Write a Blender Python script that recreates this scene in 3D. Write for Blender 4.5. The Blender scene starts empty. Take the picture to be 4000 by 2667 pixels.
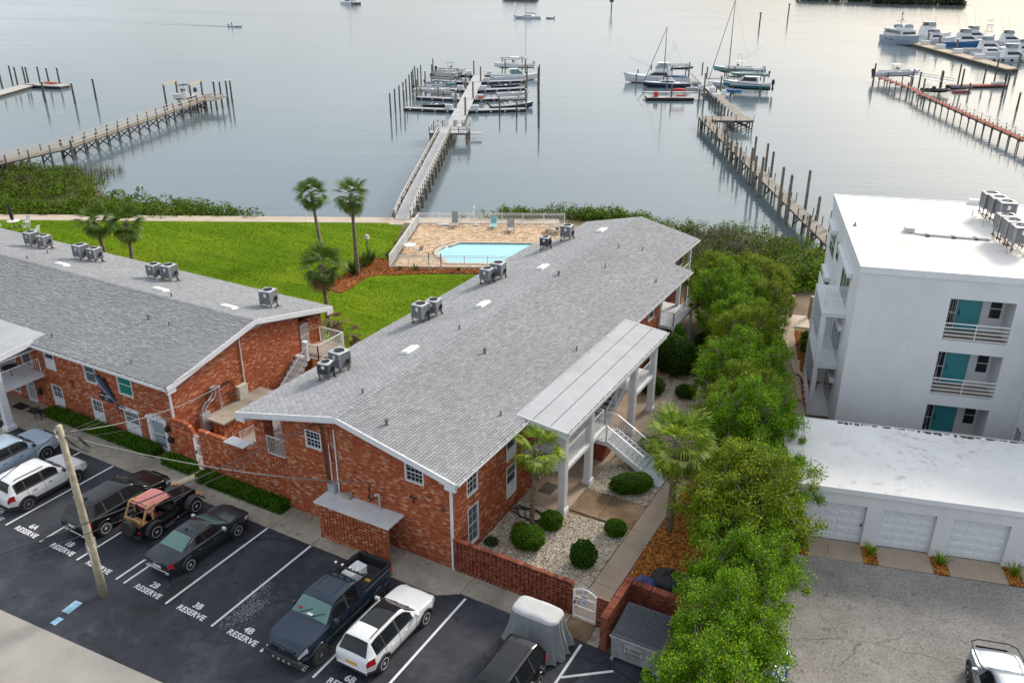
import bpy,bmesh,math,random
from mathutils import Vector,Matrix,noise as mnoise
R=math.radians
random.seed(11)
SC=bpy.context.scene
COL=SC.collection
# ---------------------------------------------------------------- camera
cam=bpy.data.objects.new('camera',bpy.data.cameras.new('camera'))
COL.objects.link(cam)
cam.data.sensor_width=36.0
cam.data.lens=36.0*3335.2/4000.0
cam.data.clip_start=0.5
cam.data.clip_end=12000
CAM=Vector((0,0,25.3))
cam.location=CAM
cam.rotation_euler=(R(90-24.22),0,R(29.41))
SC.camera=cam
# ---------------------------------------------------------------- sky, sun, exposure
SUN_AZ,SUN_EL=16.0,31.0 # azimuth from +Y towards +X
world=bpy.data.worlds.new('World');SC.world=world;world.use_nodes=True
nt=world.node_tree;nt.nodes.clear()
wo=nt.nodes.new('ShaderNodeOutputWorld');bg=nt.nodes.new('ShaderNodeBackground')
sky=nt.nodes.new('ShaderNodeTexSky');sky.sky_type='NISHITA';sky.sun_disc=False
sky.sun_elevation=R(SUN_EL);sky.sun_rotation=R(SUN_AZ)
sky.air_density=1.0;sky.dust_density=5.0;sky.ozone_density=1.0
tc=nt.nodes.new('ShaderNodeTexCoord')
mp=nt.nodes.new('ShaderNodeMapping');mp.inputs['Scale'].default_value=(1,1,2.6)
nz=nt.nodes.new('ShaderNodeTexNoise');nz.inputs['Scale'].default_value=2.2
nz.inputs['Detail'].default_value=6;nz.inputs['Roughness'].default_value=0.55
cr=nt.nodes.new('ShaderNodeValToRGB')
cr.color_ramp.elements[0].position=0.3;cr.color_ramp.elements[0].color=(0.34,0.34,0.34,1)
cr.color_ramp.elements[1].position=0.68;cr.color_ramp.elements[1].color=(0.78,0.78,0.78,1)
mx=nt.nodes.new('ShaderNodeMix');mx.data_type='RGBA'
mx.inputs['B'].default_value=(7.0,7.5,8.1,1) # cloud deck, same units as the sky
nt.links.new(tc.outputs['Generated'],mp.inputs['Vector']);nt.links.new(mp.outputs['Vector'],nz.inputs['Vector'])
nt.links.new(nz.outputs['Fac'],cr.inputs['Fac']);nt.links.new(cr.outputs['Color'],mx.inputs['Factor'])
nt.links.new(sky.outputs['Color'],mx.inputs['A']);nt.links.new(mx.outputs['Result'],bg.inputs['Color'])
bg.inputs['Strength'].default_value=0.10
nt.links.new(bg.outputs['Background'],wo.inputs['Surface'])
sl=bpy.data.lights.new('sun','SUN');sun=bpy.data.objects.new('sun',sl);COL.objects.link(sun)
sl.energy=2.3;sl.angle=R(14);sl.color=(1.0,0.93,0.82)
sd=Vector((math.sin(R(SUN_AZ))*math.cos(R(SUN_EL)),math.cos(R(SUN_AZ))*math.cos(R(SUN_EL)),math.sin(R(SUN_EL))))
sun.rotation_euler=(-sd).to_track_quat('-Z','Y').to_euler()
SC.view_settings.view_transform='Standard';SC.view_settings.look='None'
SC.view_settings.gamma=1.0;SC.view_settings.use_curve_mapping=False
SC.view_settings.exposure=0.66
SC.cycles.max_bounces=6;SC.cycles.diffuse_bounces=3;SC.cycles.glossy_bounces=3
SC.cycles.transmission_bounces=4;SC.cycles.transparent_max_bounces=8
# ---------------------------------------------------------------- materials
def new_mat(name):
    m=bpy.data.materials.new(name);m.use_nodes=True
    return m,m.node_tree,m.node_tree.nodes['Principled BSDF']
def N(t,typ,**kw):
    n=t.nodes.new(typ)
    for k,v in kw.items():
        if k.startswith('i_'):n.inputs[k[2:].replace('_',' ')].default_value=v
        else:setattr(n,k,v)
    return n
def c4(c):return (c[0],c[1],c[2],1)
def ramp(t,src,stops):
    r=t.nodes.new('ShaderNodeValToRGB');e=r.color_ramp.elements
    while len(e)<len(stops):e.new(0.5)
    for k,(p,c) in enumerate(stops):e[k].position=p;e[k].color=c4(c)
    t.links.new(src,r.inputs['Fac']);return r.outputs['Color']
def mixc(t,f,a,b,mode='MIX'):
    m=t.nodes.new('ShaderNodeMix');m.data_type='RGBA';m.blend_type=mode
    for s,v in (('Factor',f),('A',a),('B',b)):
        if hasattr(v,'is_linked') or hasattr(v,'links'):t.links.new(v,m.inputs[s])
        elif s=='Factor':m.inputs[s].default_value=v
        else:m.inputs[s].default_value=c4(v)
    return m.outputs['Result']
def coord(t,scale=(1,1,1),obj=False,rot=0):
    if obj:s=t.nodes.new('ShaderNodeTexCoord').outputs['Object']
    else:s=t.nodes.new('ShaderNodeNewGeometry').outputs['Position']
    m=t.nodes.new('ShaderNodeMapping');m.inputs['Scale'].default_value=scale
    m.inputs['Rotation'].default_value=(0,0,rot)
    t.links.new(s,m.inputs['Vector']);return m.outputs['Vector']
def noise(t,vec,scale,detail=4,rough=0.55):
    n=N(t,'ShaderNodeTexNoise');n.inputs['Scale'].default_value=scale
    n.inputs['Detail'].default_value=detail;n.inputs['Roughness'].default_value=rough
    t.links.new(vec,n.inputs['Vector']);return n.outputs['Fac']
def bump(t,b,h,strength=0.3,dist=0.02):
    n=t.nodes.new('ShaderNodeBump');n.inputs['Strength'].default_value=strength
    n.inputs['Distance'].default_value=dist
    t.links.new(h,n.inputs['Height']);t.links.new(n.outputs['Normal'],b.inputs['Normal'])
def rnd(t):
    """one random value for each piece: per mesh island and per object"""
    g=t.nodes.new('ShaderNodeNewGeometry');o=t.nodes.new('ShaderNodeObjectInfo')
    a=N(t,'ShaderNodeMath',operation='ADD');f=N(t,'ShaderNodeMath',operation='FRACT')
    t.links.new(g.outputs['Random Per Island'],a.inputs[0]);t.links.new(o.outputs['Random'],a.inputs[1])
    t.links.new(a.outputs[0],f.inputs[0]);return f.outputs[0]
MAT={}
def plain(name,col,rough=0.6,metal=0.0,var=0.12,scale=3.0,obj=False,coat=0.0,bmp=0.0,spec=None):
    """paint, wood or metal with a little grain and wear"""
    m,t,b=new_mat(name)
    v=coord(t,obj=obj)
    d=tuple(max(0,x*(1-var*1.6)) for x in col);l=tuple(min(1,x*(1+var)) for x in col)
    f=noise(t,v,scale,5,0.6)
    t.links.new(ramp(t,f,[(0.3,d),(0.7,l)]),b.inputs['Base Color'])
    b.inputs['Roughness'].default_value=rough;b.inputs['Metallic'].default_value=metal
    if coat:b.inputs['Coat Weight'].default_value=coat;b.inputs['Coat Roughness'].default_value=0.04
    if spec is not None:b.inputs['Specular IOR Level'].default_value=spec
    if bmp:bump(t,b,noise(t,v,scale*8,3),bmp,0.01)
    MAT[name]=m;return m
def pieces(name,stops,rough=0.85,grain=0.12,gscale=30,dirt=None):
    """many pieces of one kind (bricks, shingles, pavers, stones, chips): each takes its own shade"""
    m,t,b=new_mat(name)
    c=ramp(t,rnd(t),stops)
    v=coord(t)
    g=noise(t,v,gscale,3)
    c=mixc(t,1.0,c,ramp(t,g,[(0.25,(1-grain*2,)*3),(0.75,(1+grain,)*3)]),'MULTIPLY')
    if dirt:
        sc,amt,dc=dirt
        f=ramp(t,noise(t,v,sc,6,0.65),[(0.42,(0,0,0)),(0.72,(amt,)*3)])
        c=mixc(t,f,c,dc)
    t.links.new(c,b.inputs['Base Color']);b.inputs['Roughness'].default_value=rough
    b.inputs['Specular IOR Level'].default_value=0.25
    MAT[name]=m;return m
pieces('brick',[(0.0,(0.24,0.055,0.026)),(0.10,(0.35,0.085,0.035)),(0.5,(0.43,0.115,0.046)),(0.80,(0.49,0.16,0.07)),(1.0,(0.70,0.40,0.26))],0.9,0.2,20,(0.55,0.35,(0.31,0.075,0.038)))
pieces('brick_dark',[(0.0,(0.12,0.035,0.022)),(0.5,(0.27,0.07,0.037)),(1.0,(0.36,0.12,0.07))],0.9,0.22,14,(0.8,0.4,(0.15,0.05,0.035)))
plain('mortar',(0.46,0.27,0.19),0.95,var=0.2,scale=5)
plain('mortar_dark',(0.26,0.15,0.11),0.95,var=0.2,scale=5)
pieces('shingle',[(0.0,(0.27,0.275,0.285)),(0.35,(0.31,0.315,0.325)),(0.7,(0.34,0.345,0.355)),(1.0,(0.38,0.385,0.395))],0.95,0.08,22,(0.22,0.5,(0.22,0.225,0.235)))
plain('shingle_edge',(0.10,0.10,0.105),0.95)
plain('underlay',(0.05,0.05,0.055),0.95)
plain('white_trim',(0.74,0.75,0.77),0.5,var=0.05,scale=2)
plain('white_rail',(0.78,0.78,0.79),0.4,var=0.04)
def stucco_mat():
    m,t,b=new_mat('stucco');v=coord(t);c=ramp(t,noise(t,v,0.6,6,.6),[(.3,(.66,.665,.68)),(.7,(.73,.735,.745))])
    st=coord(t,(1.6,1.6,0.10));f=ramp(t,noise(t,st,1.5,6,.7),[(.50,(0,0,0)),(.78,(.34,.34,.34))])
    f2=ramp(t,noise(t,v,.22,3),[(.4,(.2,.2,.2)),(.65,(1,1,1))])
    t.links.new(mixc(t,mixc(t,1,f,f2,'MULTIPLY'),c,(.45,.44,.42)),b.inputs['Base Color']);b.inputs['Roughness'].default_value=.85
    bump(t,b,noise(t,v,9,4),.12,.01);MAT['stucco']=m
stucco_mat()
plain('porch_panel',(0.50,0.51,0.53),0.7,var=0.1,scale=0.6)
plain('dark',(0.02,0.02,0.022),0.6)
plain('black_rubber',(0.018,0.018,0.019),0.75)
plain('black_plastic',(0.03,0.03,0.032),0.5)
plain('cable_black',(0.015,0.015,0.016),0.6)
plain('cable_grey',(0.20,0.20,0.20),0.6)
plain('steel',(0.55,0.56,0.58),0.35,0.9)
plain('chrome',(0.75,0.76,0.78),0.12,1.0,var=0.02)
plain('galvanised',(0.50,0.52,0.54),0.5,0.5,var=0.12)
plain('teal_door',(0.05,0.31,0.36),0.45,var=0.06,scale=1)
plain('grey_vent',(0.16,0.165,0.17),0.7)
plain('gutter_dark',(0.05,0.05,0.052),0.8)
def glass(name,col,rough=0.06):
    m,t,b=new_mat(name);b.inputs['Base Color'].default_value=c4(col)
    b.inputs['Roughness'].default_value=rough;b.inputs['IOR'].default_value=1.5
    b.inputs['Specular IOR Level'].default_value=0.45
    v=coord(t);bump(t,b,noise(t,v,1.3,2),0.05,0.03)
    MAT[name]=m;return m
glass('pane_dark',(0.018,0.022,0.028));glass('pane_green',(0.02,0.20,0.15));glass('pane_grey',(0.10,0.11,0.12))
glass('car_glass',(0.012,0.014,0.016));glass('car_glass_green',(0.12,0.22,0.20));glass('pane_pale',(0.30,0.35,0.36))
# ---------------------------------------------------------------- mesh helpers
class MB:
    """collects faces and links them as ONE mesh object"""
    def __init__(s):s.v=[];s.f=[]
    def add(s,vs,fs):
        o=len(s.v);s.v.extend(vs);s.f.extend([tuple(i+o for i in f) for f in fs]);return s
    def box(s,x0,y0,z0,x1,y1,z1):
        return s.add([(x0,y0,z0),(x1,y0,z0),(x1,y1,z0),(x0,y1,z0),(x0,y0,z1),(x1,y0,z1),(x1,y1,z1),(x0,y1,z1)],
 [(0,3,2,1),(4,5,6,7),(0,1,5,4),(1,2,6,5),(2,3,7,6),(3,0,4,7)])
    def hexa(s,p):
        return s.add(p,[(0,3,2,1),(4,5,6,7),(0,1,5,4),(1,2,6,5),(2,3,7,6),(3,0,4,7)])
    def cbox(s,c,d,rz=0.0):
        cx,cy,cz=c;a,b,h=d[0]/2,d[1]/2,d[2]/2;cs,sn=math.cos(rz),math.sin(rz)
        p=[]
        for z in (-h,h):
            for x,y in ((-a,-b),(a,-b),(a,b),(-a,b)):p.append((cx+x*cs-y*sn,cy+x*sn+y*cs,cz+z))
        return s.hexa(p)
    def bar(s,p,q,w,h,up=(0,0,1)):
        p,q=Vector(p),Vector(q);d=(q-p)
        if d.length<1e-6:return s
        d.normalize();u=Vector(up)
        if abs(d.dot(u))>0.98:u=Vector((1,0,0))
        a=d.cross(u).normalized()*w/2;b=a.cross(d).normalized()*h/2
        return s.hexa([tuple(x) for x in (p-a-b,p+a-b,q+a-b,q-a-b,p-a+b,p+a+b,q+a+b,q-a+b)])
    def tube(s,pts,r,n=6,cap=True):
        pts=[Vector(p) for p in pts];rs=r if isinstance(r,(list,tuple)) else [r]*len(pts)
        rings=[];u=None;o0=len(s.v)
        for i,p in enumerate(pts):
            d=(pts[min(i+1,len(pts)-1)]-pts[max(i-1,0)]).normalized()
            if u is None:u=d.orthogonal().normalized()
            u=(u-d*u.dot(d));u=u.normalized() if u.length>1e-6 else d.orthogonal().normalized()
            w=d.cross(u)
            for k in range(n):
                a=2*math.pi*k/n;s.v.append(tuple(p+(u*math.cos(a)+w*math.sin(a))*rs[i]))
        for i in range(len(pts)-1):
            for k in range(n):
                a=o0+i*n+k;b=o0+i*n+(k+1)%n;s.f.append((a,b,b+n,a+n))
        if cap:
            s.f.append(tuple(o0+k for k in range(n))[::-1]);s.f.append(tuple(o0+(len(pts)-1)*n+k for k in range(n)))
        return s
    def cyl(s,p,q,r0,r1=None,n=10):return s.tube([p,q],[r0,r0 if r1 is None else r1],n)
    def prism(s,poly,z0,z1):
        n=len(poly);o=len(s.v)
        s.v.extend([(x,y,z0) for x,y in poly]+[(x,y,z1) for x,y in poly])
        s.f.append(tuple(o+k for k in range(n))[::-1]);s.f.append(tuple(o+n+k for k in range(n)))
        for k in range(n):s.f.append((o+k,o+(k+1)%n,o+n+(k+1)%n,o+n+k))
        return s
    def extr(s,poly3,d):
        """extrude a planar 3D polygon by vector d"""
        n=len(poly3);o=len(s.v);d=Vector(d)
        s.v.extend([tuple(p) for p in poly3]);s.v.extend([tuple(Vector(p)+d) for p in poly3])
        s.f.append(tuple(o+k for k in range(n))[::-1]);s.f.append(tuple(o+n+k for k in range(n)))
        for k in range(n):s.f.append((o+k,o+(k+1)%n,o+n+(k+1)%n,o+n+k))
        return s
    def lathe(s,prof,c=(0,0,0),n=16,axis='z'):
        o=len(s.v)
        for r,h in prof:
            for k in range(n):
                a=2*math.pi*k/n;x,y=r*math.cos(a),r*math.sin(a)
                p={'z':(x,y,h),'x':(h,x,y),'y':(x,h,y)}[axis]
                s.v.append((c[0]+p[0],c[1]+p[1],c[2]+p[2]))
        for i in range(len(prof)-1):
            for k in range(n):
                a=o+i*n+k;b=o+i*n+(k+1)%n;s.f.append((a,b,b+n,a+n))
        s.f.append(tuple(o+k for k in range(n))[::-1]);s.f.append(tuple(o+(len(prof)-1)*n+k for k in range(n)))
        return s
    def sphere(s,c,r,n=10,m=6,squash=1.0):
        prof=[(max(1e-4,r*math.sin(math.pi*i/m)),-r*squash*math.cos(math.pi*i/m)) for i in range(m+1)]
        return s.lathe(prof,c,n)
    def grid(s,fn,nu,nv,closed_u=False):
        o=len(s.v)
        for i in range(nu):
            for j in range(nv):s.v.append(tuple(fn(i/(nu-1) if not closed_u else i/nu,j/(nv-1))))
        for i in range(nu if closed_u else nu-1):
            for j in range(nv-1):
                a=o+i*nv+j;b=o+((i+1)%nu)*nv+j;s.f.append((a,b,b+1,a+1))
        return s
    def mesh(s,name,smooth=False):
        me=bpy.data.meshes.new(name);me.from_pydata(s.v,[],s.f);me.validate(clean_customdata=False)
        bm=bmesh.new();bm.from_mesh(me);bmesh.ops.recalc_face_normals(bm,faces=bm.faces);bm.to_mesh(me);bm.free()
        if smooth:me.polygons.foreach_set('use_smooth',[True]*len(me.polygons))
        return me
    def build(s,name,mat,parent=None,smooth=False,bevel=0.0,raw=False):
        if raw:
            me=bpy.data.meshes.new(name);me.from_pydata(s.v,[],s.f)
            if smooth:me.polygons.foreach_set('use_smooth',[True]*len(me.polygons))
        else:me=s.mesh(name,smooth)
        return link(name,me,mat,parent,bevel)
def link(name,me,mat,parent=None,bevel=0.0):
    o=bpy.data.objects.new(name,me);COL.objects.link(o)
    if mat is not None and not me.materials:me.materials.append(MAT[mat] if isinstance(mat,str) else mat)
    if parent is not None:o.parent=parent
    if bevel:
        b=o.modifiers.new('bevel','BEVEL');b.width=bevel;b.segments=2;b.limit_method='ANGLE';b.angle_limit=R(40)
    return o
def tag(o,label,cat=None,group=None,kind=None):
    if label:o['label']=label
    if cat:o['category']=cat
    if group:o['group']=group
    if kind:o['kind']=kind
    return o
def thing(name,label,cat,loc=(0,0,0),rz=0.0,group=None):
    o=bpy.data.objects.new(name,None);COL.objects.link(o);o.empty_display_size=0.3
    o.location=loc;o.rotation_euler=(0,0,rz);return tag(o,label,cat,group)
def struct(o):o['kind']='structure';return o
def stuff(o):o['kind']='stuff';return o
def copy_tree(o,loc=None,rz=None,label=None,parent=None):
    c=o.copy();COL.objects.link(c);c.parent=parent
    if loc is not None:c.location=loc
    if rz is not None:c.rotation_euler=(0,0,rz)
    if label:c['label']=label
    for ch in list(o.children):copy_tree(ch,parent=c)
    return c
def text_mesh(txt,size,depth=0.004,bold=0.0,spacing=1.0):
    cu=bpy.data.curves.new('text','FONT');cu.body=txt;cu.size=size;cu.extrude=depth
    cu.align_x='CENTER';cu.align_y='CENTER';cu.offset=bold;cu.space_character=spacing;cu.resolution_u=2
    ob=bpy.data.objects.new('text',cu);COL.objects.link(ob)
    dg=bpy.context.evaluated_depsgraph_get();me=bpy.data.meshes.new_from_object(ob.evaluated_get(dg))
    bpy.data.objects.remove(ob);bpy.data.curves.remove(cu);return me
def lettering(name,txt,size,mat,mtx,parent=None,bold=0.0,depth=0.003,spacing=1.0):
    o=link(name,text_mesh(txt,size,depth,bold,spacing),mat,parent);o.matrix_basis=mtx;return o
def frame(o,ux,uy):
    """matrix with origin o, x axis ux, y axis uy"""
    ux,uy=Vector(ux).normalized(),Vector(uy).normalized();uz=ux.cross(uy)
    return Matrix(((ux.x,uy.x,uz.x,o[0]),(ux.y,uy.y,uz.y,o[1]),(ux.z,uy.z,uz.z,o[2]),(0,0,0,1)))
# shore frame: s runs along the seawall, t out over the water
SO,SA=Vector((-52.7,70.0)),R(27.8)
def S(s,t,z=0.0):
    return (SO.x+s*math.cos(SA)-t*math.sin(SA),SO.y+s*math.sin(SA)+t*math.cos(SA),z)
WATER=-1.0
# ================================================================ THE GROUND
from mathutils.geometry import tessellate_polygon
def sheet(name,outer,z,mat,holes=(),kind='structure',thick=0.0,parent=None):
    loops=[[Vector((p[0],p[1],z)) for p in outer]]+[[Vector((p[0],p[1],z)) for p in h] for h in holes]
    tris=tessellate_polygon(loops);vs=[v for l in loops for v in l]
    me=bpy.data.meshes.new(name)
    if thick:
        n=len(vs);V=[tuple(v) for v in vs]+[(v.x,v.y,v.z-thick) for v in vs];F=[tuple(t) for t in tris]
        k=0
        for l in loops:
            for i in range(len(l)):a=k+i;b=k+(i+1)%len(l);F.append((a,b,b+n,a+n))
            k+=len(l)
        me.from_pydata(V,[],F)
    else:me.from_pydata([tuple(v) for v in vs],[],[tuple(t) for t in tris])
    bm=bmesh.new();bm.from_mesh(me);bmesh.ops.recalc_face_normals(bm,faces=bm.faces)
    up=[f for f in bm.faces if abs(f.normal.z)>.9 and f.normal.z<0 and abs(f.calc_center_median().z-z)<1e-4]
    if up and not thick:bmesh.ops.reverse_faces(bm,faces=up)
    bm.to_mesh(me);bm.free()
    o=link(name,me,mat,parent)
    if kind:o['kind']=kind
    return o
def inpoly(x,y,poly):
    c=False;j=len(poly)-1
    for i in range(len(poly)):
        if (poly[i][1]>y)!=(poly[j][1]>y) and x<(poly[j][0]-poly[i][0])*(y-poly[i][1])/(poly[j][1]-poly[i][1])+poly[i][0]:c= not c
        j=i
    return c
# --- materials of the ground
def ground_mat(name,cols,scale,rough=0.9,fine=0.15,fscale=40,cracks=None,blotch=None,bmp=0.2,stretch=(1,1,1),rot=0):
    m,t,b=new_mat(name);v=coord(t,stretch,rot=rot)
    c=ramp(t,noise(t,v,scale,8,0.62),[(0.25,cols[0]),(0.5,cols[1]),(0.75,cols[2])])
    g=noise(t,coord(t),fscale,3,0.7)
    c=mixc(t,1.0,c,ramp(t,g,[(0.3,(1-fine*1.5,)*3),(0.7,(1+fine,)*3)]),'MULTIPLY')
    if blotch:
        bs,bc,amt=blotch
        c=mixc(t,ramp(t,noise(t,coord(t),bs,5,0.7),[(0.5,(0,0,0)),(0.72,(amt,)*3)]),c,bc)
    if name in ('new_asphalt','old_asphalt','concrete'):
        c=mixc(t,ramp(t,noise(t,coord(t),1.7,4,.6),[(0.60,(0,0,0)),(0.70,(0.6,0.6,0.6))]),c,tuple(q*.45 for q in cols[0]))
    if cracks:
        cs,cc,w=cracks
        vo=N(t,'ShaderNodeTexVoronoi',feature='DISTANCE_TO_EDGE');vo.inputs['Scale'].default_value=cs
        wv=coord(t);nn=N(t,'ShaderNodeTexNoise');nn.inputs['Scale'].default_value=1.2;nn.inputs['Detail'].default_value=5
        t.links.new(wv,nn.inputs['Vector'])
        t.links.new(mixc(t,0.32,wv,nn.outputs['Color'],'LINEAR_LIGHT'),vo.inputs['Vector'])
        gate=ramp(t,noise(t,coord(t),0.16,2),[(0.45,(0,0,0)),(0.6,(1,1,1))])
        line=mixc(t,1.0,ramp(t,vo.outputs['Distance'],[(0.0,(1,1,1)),(w,(0,0,0))]),gate,'MULTIPLY')
        c=mixc(t,line,c,cc)
    t.links.new(c,b.inputs['Base Color']);b.inputs['Roughness'].default_value=rough
    b.inputs['Specular IOR Level'].default_value=0.3 if name!='lawn' else 0.05
    if bmp:bump(t,b,g,bmp,0.01)
    MAT[name]=m;return m
ground_mat('soil',[(0.10,0.075,0.05),(0.16,0.12,0.075),(0.24,0.19,0.12)],0.6)
ground_mat('new_asphalt',[(0.020,0.022,0.030),(0.036,0.038,0.050),(0.075,0.078,0.090)],0.22,0.72,0.12,60,(0.16,(0.012,0.012,0.014),0.010),(0.5,(0.11,0.115,0.125),0.5),0.15)
ground_mat('old_asphalt',[(0.20,0.185,0.165),(0.27,0.25,0.225),(0.34,0.315,0.285)],0.35,0.95,0.30,9,(0.16,(0.09,0.085,0.08),0.008),(1.6,(0.37,0.35,0.33),0.5),0.3)
ground_mat('road',[(0.30,0.28,0.25),(0.37,0.345,0.305),(0.42,0.39,0.345)],0.5,0.95,0.14,30,None,(0.8,(0.27,0.25,0.22),0.5),0.2)
ground_mat('concrete',[(0.24,0.205,0.16),(0.38,0.335,0.27),(0.47,0.42,0.34)],0.55,0.92,0.2,22,(0.35,(0.12,0.10,0.08),0.004),(0.45,(0.15,0.13,0.10),0.75),0.2)
ground_mat('concrete_warm',[(0.30,0.23,0.17),(0.42,0.33,0.25),(0.50,0.40,0.31)],0.6,0.92,0.14,26,None,(0.6,(0.28,0.19,0.13),0.6),0.15)
ground_mat('concrete_brown',[(0.12,0.075,0.04),(0.23,0.155,0.095),(0.34,0.25,0.17)],0.7,0.92,0.25,14,None,(0.6,(0.10,0.065,0.035),0.7),0.2)
ground_mat('promenade',[(0.42,0.34,0.26),(0.52,0.43,0.34),(0.58,0.49,0.40)],0.4,0.9,0.1,10,None,(0.5,(0.35,0.27,0.2),0.4),0.1)
ground_mat('lawn',[(0.065,0.125,0.004),(0.105,0.185,0.005),(0.17,0.25,0.008)],0.14,0.95,0.14,7,None,(0.13,(0.19,0.24,0.010),0.7),0.4,(0.6,3.6,1),R(-27))
ground_mat('mulch_bed',[(0.22,0.075,0.015),(0.36,0.13,0.025),(0.46,0.19,0.04)],1.2,0.95,0.35,18)
ground_mat('gravel_bed',[(0.34,0.28,0.21),(0.48,0.42,0.34),(0.58,0.52,0.44)],1.0,0.95,0.4,14)
ground_mat('paver_joint',[(0.22,0.17,0.12),(0.27,0.21,0.15),(0.31,0.24,0.17)],1.0)
ground_mat('line_paint',[(0.62,0.62,0.61),(0.74,0.74,0.73),(0.80,0.80,0.79)],0.8,0.8,0.08,30,None,(1.5,(0.5,0.5,0.5),0.35),0.05)
ground_mat('grime',[(0.05,0.04,0.03),(0.08,0.06,0.045),(0.11,0.09,0.06)],2.0)
plain('seawall',(0.36,0.32,0.27),0.9,var=0.2,scale=0.8)
# --- water
m,t,b=new_mat('bay_water');MAT['bay_water']=m
b.inputs['Base Color'].default_value=(0.13,0.17,0.19,1);b.inputs['Roughness'].default_value=0.09
b.inputs['IOR'].default_value=1.34;b.inputs['Specular IOR Level'].default_value=0.6
vv=coord(t,(1,1,1),rot=-SA)
vs=t.nodes.new('ShaderNodeMapping');vs.inputs['Scale'].default_value=(0.22,1.0,1.0);t.links.new(vv,vs.inputs['Vector'])
n1=noise(t,vs.outputs['Vector'],1.1,3,0.6);n2=noise(t,vs.outputs['Vector'],0.11,3,0.5)
ad=N(t,'ShaderNodeMath',operation='MULTIPLY_ADD');t.links.new(n2,ad.inputs[0]);ad.inputs[1].default_value=2.5;t.links.new(n1,ad.inputs[2])
bp=t.nodes.new('ShaderNodeBump');bp.inputs['Strength'].default_value=0.13;bp.inputs['Distance'].default_value=0.22
t.links.new(ad.outputs[0],bp.inputs['Height']);t.links.new(bp.outputs['Normal'],b.inputs['Normal'])
# wind-ruffled and calm patches
wf=noise(t,coord(t,(0.35,1,1),rot=-SA),0.016,4,0.6)
mr=N(t,'ShaderNodeMapRange');mr.inputs['To Min'].default_value=0.02;mr.inputs['To Max'].default_value=0.13
mr.inputs['From Min'].default_value=0.35;mr.inputs['From Max'].default_value=0.65
t.links.new(wf,mr.inputs['Value']);t.links.new(mr.outputs['Result'],b.inputs['Roughness'])
wmb=MB()
edge=9000
wo_=MB().add([(-edge,-200,WATER),(edge,-200,WATER),(edge,edge,WATER),(-edge,edge,WATER)],[(0,1,2,3)]).build('water','bay_water',raw=True)
struct(wo_)
# --- land, with the pool cut out of it
POOL=[(6.75,-7.15),(6.35,-7.55),(6.05,-8.0),(5.55,-8.35),(5.08,-8.9),(4.82,-9.7),(4.86,-10.55),(5.18,-11.35),(5.72,-11.85),
 (5.85,-12.35),(5.95,-13.0),(6.3,-13.15),(18.5,-13.15),(18.5,-7.15)]
def grow(poly,d):
    n=len(poly);out=[]
    for i in range(n):
        a,p,c=Vector(poly[i-1]),Vector(poly[i]),Vector(poly[(i+1)%n])
        e1,e2=(p-a).normalized(),(c-p).normalized();n1,n2=Vector((e1.y,-e1.x)),Vector((e2.y,-e2.x))
        k=(n1+n2);k=k/max(0.4,1+n1.dot(n2));out.append((p.x+k.x*d,p.y+k.y*d))
    return out
if grow([(0,0),(1,0),(1,1),(0,1)],.1)[0][0]<0:GS=1
ar=sum(POOL[i-1][0]*POOL[i][1]-POOL[i][0]*POOL[i-1][1] for i in range(len(POOL)))
GS=1 if ar>0 else -1
pool_w=[S(*p)[:2] for p in POOL]
pool_hole=[S(*p)[:2] for p in grow(POOL,0.06*GS)]
shore=[S(-130,1.5)[:2],S(16,1.5)[:2],S(22,0.5)[:2],S(30,-3.5)[:2],S(40,-7.5)[:2],S(55,-12)[:2],S(120,-16)[:2]]
land=[(-260,-60),(120,-60)]+[(120,40)]+shore[::-1]+[(-260,-40)]
sheet('ground',land,-0.03,'soil',[pool_hole])
sw=MB() # vertical seawall face
for a,c in zip(shore[:-1],shore[1:]):
    sw.extr([(a[0],a[1],-3),(c[0],c[1],-3),(c[0],c[1],-0.035),(a[0],a[1],-0.035)],(0.3*math.sin(SA),-0.3*math.cos(SA),0))
tag(sw.build('seawall','seawall'),'concrete seawall along the edge of the lawn','seawall')
sheet('parking_lot',[(-75,14.0),(-33,14.1),(-23.5,14.75),(-17,15.2),(-7.2,15.9),(-7.2,24.55),(-16.4,24.53),(-17.25,23.93),(-75,23.93)],0.0,'new_asphalt')
sheet('road',[(-75,-20),(40,-20),(40,19),(-7.2,15.9),(-17,15.2),(-23.5,14.75),(-33,14.1),(-75,14.0)],-0.004,'road')
sheet('driveway',[(-7.2,15.9),(40,19),(40,46.8),(4.85,37.0),(4.24,36.83),(-3.85,34.7),(-7.6,33.7),(-7.2,25)],0.0,'old_asphalt')
sheet('lawn',[(-150,5),(-52,26.2),(-36,26.6),(-29,27),(-29,64),S(0.6,-15.9)[:2],S(0.3,-1.3)[:2],S(0.3,-0.42)[:2],S(-110,-0.42)[:2]],-0.012,'lawn')
sheet('promenade',[S(-110,-0.5)[:2],S(16.5,-0.5)[:2],S(16.5,1.55)[:2],S(-110,1.55)[:2]],0.01,'promenade',thick=0.1)
mb=MB();mb.prism([S(-1.2,-1.2)[:2],S(0.25,-1.2)[:2],S(0.25,-0.52)[:2],S(-1.2,-0.52)[:2]],-0.02,0.03)
struct(mb.build('path_step','promenade'))
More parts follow.
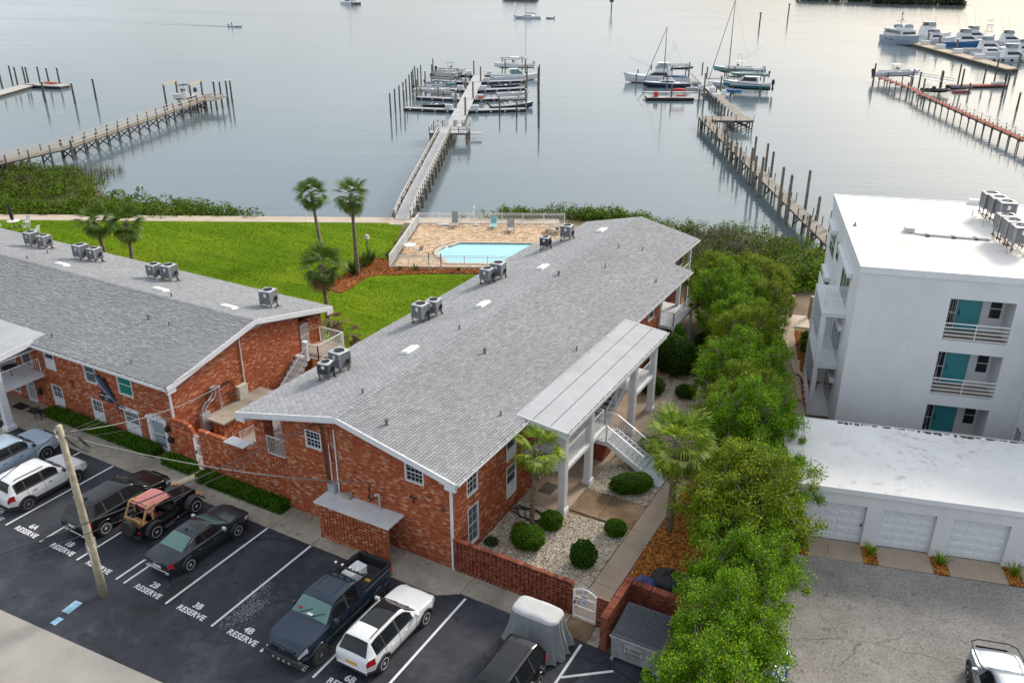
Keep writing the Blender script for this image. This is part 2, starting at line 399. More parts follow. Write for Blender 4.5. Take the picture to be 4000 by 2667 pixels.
# --- sidewalk: one slab beside the other
walk=bpy.data.objects.new('sidewalk',None);COL.objects.link(walk)
struct(walk)
jx=[-75,-56,-52.5,-49,-45.6,-42.4,-39.3,-36.0,-33.0,-30.0,-26.97,-24.36,-20.3,-16.42,-13.6,-11.6]
for a,c in zip(jx[:-1],jx[1:]):
    y0=23.94 if a<-17 else 24.56
    poly=[(a+.012,y0),(c-.012,y0),(c-.012,25.78),(a+.012,25.78)]
    if abs(a+20.3)<.01:poly=[(a+.012,23.94),(-17.27,23.94),(c-.012,24.52),(c-.012,25.78),(a+.012,25.78)]
    MB().prism(poly,-0.1,0.03).build('slab','concrete',walk,bevel=0.012)
MB().prism([(-11.58,24.56),(-10.43,24.56),(-10.43,25.62),(-11.58,25.62)],-0.1,0.03).build('slab','concrete_brown',walk,bevel=0.012)
MB().prism([(-10.41,24.56),(-9.9,24.56),(-9.9,25.62),(-10.41,25.62)],-0.1,0.028).build('slab','concrete',walk,bevel=0.012)
# front terrace of the left building
MB().prism([(-60,25.8),(-47.3,25.8),(-47.3,28.9),(-60,28.9)],-0.1,0.034).build('slab','concrete_warm',walk,bevel=0.012)
gp=bpy.data.objects.new('garden_path',None);COL.objects.link(gp);struct(gp)
for a,c in zip([25.64,28.1,32.5,36.6,40.6,44.6,48.6,52.6],[28.08,32.48,36.58,40.58,44.58,48.58,52.58,57]):
    MB().box(-11.66,a,-0.1,-10.56,c,0.03).build('slab','concrete_warm',gp,bevel=0.012)
MB().box(-15.2,32.5,-0.1,-13.46,34.62,0.026).build('slab','concrete_brown',gp,bevel=0.012)
MB().box(-13.44,32.5,-0.1,-11.68,34.6,0.027).build('slab','concrete_brown',gp,bevel=0.012)
MB().box(-15.1,41.4,-0.1,-11.68,43.4,0.026).build('slab','concrete_warm',gp,bevel=0.012)
pf=bpy.data.objects.new('porch_floor',None);COL.objects.link(pf);struct(pf)
for k in range(5):
    MB().box(-17.58,32.0+k*2.72,-0.1,-15.06,32.0+k*2.72+2.7,0.04).build('slab','concrete_warm',pf,bevel=0.012)
struct(sheet('courtyard',[(-35.85,26.3),(-27.35,26.3),(-27.35,40),(-31,40),(-35.85,36)],-.004,'concrete'))
# --- painted lines and lettering of the parking spaces
lines=[(-41.3,17.8),(-38.45,17.8),(-35.8,17.8),(-33.05,17.8),(-30.33,17.8),(-29.8,17.8),(-27.12,17.8),(-24.36,17.8),
 (-21.55,17.75),(-18.82,17.75),(-16.06,17.75),(-13.3,17.75),(-10.55,17.75)]
for x,y0 in lines:
    y1=23.9 if x<-17 else 24.4
    MB().box(x-.055,y0,0.001,x+.055,y1,0.005).build('painted_line','line_paint')['kind']='structure'
o=MB().bar((-10.5,22.45,0.004),(-8.86,23.74,0.004),0.11,0.004).build('painted_line','line_paint');o['kind']='structure'
for x,num in [(-39.75,'7A'),(-37.05,'6A'),(-34.32,'1B'),(-31.72,''),(-28.42,'2B'),(-25.72,'3B'),(-22.75,'4B'),(-20.1,''),(-17.45,'6B')]:
    o=lettering('space_lettering','RESERVE',0.40,'line_paint',frame((x,17.95,0.006),(1,0,0),(0,1,0)),bold=0.012,depth=0.001,spacing=1.06)
    struct(o)
    if num:
        o=lettering('space_number',num,0.44,'line_paint',frame((x-.05,18.38,0.006),(1,0,0),(0,1,0)),bold=0.013,depth=0.001);struct(o)
# white grit spilled beside the stripe
sp=MB();rg=random.Random(4)
for k in range(900):
    u=rg.random();x=-23.9+rg.gauss(0,.2)-.35*u;y=17.9+3.2*u
    if rg.random()<.5:x=-23.6+rg.gauss(0,.22);y=19.3+rg.gauss(0,.6)
    r=rg.uniform(.006,.02);sp.add([(x-r,y-r*.5,.001),(x+r*.8,y-r*.7,.001),(x,y+r,.001),(x,y,.001+r*.7)],[(0,1,2),(0,1,3),(1,2,3),(2,0,3)])
plain('white_grit',(0.7,0.69,0.66),0.9)
tag(sp.build('spilled_grit','white_grit',raw=True),'white grit spilled on the asphalt beside space 4B','grit',kind='stuff')
# pale blue marks painted on the asphalt
plain('blue_paint',(0.30,0.52,0.66),0.8,var=0.25,scale=6)
for x,y,w,l,r_ in [(-30.42,15.7,0.42,0.72,0.1),(-30.22,14.85,0.3,0.42,0.05)]:
    struct(MB().cbox((x,y,.004),(w,l,.004),r_).build('painted_mark','blue_paint'))
# a newer asphalt patch
plain('patch_asphalt',(0.022,0.022,0.025),0.8,var=0.2)
struct(sheet('asphalt_patch',[(-27.6,17.6),(-26.9,17.7),(-26.85,18.6),(-27.1,19.4),(-27.6,19.5),(-27.9,18.8)],0.0015,'patch_asphalt'))
struct(sheet('asphalt_patch',[(-28.4,16.9),(-27.3,16.7),(-27.0,17.5),(-28.0,17.5)],0.0015,'patch_asphalt'))
# --- beds of gravel and mulch
def scatter(poly,n,rmin,rmax,z,seed,skip=(),chip=False):
    rg=random.Random(seed);mb=MB();xs=[p[0] for p in poly];ys=[p[1] for p in poly];k=0;tries=0
    while k<n and tries<n*6:
        tries+=1
        x,y=rg.uniform(min(xs),max(xs)),rg.uniform(min(ys),max(ys))
        if not inpoly(x,y,poly) or any(inpoly(x,y,q) for q in skip):continue
        k+=1;r=rg.uniform(rmin,rmax);a=rg.uniform(0,6.3);c,s_=math.cos(a),math.sin(a)
        if chip:
            l,w,h=r*1.6,r*.5,r*rg.uniform(.2,.9)
            p=[(-l,-w,0),(l,-w*.6,h),(l*.8,w,h*.6),(-l,w*.8,h*.3),(0,0,-r*.3)]
            mb.add([(x+q[0]*c-q[1]*s_,y+q[0]*s_+q[1]*c,z+q[2]+r*.25) for q in p],[(0,1,2,3),(0,4,1),(1,4,2),(2,4,3),(3,4,0)])
        else:
            l,w,h=r*rg.uniform(.9,1.4),r*rg.uniform(.7,1),r*rg.uniform(.5,.8)
            p=[(l,0,0),(0,w,0),(-l,0,0),(0,-w,0),(0,0,h),(0,0,-h)]
            mb.add([(x+q[0]*c-q[1]*s_,y+q[0]*s_+q[1]*c,z+q[2]) for q in p],[(0,1,4),(1,2,4),(2,3,4),(3,0,4),(1,0,5),(2,1,5),(3,2,5),(0,3,5)])
    return mb
pieces('gravel',[(0,(0.22,0.14,0.08)),(0.2,(0.44,0.34,0.23)),(0.5,(0.63,0.54,0.42)),(1,(0.82,0.77,0.68))],0.9,0.1)
pieces('mulch',[(0,(0.14,0.035,0.008)),(0.4,(0.38,0.12,0.02)),(0.75,(0.55,0.23,0.05)),(1,(0.68,0.36,0.10))],0.95,0.1)
pieces('mulch_red',[(0,(0.14,0.04,0.012)),(0.5,(0.36,0.11,0.025)),(1,(0.52,0.22,0.07))],0.95,0.1)
gA=[(-17.55,25.95),(-11.72,25.95),(-11.72,32.46),(-17.55,31.96)]
gB=[(-15.04,34.66),(-11.72,34.66),(-11.72,41.35),(-15.04,41.35)]
gC=[(-17.5,45.7),(-15.04,43.45),(-11.72,43.45),(-11.72,50),(-17.5,50)]
for g,n,sd_,lab in ((gA,9000,1,'pale gravel bed behind the low brick wall with round shrubs'),(gB,5000,2,'pale gravel under the outside stair beside the path'),(gC,3500,3,'gravel bed at the far end of the columned porch')):
    sheet('gravel_ground',g,-0.006,'gravel_bed')
    tag(scatter(g,n,0.03,0.062,0.008,sd_).build('gravel','gravel',raw=True),lab,'gravel',kind='stuff')
gD=[(-20.75,24.98),(-20.2,24.98),(-19.6,25.78),(-20.6,25.78)]
gE=[(-50,22.2),(-46.7,22.2),(-46.9,23.3),(-50,23.6)]
mA=[(-10.5,25.9),(-8.1,26.9),(-7.2,33),(-8.0,40),(-10.5,40)]
sheet('mulch_ground',mA,-0.007,'mulch_bed');tag(scatter(mA,7000,0.03,0.07,0.005,7,chip=True).build('mulch','mulch',raw=True),'orange bark mulch under the row of green trees','mulch',kind='stuff')
mB_=[S(*p)[:2] for p in [(-3.6,-20),(-3.2,-17.5),(-2.3,-15.5),(-2.0,-12.3),(-0.6,-11.6),(0.7,-12.6),(0.85,-14.6),(14,-14.8),(14,-15.9),(6,-15.9),(4,-16.1),(2,-16.5),(0.2,-16.4),(-0.8,-17.6),(-1.2,-19.4),(-2,-21)]]
sheet('mulch_ground',mB_,-0.003,'mulch_bed');tag(scatter(mB_,5000,0.05,0.10,0.006,8,chip=True).build('mulch','mulch_red',raw=True),'red bark mulch bed in front of the pool fence','mulch',kind='stuff')
# --- tufts of grass over the lawn
m,t,b=new_mat('grass');MAT['grass']=m
cc=ramp(t,rnd(t),[(0,(0.065,0.13,0.004)),(0.6,(0.105,0.185,0.005)),(1,(0.17,0.245,0.009))])
t.links.new(cc,b.inputs['Base Color']);b.inputs['Roughness'].default_value=0.9;b.inputs['Specular IOR Level'].default_value=0.05
gr=MB();rg=random.Random(5);n=0
lawn_in=[S(-46,-0.9)[:2],S(0.2,-0.9)[:2],S(0.2,-11.5)[:2],S(-2.2,-12.2)[:2],S(-3.4,-18)[:2],S(-2,-21.5)[:2],S(0,-17)[:2],S(14,-16.2)[:2],(-30.2,60),(-30.2,36),(-33,39.3),(-80,39.3)]
xs=[p[0] for p in lawn_in];ys=[p[1] for p in lawn_in]
while n<42000:
    x,y=rg.uniform(min(xs),max(xs)),rg.uniform(min(ys),max(ys))
    if not inpoly(x,y,lawn_in):continue
    n+=1;h=rg.uniform(.02,.05)*(1+.6*mnoise.noise((x*.4,y*.4,0)));a=rg.uniform(0,3.14);w=rg.uniform(.03,.07);c,s_=math.cos(a)*w,math.sin(a)*w
    gr.add([(x-c,y-s_,-.01),(x+c,y+s_,-.01),(x+rg.uniform(-.05,.05),y+rg.uniform(-.05,.05),h)],[(0,1,2)])
tag(gr.build('grass','grass',raw=True),'bright green mown grass between the buildings and the seawall','grass',kind='stuff')
# ================================================================ BUILDING KIT
WSET=set()
def wthing(name,label,cat,loc,group=None):
    """a thing whose parts are given in world coordinates; its Empty stands at its base"""
    o=thing(name,label,cat,loc,0,group);WSET.add(o.name);return o
_link=link
def link(name,me,mat,parent=None,bevel=0.0):
    o=_link(name,me,mat,parent,bevel)
    if parent is not None and parent.name in WSET:o.matrix_parent_inverse=Matrix.Translation(-Vector(parent.location))
    return o
class Wall:
    """a vertical wall plane: o = foot corner, u = direction along it, n = outward normal"""
    def __init__(s,o,u,n):s.o,s.u,s.n=Vector(o),Vector(u).normalized(),Vector(n).normalized()
    def p(s,u,z,d=0.0):return tuple(s.o+s.u*u+Vector((0,0,z))+s.n*d)
    def box(s,mb,u0,u1,z0,z1,d0,d1):
        return mb.hexa([s.p(u0,z0,d0),s.p(u1,z0,d0),s.p(u1,z0,d1),s.p(u0,z0,d1),s.p(u0,z1,d0),s.p(u1,z1,d0),s.p(u1,z1,d1),s.p(u0,z1,d1)])
    def core(s,name,mat,poly,holes,parent,depth=0.2,reveal=0.10):
        loops=[[Vector((a,c,0)) for a,c in poly]]+[[Vector((a,c,0)) for a,c in h] for h in holes]
        tris=tessellate_polygon(loops);pts=[v for l in loops for v in l]
        mb=MB();mb.v=[s.p(v.x,v.y,0) for v in pts]+[s.p(v.x,v.y,-depth) for v in pts[:len(poly)]]
        n=len(pts);mb.f=[tuple(t) for t in tris];L=len(poly)
        for i in range(L):mb.f.append((i,(i+1)%L,n+(i+1)%L,n+i))
        k=L
        for h in holes:
            o=len(mb.v);mb.v+=[s.p(a,c,-reveal) for a,c in h]
            for i in range(len(h)):mb.f.append((k+i,k+(i+1)%len(h),o+(i+1)%len(h),o+i))
            k+=len(h)
        return mb.build(name,mat,parent)
BRICK=None
def brick_mesh(l,h,d,mat):
    mb=MB().box(0,-d,0,l,0,h);mb.f=[f for i,f in enumerate(mb.f) if i!=4]
    me=bpy.data.meshes.new('brick');me.from_pydata(mb.v,[],mb.f);me.materials.append(MAT[mat]);return me
def lay_bricks(w,core,U0,U1,top,holes,mat='brick',bl=0.205,bh=0.068,j=0.010,proud=0.009,n_single=0,z0=0.0,seed=1,gap=0.0,depth=None,jitter=0.004,vstep=0.0,stag=True):
    """running bond over the wall plane; the n_single nearest the camera are parts of their own, the rest one part"""
    rg=random.Random(seed);lst=[];per=bl+j+gap;zc=z0;row=0
    topmax=max(top(U0),top(U1),top((U0+U1)/2)) if callable(top) else top
    tf=top if callable(top) else (lambda u:top)
    hs=[(min(p[0] for p in h),max(p[0] for p in h),min(p[1] for p in h),max(p[1] for p in h)) for h in holes]
    while zc+bh<=topmax+.001:
        u=U0-(per/2 if row%2 and stag else 0)
        while u<U1:
            a,c=max(u,U0),min(u+bl,U1)
            segs=[(a,c)]
            for (h0,h1,g0,g1) in hs:
                if zc+bh>g0 and zc<g1:
                    ns=[]
                    for (x0,x1) in segs:
                        if x1<=h0 or x0>=h1:ns.append((x0,x1))
                        else:
                            if x0<h0:ns.append((x0,h0))
                            if x1>h1:ns.append((h1,x1))
                    segs=ns
            for (x0,x1) in segs:
                if x1-x0<.03 or zc+bh>min(tf(x0),tf(x1)):continue
                lst.append((x0,x1,zc,rg.uniform(-jitter,jitter),abs(x1-x0-bl)<1e-6))
            u+=per
        zc+=vstep or bh+j;row+=1
    full=[b for b in lst if b[4]]
    cen=CAM
    full.sort(key=lambda b:(Vector(w.p(b[0],b[2]))-cen).length)
    single=set(id(b) for b in full[:n_single])
    mb=MB();dd=depth
    me=brick_mesh(bl,bh,proud if dd is None else dd,mat)
    for b in lst:
        x0,x1,z,jt,fl=b
        d1=proud+jt;d0=0.0 if dd is None else proud+jt-dd
        if id(b) in single:
            o=bpy.data.objects.new('brick',me);COL.objects.link(o);o.parent=core
            o.matrix_basis=Matrix(((w.u.x,-w.n.x,0,0),(w.u.y,-w.n.y,0,0),(0,0,1,0),(0,0,0,1)))
            # local y runs inwards from the face
            if dd is None:P=w.p(x0,z,d0)
            else:P=w.p(x0,z,d0)
            o.location=P
        else:
            w.box(mb,x0,x1,z,z+bh,d0,d1)
            f=mb.f[-6:];del mb.f[-6:]
            keep=f if dd is not None else [f[0],f[1],f[2],f[3],f[4],f[5]]
            mb.f.extend(keep)
    if mb.v:stuff(mb.build('brickwork',mat,core,raw=False))
    return lst
def window(w,u0,u1,z0,z1,parent,panel=0.0,cols=0,rows=0,pane='pane_dark',recess=0.06,sash=True,fw=0.07,label=None,name='window',trim=0.0):
    """white frame, panes, glazing bars and, where there is one, the panel below"""
    mb=MB();zb=z0+panel
    w.box(mb,u0,u0+fw,z0,z1,-recess-.02,.015);w.box(mb,u1-fw,u1,z0,z1,-recess-.02,.015)
    w.box(mb,u0+fw,u1-fw,z1-fw*.8,z1,-recess-.02,.015);w.box(mb,u0+fw,u1-fw,zb,zb+fw,-recess-.02,.03)
    if panel:w.box(mb,u0+fw,u1-fw,z0,z0+.04,-recess-.02,.013)
    o=mb.build(name,'white_trim',parent,bevel=0.004)
    if label:o['label']=label
    zm=(zb+fw+z1-fw*.8)/2
    for k,(a,c) in enumerate(((zb+fw,zm),(zm,z1-fw*.8)) if sash else ((zb+fw,z1-fw*.8),)):
        pm=MB();w.box(pm,u0+fw,u1-fw,a,c,-recess-.02,-recess-(.012 if k==0 else .002));pm.build('pane',pane,o)
    bm_=MB()
    if sash:w.box(bm_,u0+fw,u1-fw,zm-.02,zm+.02,-recess-.01,-recess+.02)
    for i in range(1,cols):u=u0+fw+(u1-u0-2*fw)*i/cols;w.box(bm_,u-.008,u+.008,zb+fw,z1-fw*.8,-recess-.01,-recess+.008)
    for i in range(1,rows):z=zb+fw+(z1-fw*.8-zb-fw)*i/rows;w.box(bm_,u0+fw,u1-fw,z-.008,z+.008,-recess-.01,-recess+.007)
    if bm_.v:bm_.build('glazing_bars','white_trim',o)
    if panel:pm=MB();w.box(pm,u0+fw,u1-fw,z0+.04,zb,-recess-.02,-.012);pm.build('panel','white_trim',o)
    return o
def rect(u0,u1,z0,z1):return [(u0,z0),(u1,z0),(u1,z1),(u0,z1)]
def railing(p,q,h,parent,name='railing',mat='white_rail',sp=0.115,post=0.05,r=0.011,bottom=0.09,ends=True,rails=None):
    p,q=Vector(p),Vector(q);mb=MB();L=(q-p).length;up=Vector((0,0,1))
    mb.bar(p+up*h,q+up*h,.05,.045)
    if rails:
        for f in rails:mb.bar(p+up*h*f,q+up*h*f,.03,.03)
    else:mb.bar(p+up*bottom,q+up*bottom,.035,.035)
    if ends:
        k=max(1,round(L/1.9))
        for i in range(k+1):a=p.lerp(q,i/k);mb.bar(a,a+up*(h+.0),post,post)
    o=mb.build(name,mat,parent)
    if not rails:
        b=MB();n=max(1,int(L/sp))
        for i in range(1,n):a=p.lerp(q,i/n);b.cyl(a+up*bottom,a+up*h,r,n=4)
        stuff(b.build('balusters',mat,o))
    return o
def shingles(o,u,v,n_,L,H,parent,name='shingles',tab=0.30,exp=0.148,th=0.034,n_single=0,seed=1,clip=None):
    """tabs laid in courses: o = eave corner, u along the eave, v up the slope, n_ roof normal"""
    o,u,v,n_=Vector(o),Vector(u).normalized(),Vector(v).normalized(),Vector(n_).normalized();rg=random.Random(seed)
    rows=int(H/exp);tabs=[]
    for r_ in range(rows):
        off=(0,.5,.17,.67,.33)[r_%5]*tab;k=-1
        while k*tab+off<L:
            a,c=max(0.0,k*tab+off),min(L,(k+1)*tab+off-.012)
            k+=1
            if c-a<.03:continue
            if clip and not clip((a+c)/2,r_*exp):continue
            tabs.append((a,c,r_*exp-.004+rg.uniform(-.008,.004),rg.uniform(.75,1.25)*th,abs(c-a-tab+.012)<1e-6))
    full=sorted((b for b in tabs if b[4]),key=lambda b:(o+u*b[0]+v*b[2]-CAM).length)
    single=set(id(b) for b in full[:n_single]);l=exp+.05
    w=tab-.012;pm=MB().add([(0,0,0),(w,0,0),(0,0,th),(w,0,th),(0,l,.001),(w,l,.001)],[(0,1,3,2),(2,3,5,4),(0,2,4),(1,5,3)])
    me=bpy.data.meshes.new('shingle');me.from_pydata(pm.v,[],pm.f);me.materials.append(MAT['shingle']);me.materials.append(MAT['shingle_edge']);me.polygons.foreach_set('material_index',[1,0,0,0])
    mb=MB()
    for b in tabs:
        a,c,h,t_,fl=b
        if id(b) in single:
            ob=bpy.data.objects.new('shingle',me);COL.objects.link(ob);ob.parent=parent;P=o+u*a+v*h
            ob.matrix_basis=Matrix(((u.x,v.x,n_.x,P.x),(u.y,v.y,n_.y,P.y),(u.z,v.z,n_.z,P.z),(0,0,0,1)))
            continue
        P= lambda x,y,z:tuple(o+u*x+v*y+n_*z)
        mb.add([P(a,h,0),P(c,h,0),P(a,h,t_),P(c,h,t_),P(a,h+l,.001),P(c,h+l,.001)],[(0,1,3,2),(2,3,5,4),(0,2,4),(1,5,3)])
    ob=stuff(mb.build(name,'shingle',parent,raw=True));ob.data.materials.append(MAT['shingle_edge']);ob.data.polygons.foreach_set('material_index',[1,0,0,0]*(len(mb.f)//4));return ob
plain('ac_case',(0.30,0.31,0.33),0.5,0.3,var=0.1,scale=5);plain('ac_dark',(0.075,0.078,0.085),0.6,0.2);plain('ac_top',(0.50,0.51,0.53),0.5,0.2)
plain('rust',(0.16,0.09,0.05),0.9,var=0.3,scale=8)
def make_ac(size=.74,h=.78,dark=False,slats=11):
    root=thing('ac_condenser','x','air conditioner');s=size/2;c=.08
    oct_=[(-s+c,-s),(s-c,-s),(s,-s+c),(s,s-c),(s-c,s),(-s+c,s),(-s,s-c),(-s,-s+c)]
    st=.30
    mb=MB().prism([(x*.94,y*.94) for x,y in oct_],st+.03,st+h-.05);mb.build('coil','ac_dark',root)
    cs=MB() # slatted casing
    for k in range(slats):
        z=st+.06+(h-.16)*k/slats
        o8=[(x,y) for x,y in oct_];cs.prism(o8,z,z+(h-.16)/slats*.55)
    for x,y in ((-1,-1),(1,-1),(1,1),(-1,1)):cs.cbox((x*(s-.03),y*(s-.03),st+h/2),(.09,.09,h-.06))
    cs.build('casing','ac_dark' if dark else 'ac_case',root)
    MB().prism(oct_,st,st+.06).build('base_pan','ac_case',root)
    tp=MB();n=20;o=len(tp.v)
    ring=[(s*1.0*math.cos(2*math.pi*k/n+.157),s*1.0*math.sin(2*math.pi*k/n+.157)) for k in range(n)]
    def sq(x,y):
        m_=max(abs(x),abs(y));return (x/m_*(s+.01),y/m_*(s+.01)) if m_ else (0,0)
    inner=[(x*.76,y*.76) for x,y in ring];outer=[sq(x,y) for x,y in ring]
    tp.v=[(x,y,st+h-.06) for x,y in outer]+[(x,y,st+h-.01) for x,y in outer]+[(x,y,st+h+.02) for x,y in inner]+[(x,y,st+h-.06) for x,y in inner]
    for k in range(n):
        for a in range(3):tp.f.append((a*n+k,a*n+(k+1)%n,(a+1)*n+(k+1)%n,(a+1)*n+k))
    tp.build('top_cover','ac_top',root)
    fan=MB();fan.lathe([(.001,st+h-.09),(s*.72,st+h-.09),(s*.72,st+h-.08),(.001,st+h-.08)],n=16)
    for r_ in (.2,.4,.6,.74):
        fan.tube([(s*r_*math.cos(2*math.pi*k/18),s*r_*math.sin(2*math.pi*k/18),st+h) for k in range(19)],.006,3,cap=False)
    for k in range(10):a=math.pi*2*k/10;fan.bar((0,0,st+h),(s*.75*math.cos(a),s*.75*math.sin(a),st+h+.01),.01,.008)
    fan.lathe([(.001,st+h+.012),(s*.2,st+h+.012),(s*.2,st+h-.01),(.001,st+h-.01)],n=10)
    fan.build('fan_guard','black_plastic',root)
    for x in (-1,1):
        std=MB();std.bar((x*(s-.05),-s-.02,st-.02),(x*(s-.05),s+.02,st-.02),.05,.04)
        for y in (-1,1):std.bar((x*(s-.05),y*(s-.06),-.15),(x*(s-.05),y*(s-.06),st-.02),.04,.04);std.cbox((x*(s-.05),y*(s-.06),.0),(.16,.12,.05))
        std.build('stand_leg','rust',root)
    ln=MB();ln.tube([(s,.1,st+.25),(s+.1,.1,st+.1),(s+.14,.05,.08),(s+.1,-.15,.03),(s+.22,-.3,.02)],.026,5)
    ln.tube([(s,-.05,st+.3),(s+.16,-.05,st+.05),(s+.24,.12,.04),(s+.3,.28,.03)],.02,5)
    ln.cbox((s+.05,.16,st+.3),(.1,.16,.22));ln.build('refrigerant_line','black_rubber',root)
    lb=MB().box(-.07,-s-.006,st+h*.55,.09,-s-.002,st+h*.82);lb.build('data_plate','white_trim',root)
    return root
AC_A=make_ac(.74,.74);AC_B=make_ac(.80,.84,slats=16);AC_C=make_ac(.62,.66,True,8)
for o in (AC_A,AC_B,AC_C):o['group']='air conditioners on the shingle roofs'
AC_USED=set()
def put_ac(proto,loc,rz,label,group=None):
    if proto.name not in AC_USED:AC_USED.add(proto.name);o=proto;o.location=loc;o.rotation_euler=(0,0,rz);o['label']=label
    else:o=copy_tree(proto,loc,rz,label)
    if group:o['group']=group
    return o
def roof_pipe(x,y,z,parent,r=.045,h=.28,mat='grey_vent'):
    mb=MB();mb.cyl((x,y,z-.1),(x,y,z+h),r,n=8);mb.cyl((x,y,z-.05),(x,y,z+.04),r*2.2,r*1.3,n=8)
    if r>.05:mb.cyl((x,y,z+h-.04),(x,y,z+h+.06),r*1.35,n=8)
    return mb.build('roof_pipe',mat,parent)
def skylight(x,y,z,parent,ax,slope):
    """white vent hood lying on the slope"""
    mb=MB();u,v=Vector(ax).normalized(),Vector(slope).normalized();n_=u.cross(v);n_=n_ if n_.z>0 else -n_
    c=Vector((x,y,z))
    base=[c+u*a*.58+v*b_*.30 for a,b_ in ((-1,-1),(1,-1),(1,1),(-1,1))]
    topp=[c+u*a*.50+v*b_*.23+n_*.15 for a,b_ in ((-1,-1),(1,-1),(1,1),(-1,1))]
    mb.hexa([tuple(p) for p in base]+[tuple(p) for p in topp])
    return mb.build('skylight_dome','skylight',parent,bevel=0.03)
plain('skylight',(0.80,0.79,0.76),0.4,var=0.04)
# ================================================================ RIGHT BRICK BUILDING (ridge runs to the water)
B=wthing('brick_apartment_building','long red brick building with grey shingle roof and white columned porch, running towards the water','building',(-22.5,40,0))
XR,ZR,XE,ZE=-23.35,6.52,6.35,5.06 # ridge, half span, eave height
YF=25.8
def zroof(x):return ZR-abs(x-XR)*(ZR-ZE)/XE
sv=Vector((XE,0,ZR-ZE));SL=sv.length
# roof deck
mb=MB()
for sgn in (-1,1):
    e=XR+sgn*XE;e2=XR+sgn*4.75;z2=zroof(e2)
    poly=[(XR,ZR-.02),(e,ZE-.02)]
    mb.hexa([(XR,25.25,ZR-.2),(e,25.25,ZE-.2),(e,56.0,ZE-.2),(XR,56.0,ZR-.2),(XR,25.25,ZR-.01),(e,25.25,ZE-.01),(e,56.0,ZE-.01),(XR,56.0,ZR-.01)])
    mb.hexa([(XR,56.0,ZR-.2),(e2,56.0,z2-.2),(e2,62.4,z2-.2),(XR,62.4,ZR-.2),(XR,56.0,ZR-.01),(e2,56.0,z2-.01),(e2,62.4,z2-.01),(XR,62.4,ZR-.01)])
roofB=mb.build('roof','underlay',B)
nR,nL=Vector((ZR-ZE,0,XE)).normalized(),Vector((-(ZR-ZE),0,XE)).normalized()
cl= lambda a,h:a<30.75 or h>1.62
shingles((XR+XE,25.25,ZE),(0,1,0),(-XE,0,ZR-ZE),nR,37.15,SL,roofB,n_single=300,seed=3,clip=cl)
shingles((XR-XE,25.25,ZE),(0,1,0),(XE,0,ZR-ZE),nL,37.15,SL,roofB,seed=4,clip=cl)
rc=MB() # ridge caps
for k in range(150):
    y=25.25+k*.2475
    for sgn in (-1,1):rc.hexa([(XR,y,ZR+.03),(XR+sgn*.16,y,ZR-.006),(XR+sgn*.16,y+.26,ZR-.016),(XR,y+.26,ZR+.02),(XR,y,ZR+.045),(XR+sgn*.16,y,ZR+.01),(XR+sgn*.16,y+.26,ZR-.006),(XR,y+.26,ZR+.03)])
stuff(rc.build('ridge_cap','shingle',roofB,raw=True))
mb=MB() # white rake boards and eave fascia
for sgn in (-1,1):
    e=XR+sgn*(XE+.03)
    for y in (25.19,25.235):
        h=.24 if y<25.2 else .30
        mb.hexa([(XR,y,ZR-.02-h),(e,y,ZE-.02-h),(e,y+.045,ZE-.02-h),(XR,y+.045,ZR-.02-h),(XR,y,ZR+.02),(e,y,ZE+.02),(e,y+.045,ZE+.02),(XR,y+.045,ZR+.02)])
    mb.box(e-.02 if sgn<0 else e-.02,25.24,ZE-.26,e+.02,56.0,ZE-.03)
    mb.box(XR+sgn*4.76-.02,56.0,zroof(XR+4.76)-.26,XR+sgn*4.76+.02,62.4,zroof(XR+4.76)-.03)
    mb.box(e-.9*(sgn>0),25.3,ZE-.265,e+.9*(sgn<0),56,ZE-.235) # soffit
    mb.hexa([(e,25.2,ZE-.42),(e-sgn*.55,25.2,ZE-.42),(e-sgn*.55,25.32,ZE-.42),(e,25.32,ZE-.42),(e,25.2,ZE-.2),(e-sgn*.55,25.2,ZE-.1),(e-sgn*.55,25.32,ZE-.1),(e,25.32,ZE-.2)])
mb.build('fascia','white_trim',B)
def gutter(x,y0,y1,z,parent,sgn=1):
    g=MB();g.hexa([(x,y0,z-.13),(x+sgn*.09,y0,z-.13),(x+sgn*.09,y1,z-.13),(x,y1,z-.13),(x,y0,z-.11),(x+sgn*.09,y0,z-.11),(x+sgn*.09,y1,z-.11),(x,y1,z-.11)])
    g.box(min(x+sgn*.10,x+sgn*.12),y0,z-.13,max(x+sgn*.10,x+sgn*.12),y1,z-.005);g.box(min(x,x+sgn*.1),y0,z-.13,max(x,x+sgn*.1),y0+.02,z-.02)
    o=g.build('gutter','white_trim',parent)
    MB().box(min(x,x+sgn*.1),y0+.02,z-.11,max(x,x+sgn*.1),y1,z-.06).build('gutter_fill','gutter_dark',o)  # dark strip filling the inside of the gutter
    st=MB();k=y0+.5
    while k<y1:st.bar((x-sgn*.02,k,z+.0),(x+sgn*.12,k,z-.004),.035,.01);k+=.75
    st.build('hanger_straps','white_trim',o);return o
gutter(XR+XE+.05,25.3,31.6,ZE,B);gutter(XR+XE+.05,45.2,56.0,ZE,B);gutter(XR+4.76+.05,56.05,62.35,zroof(XR+4.76),B)
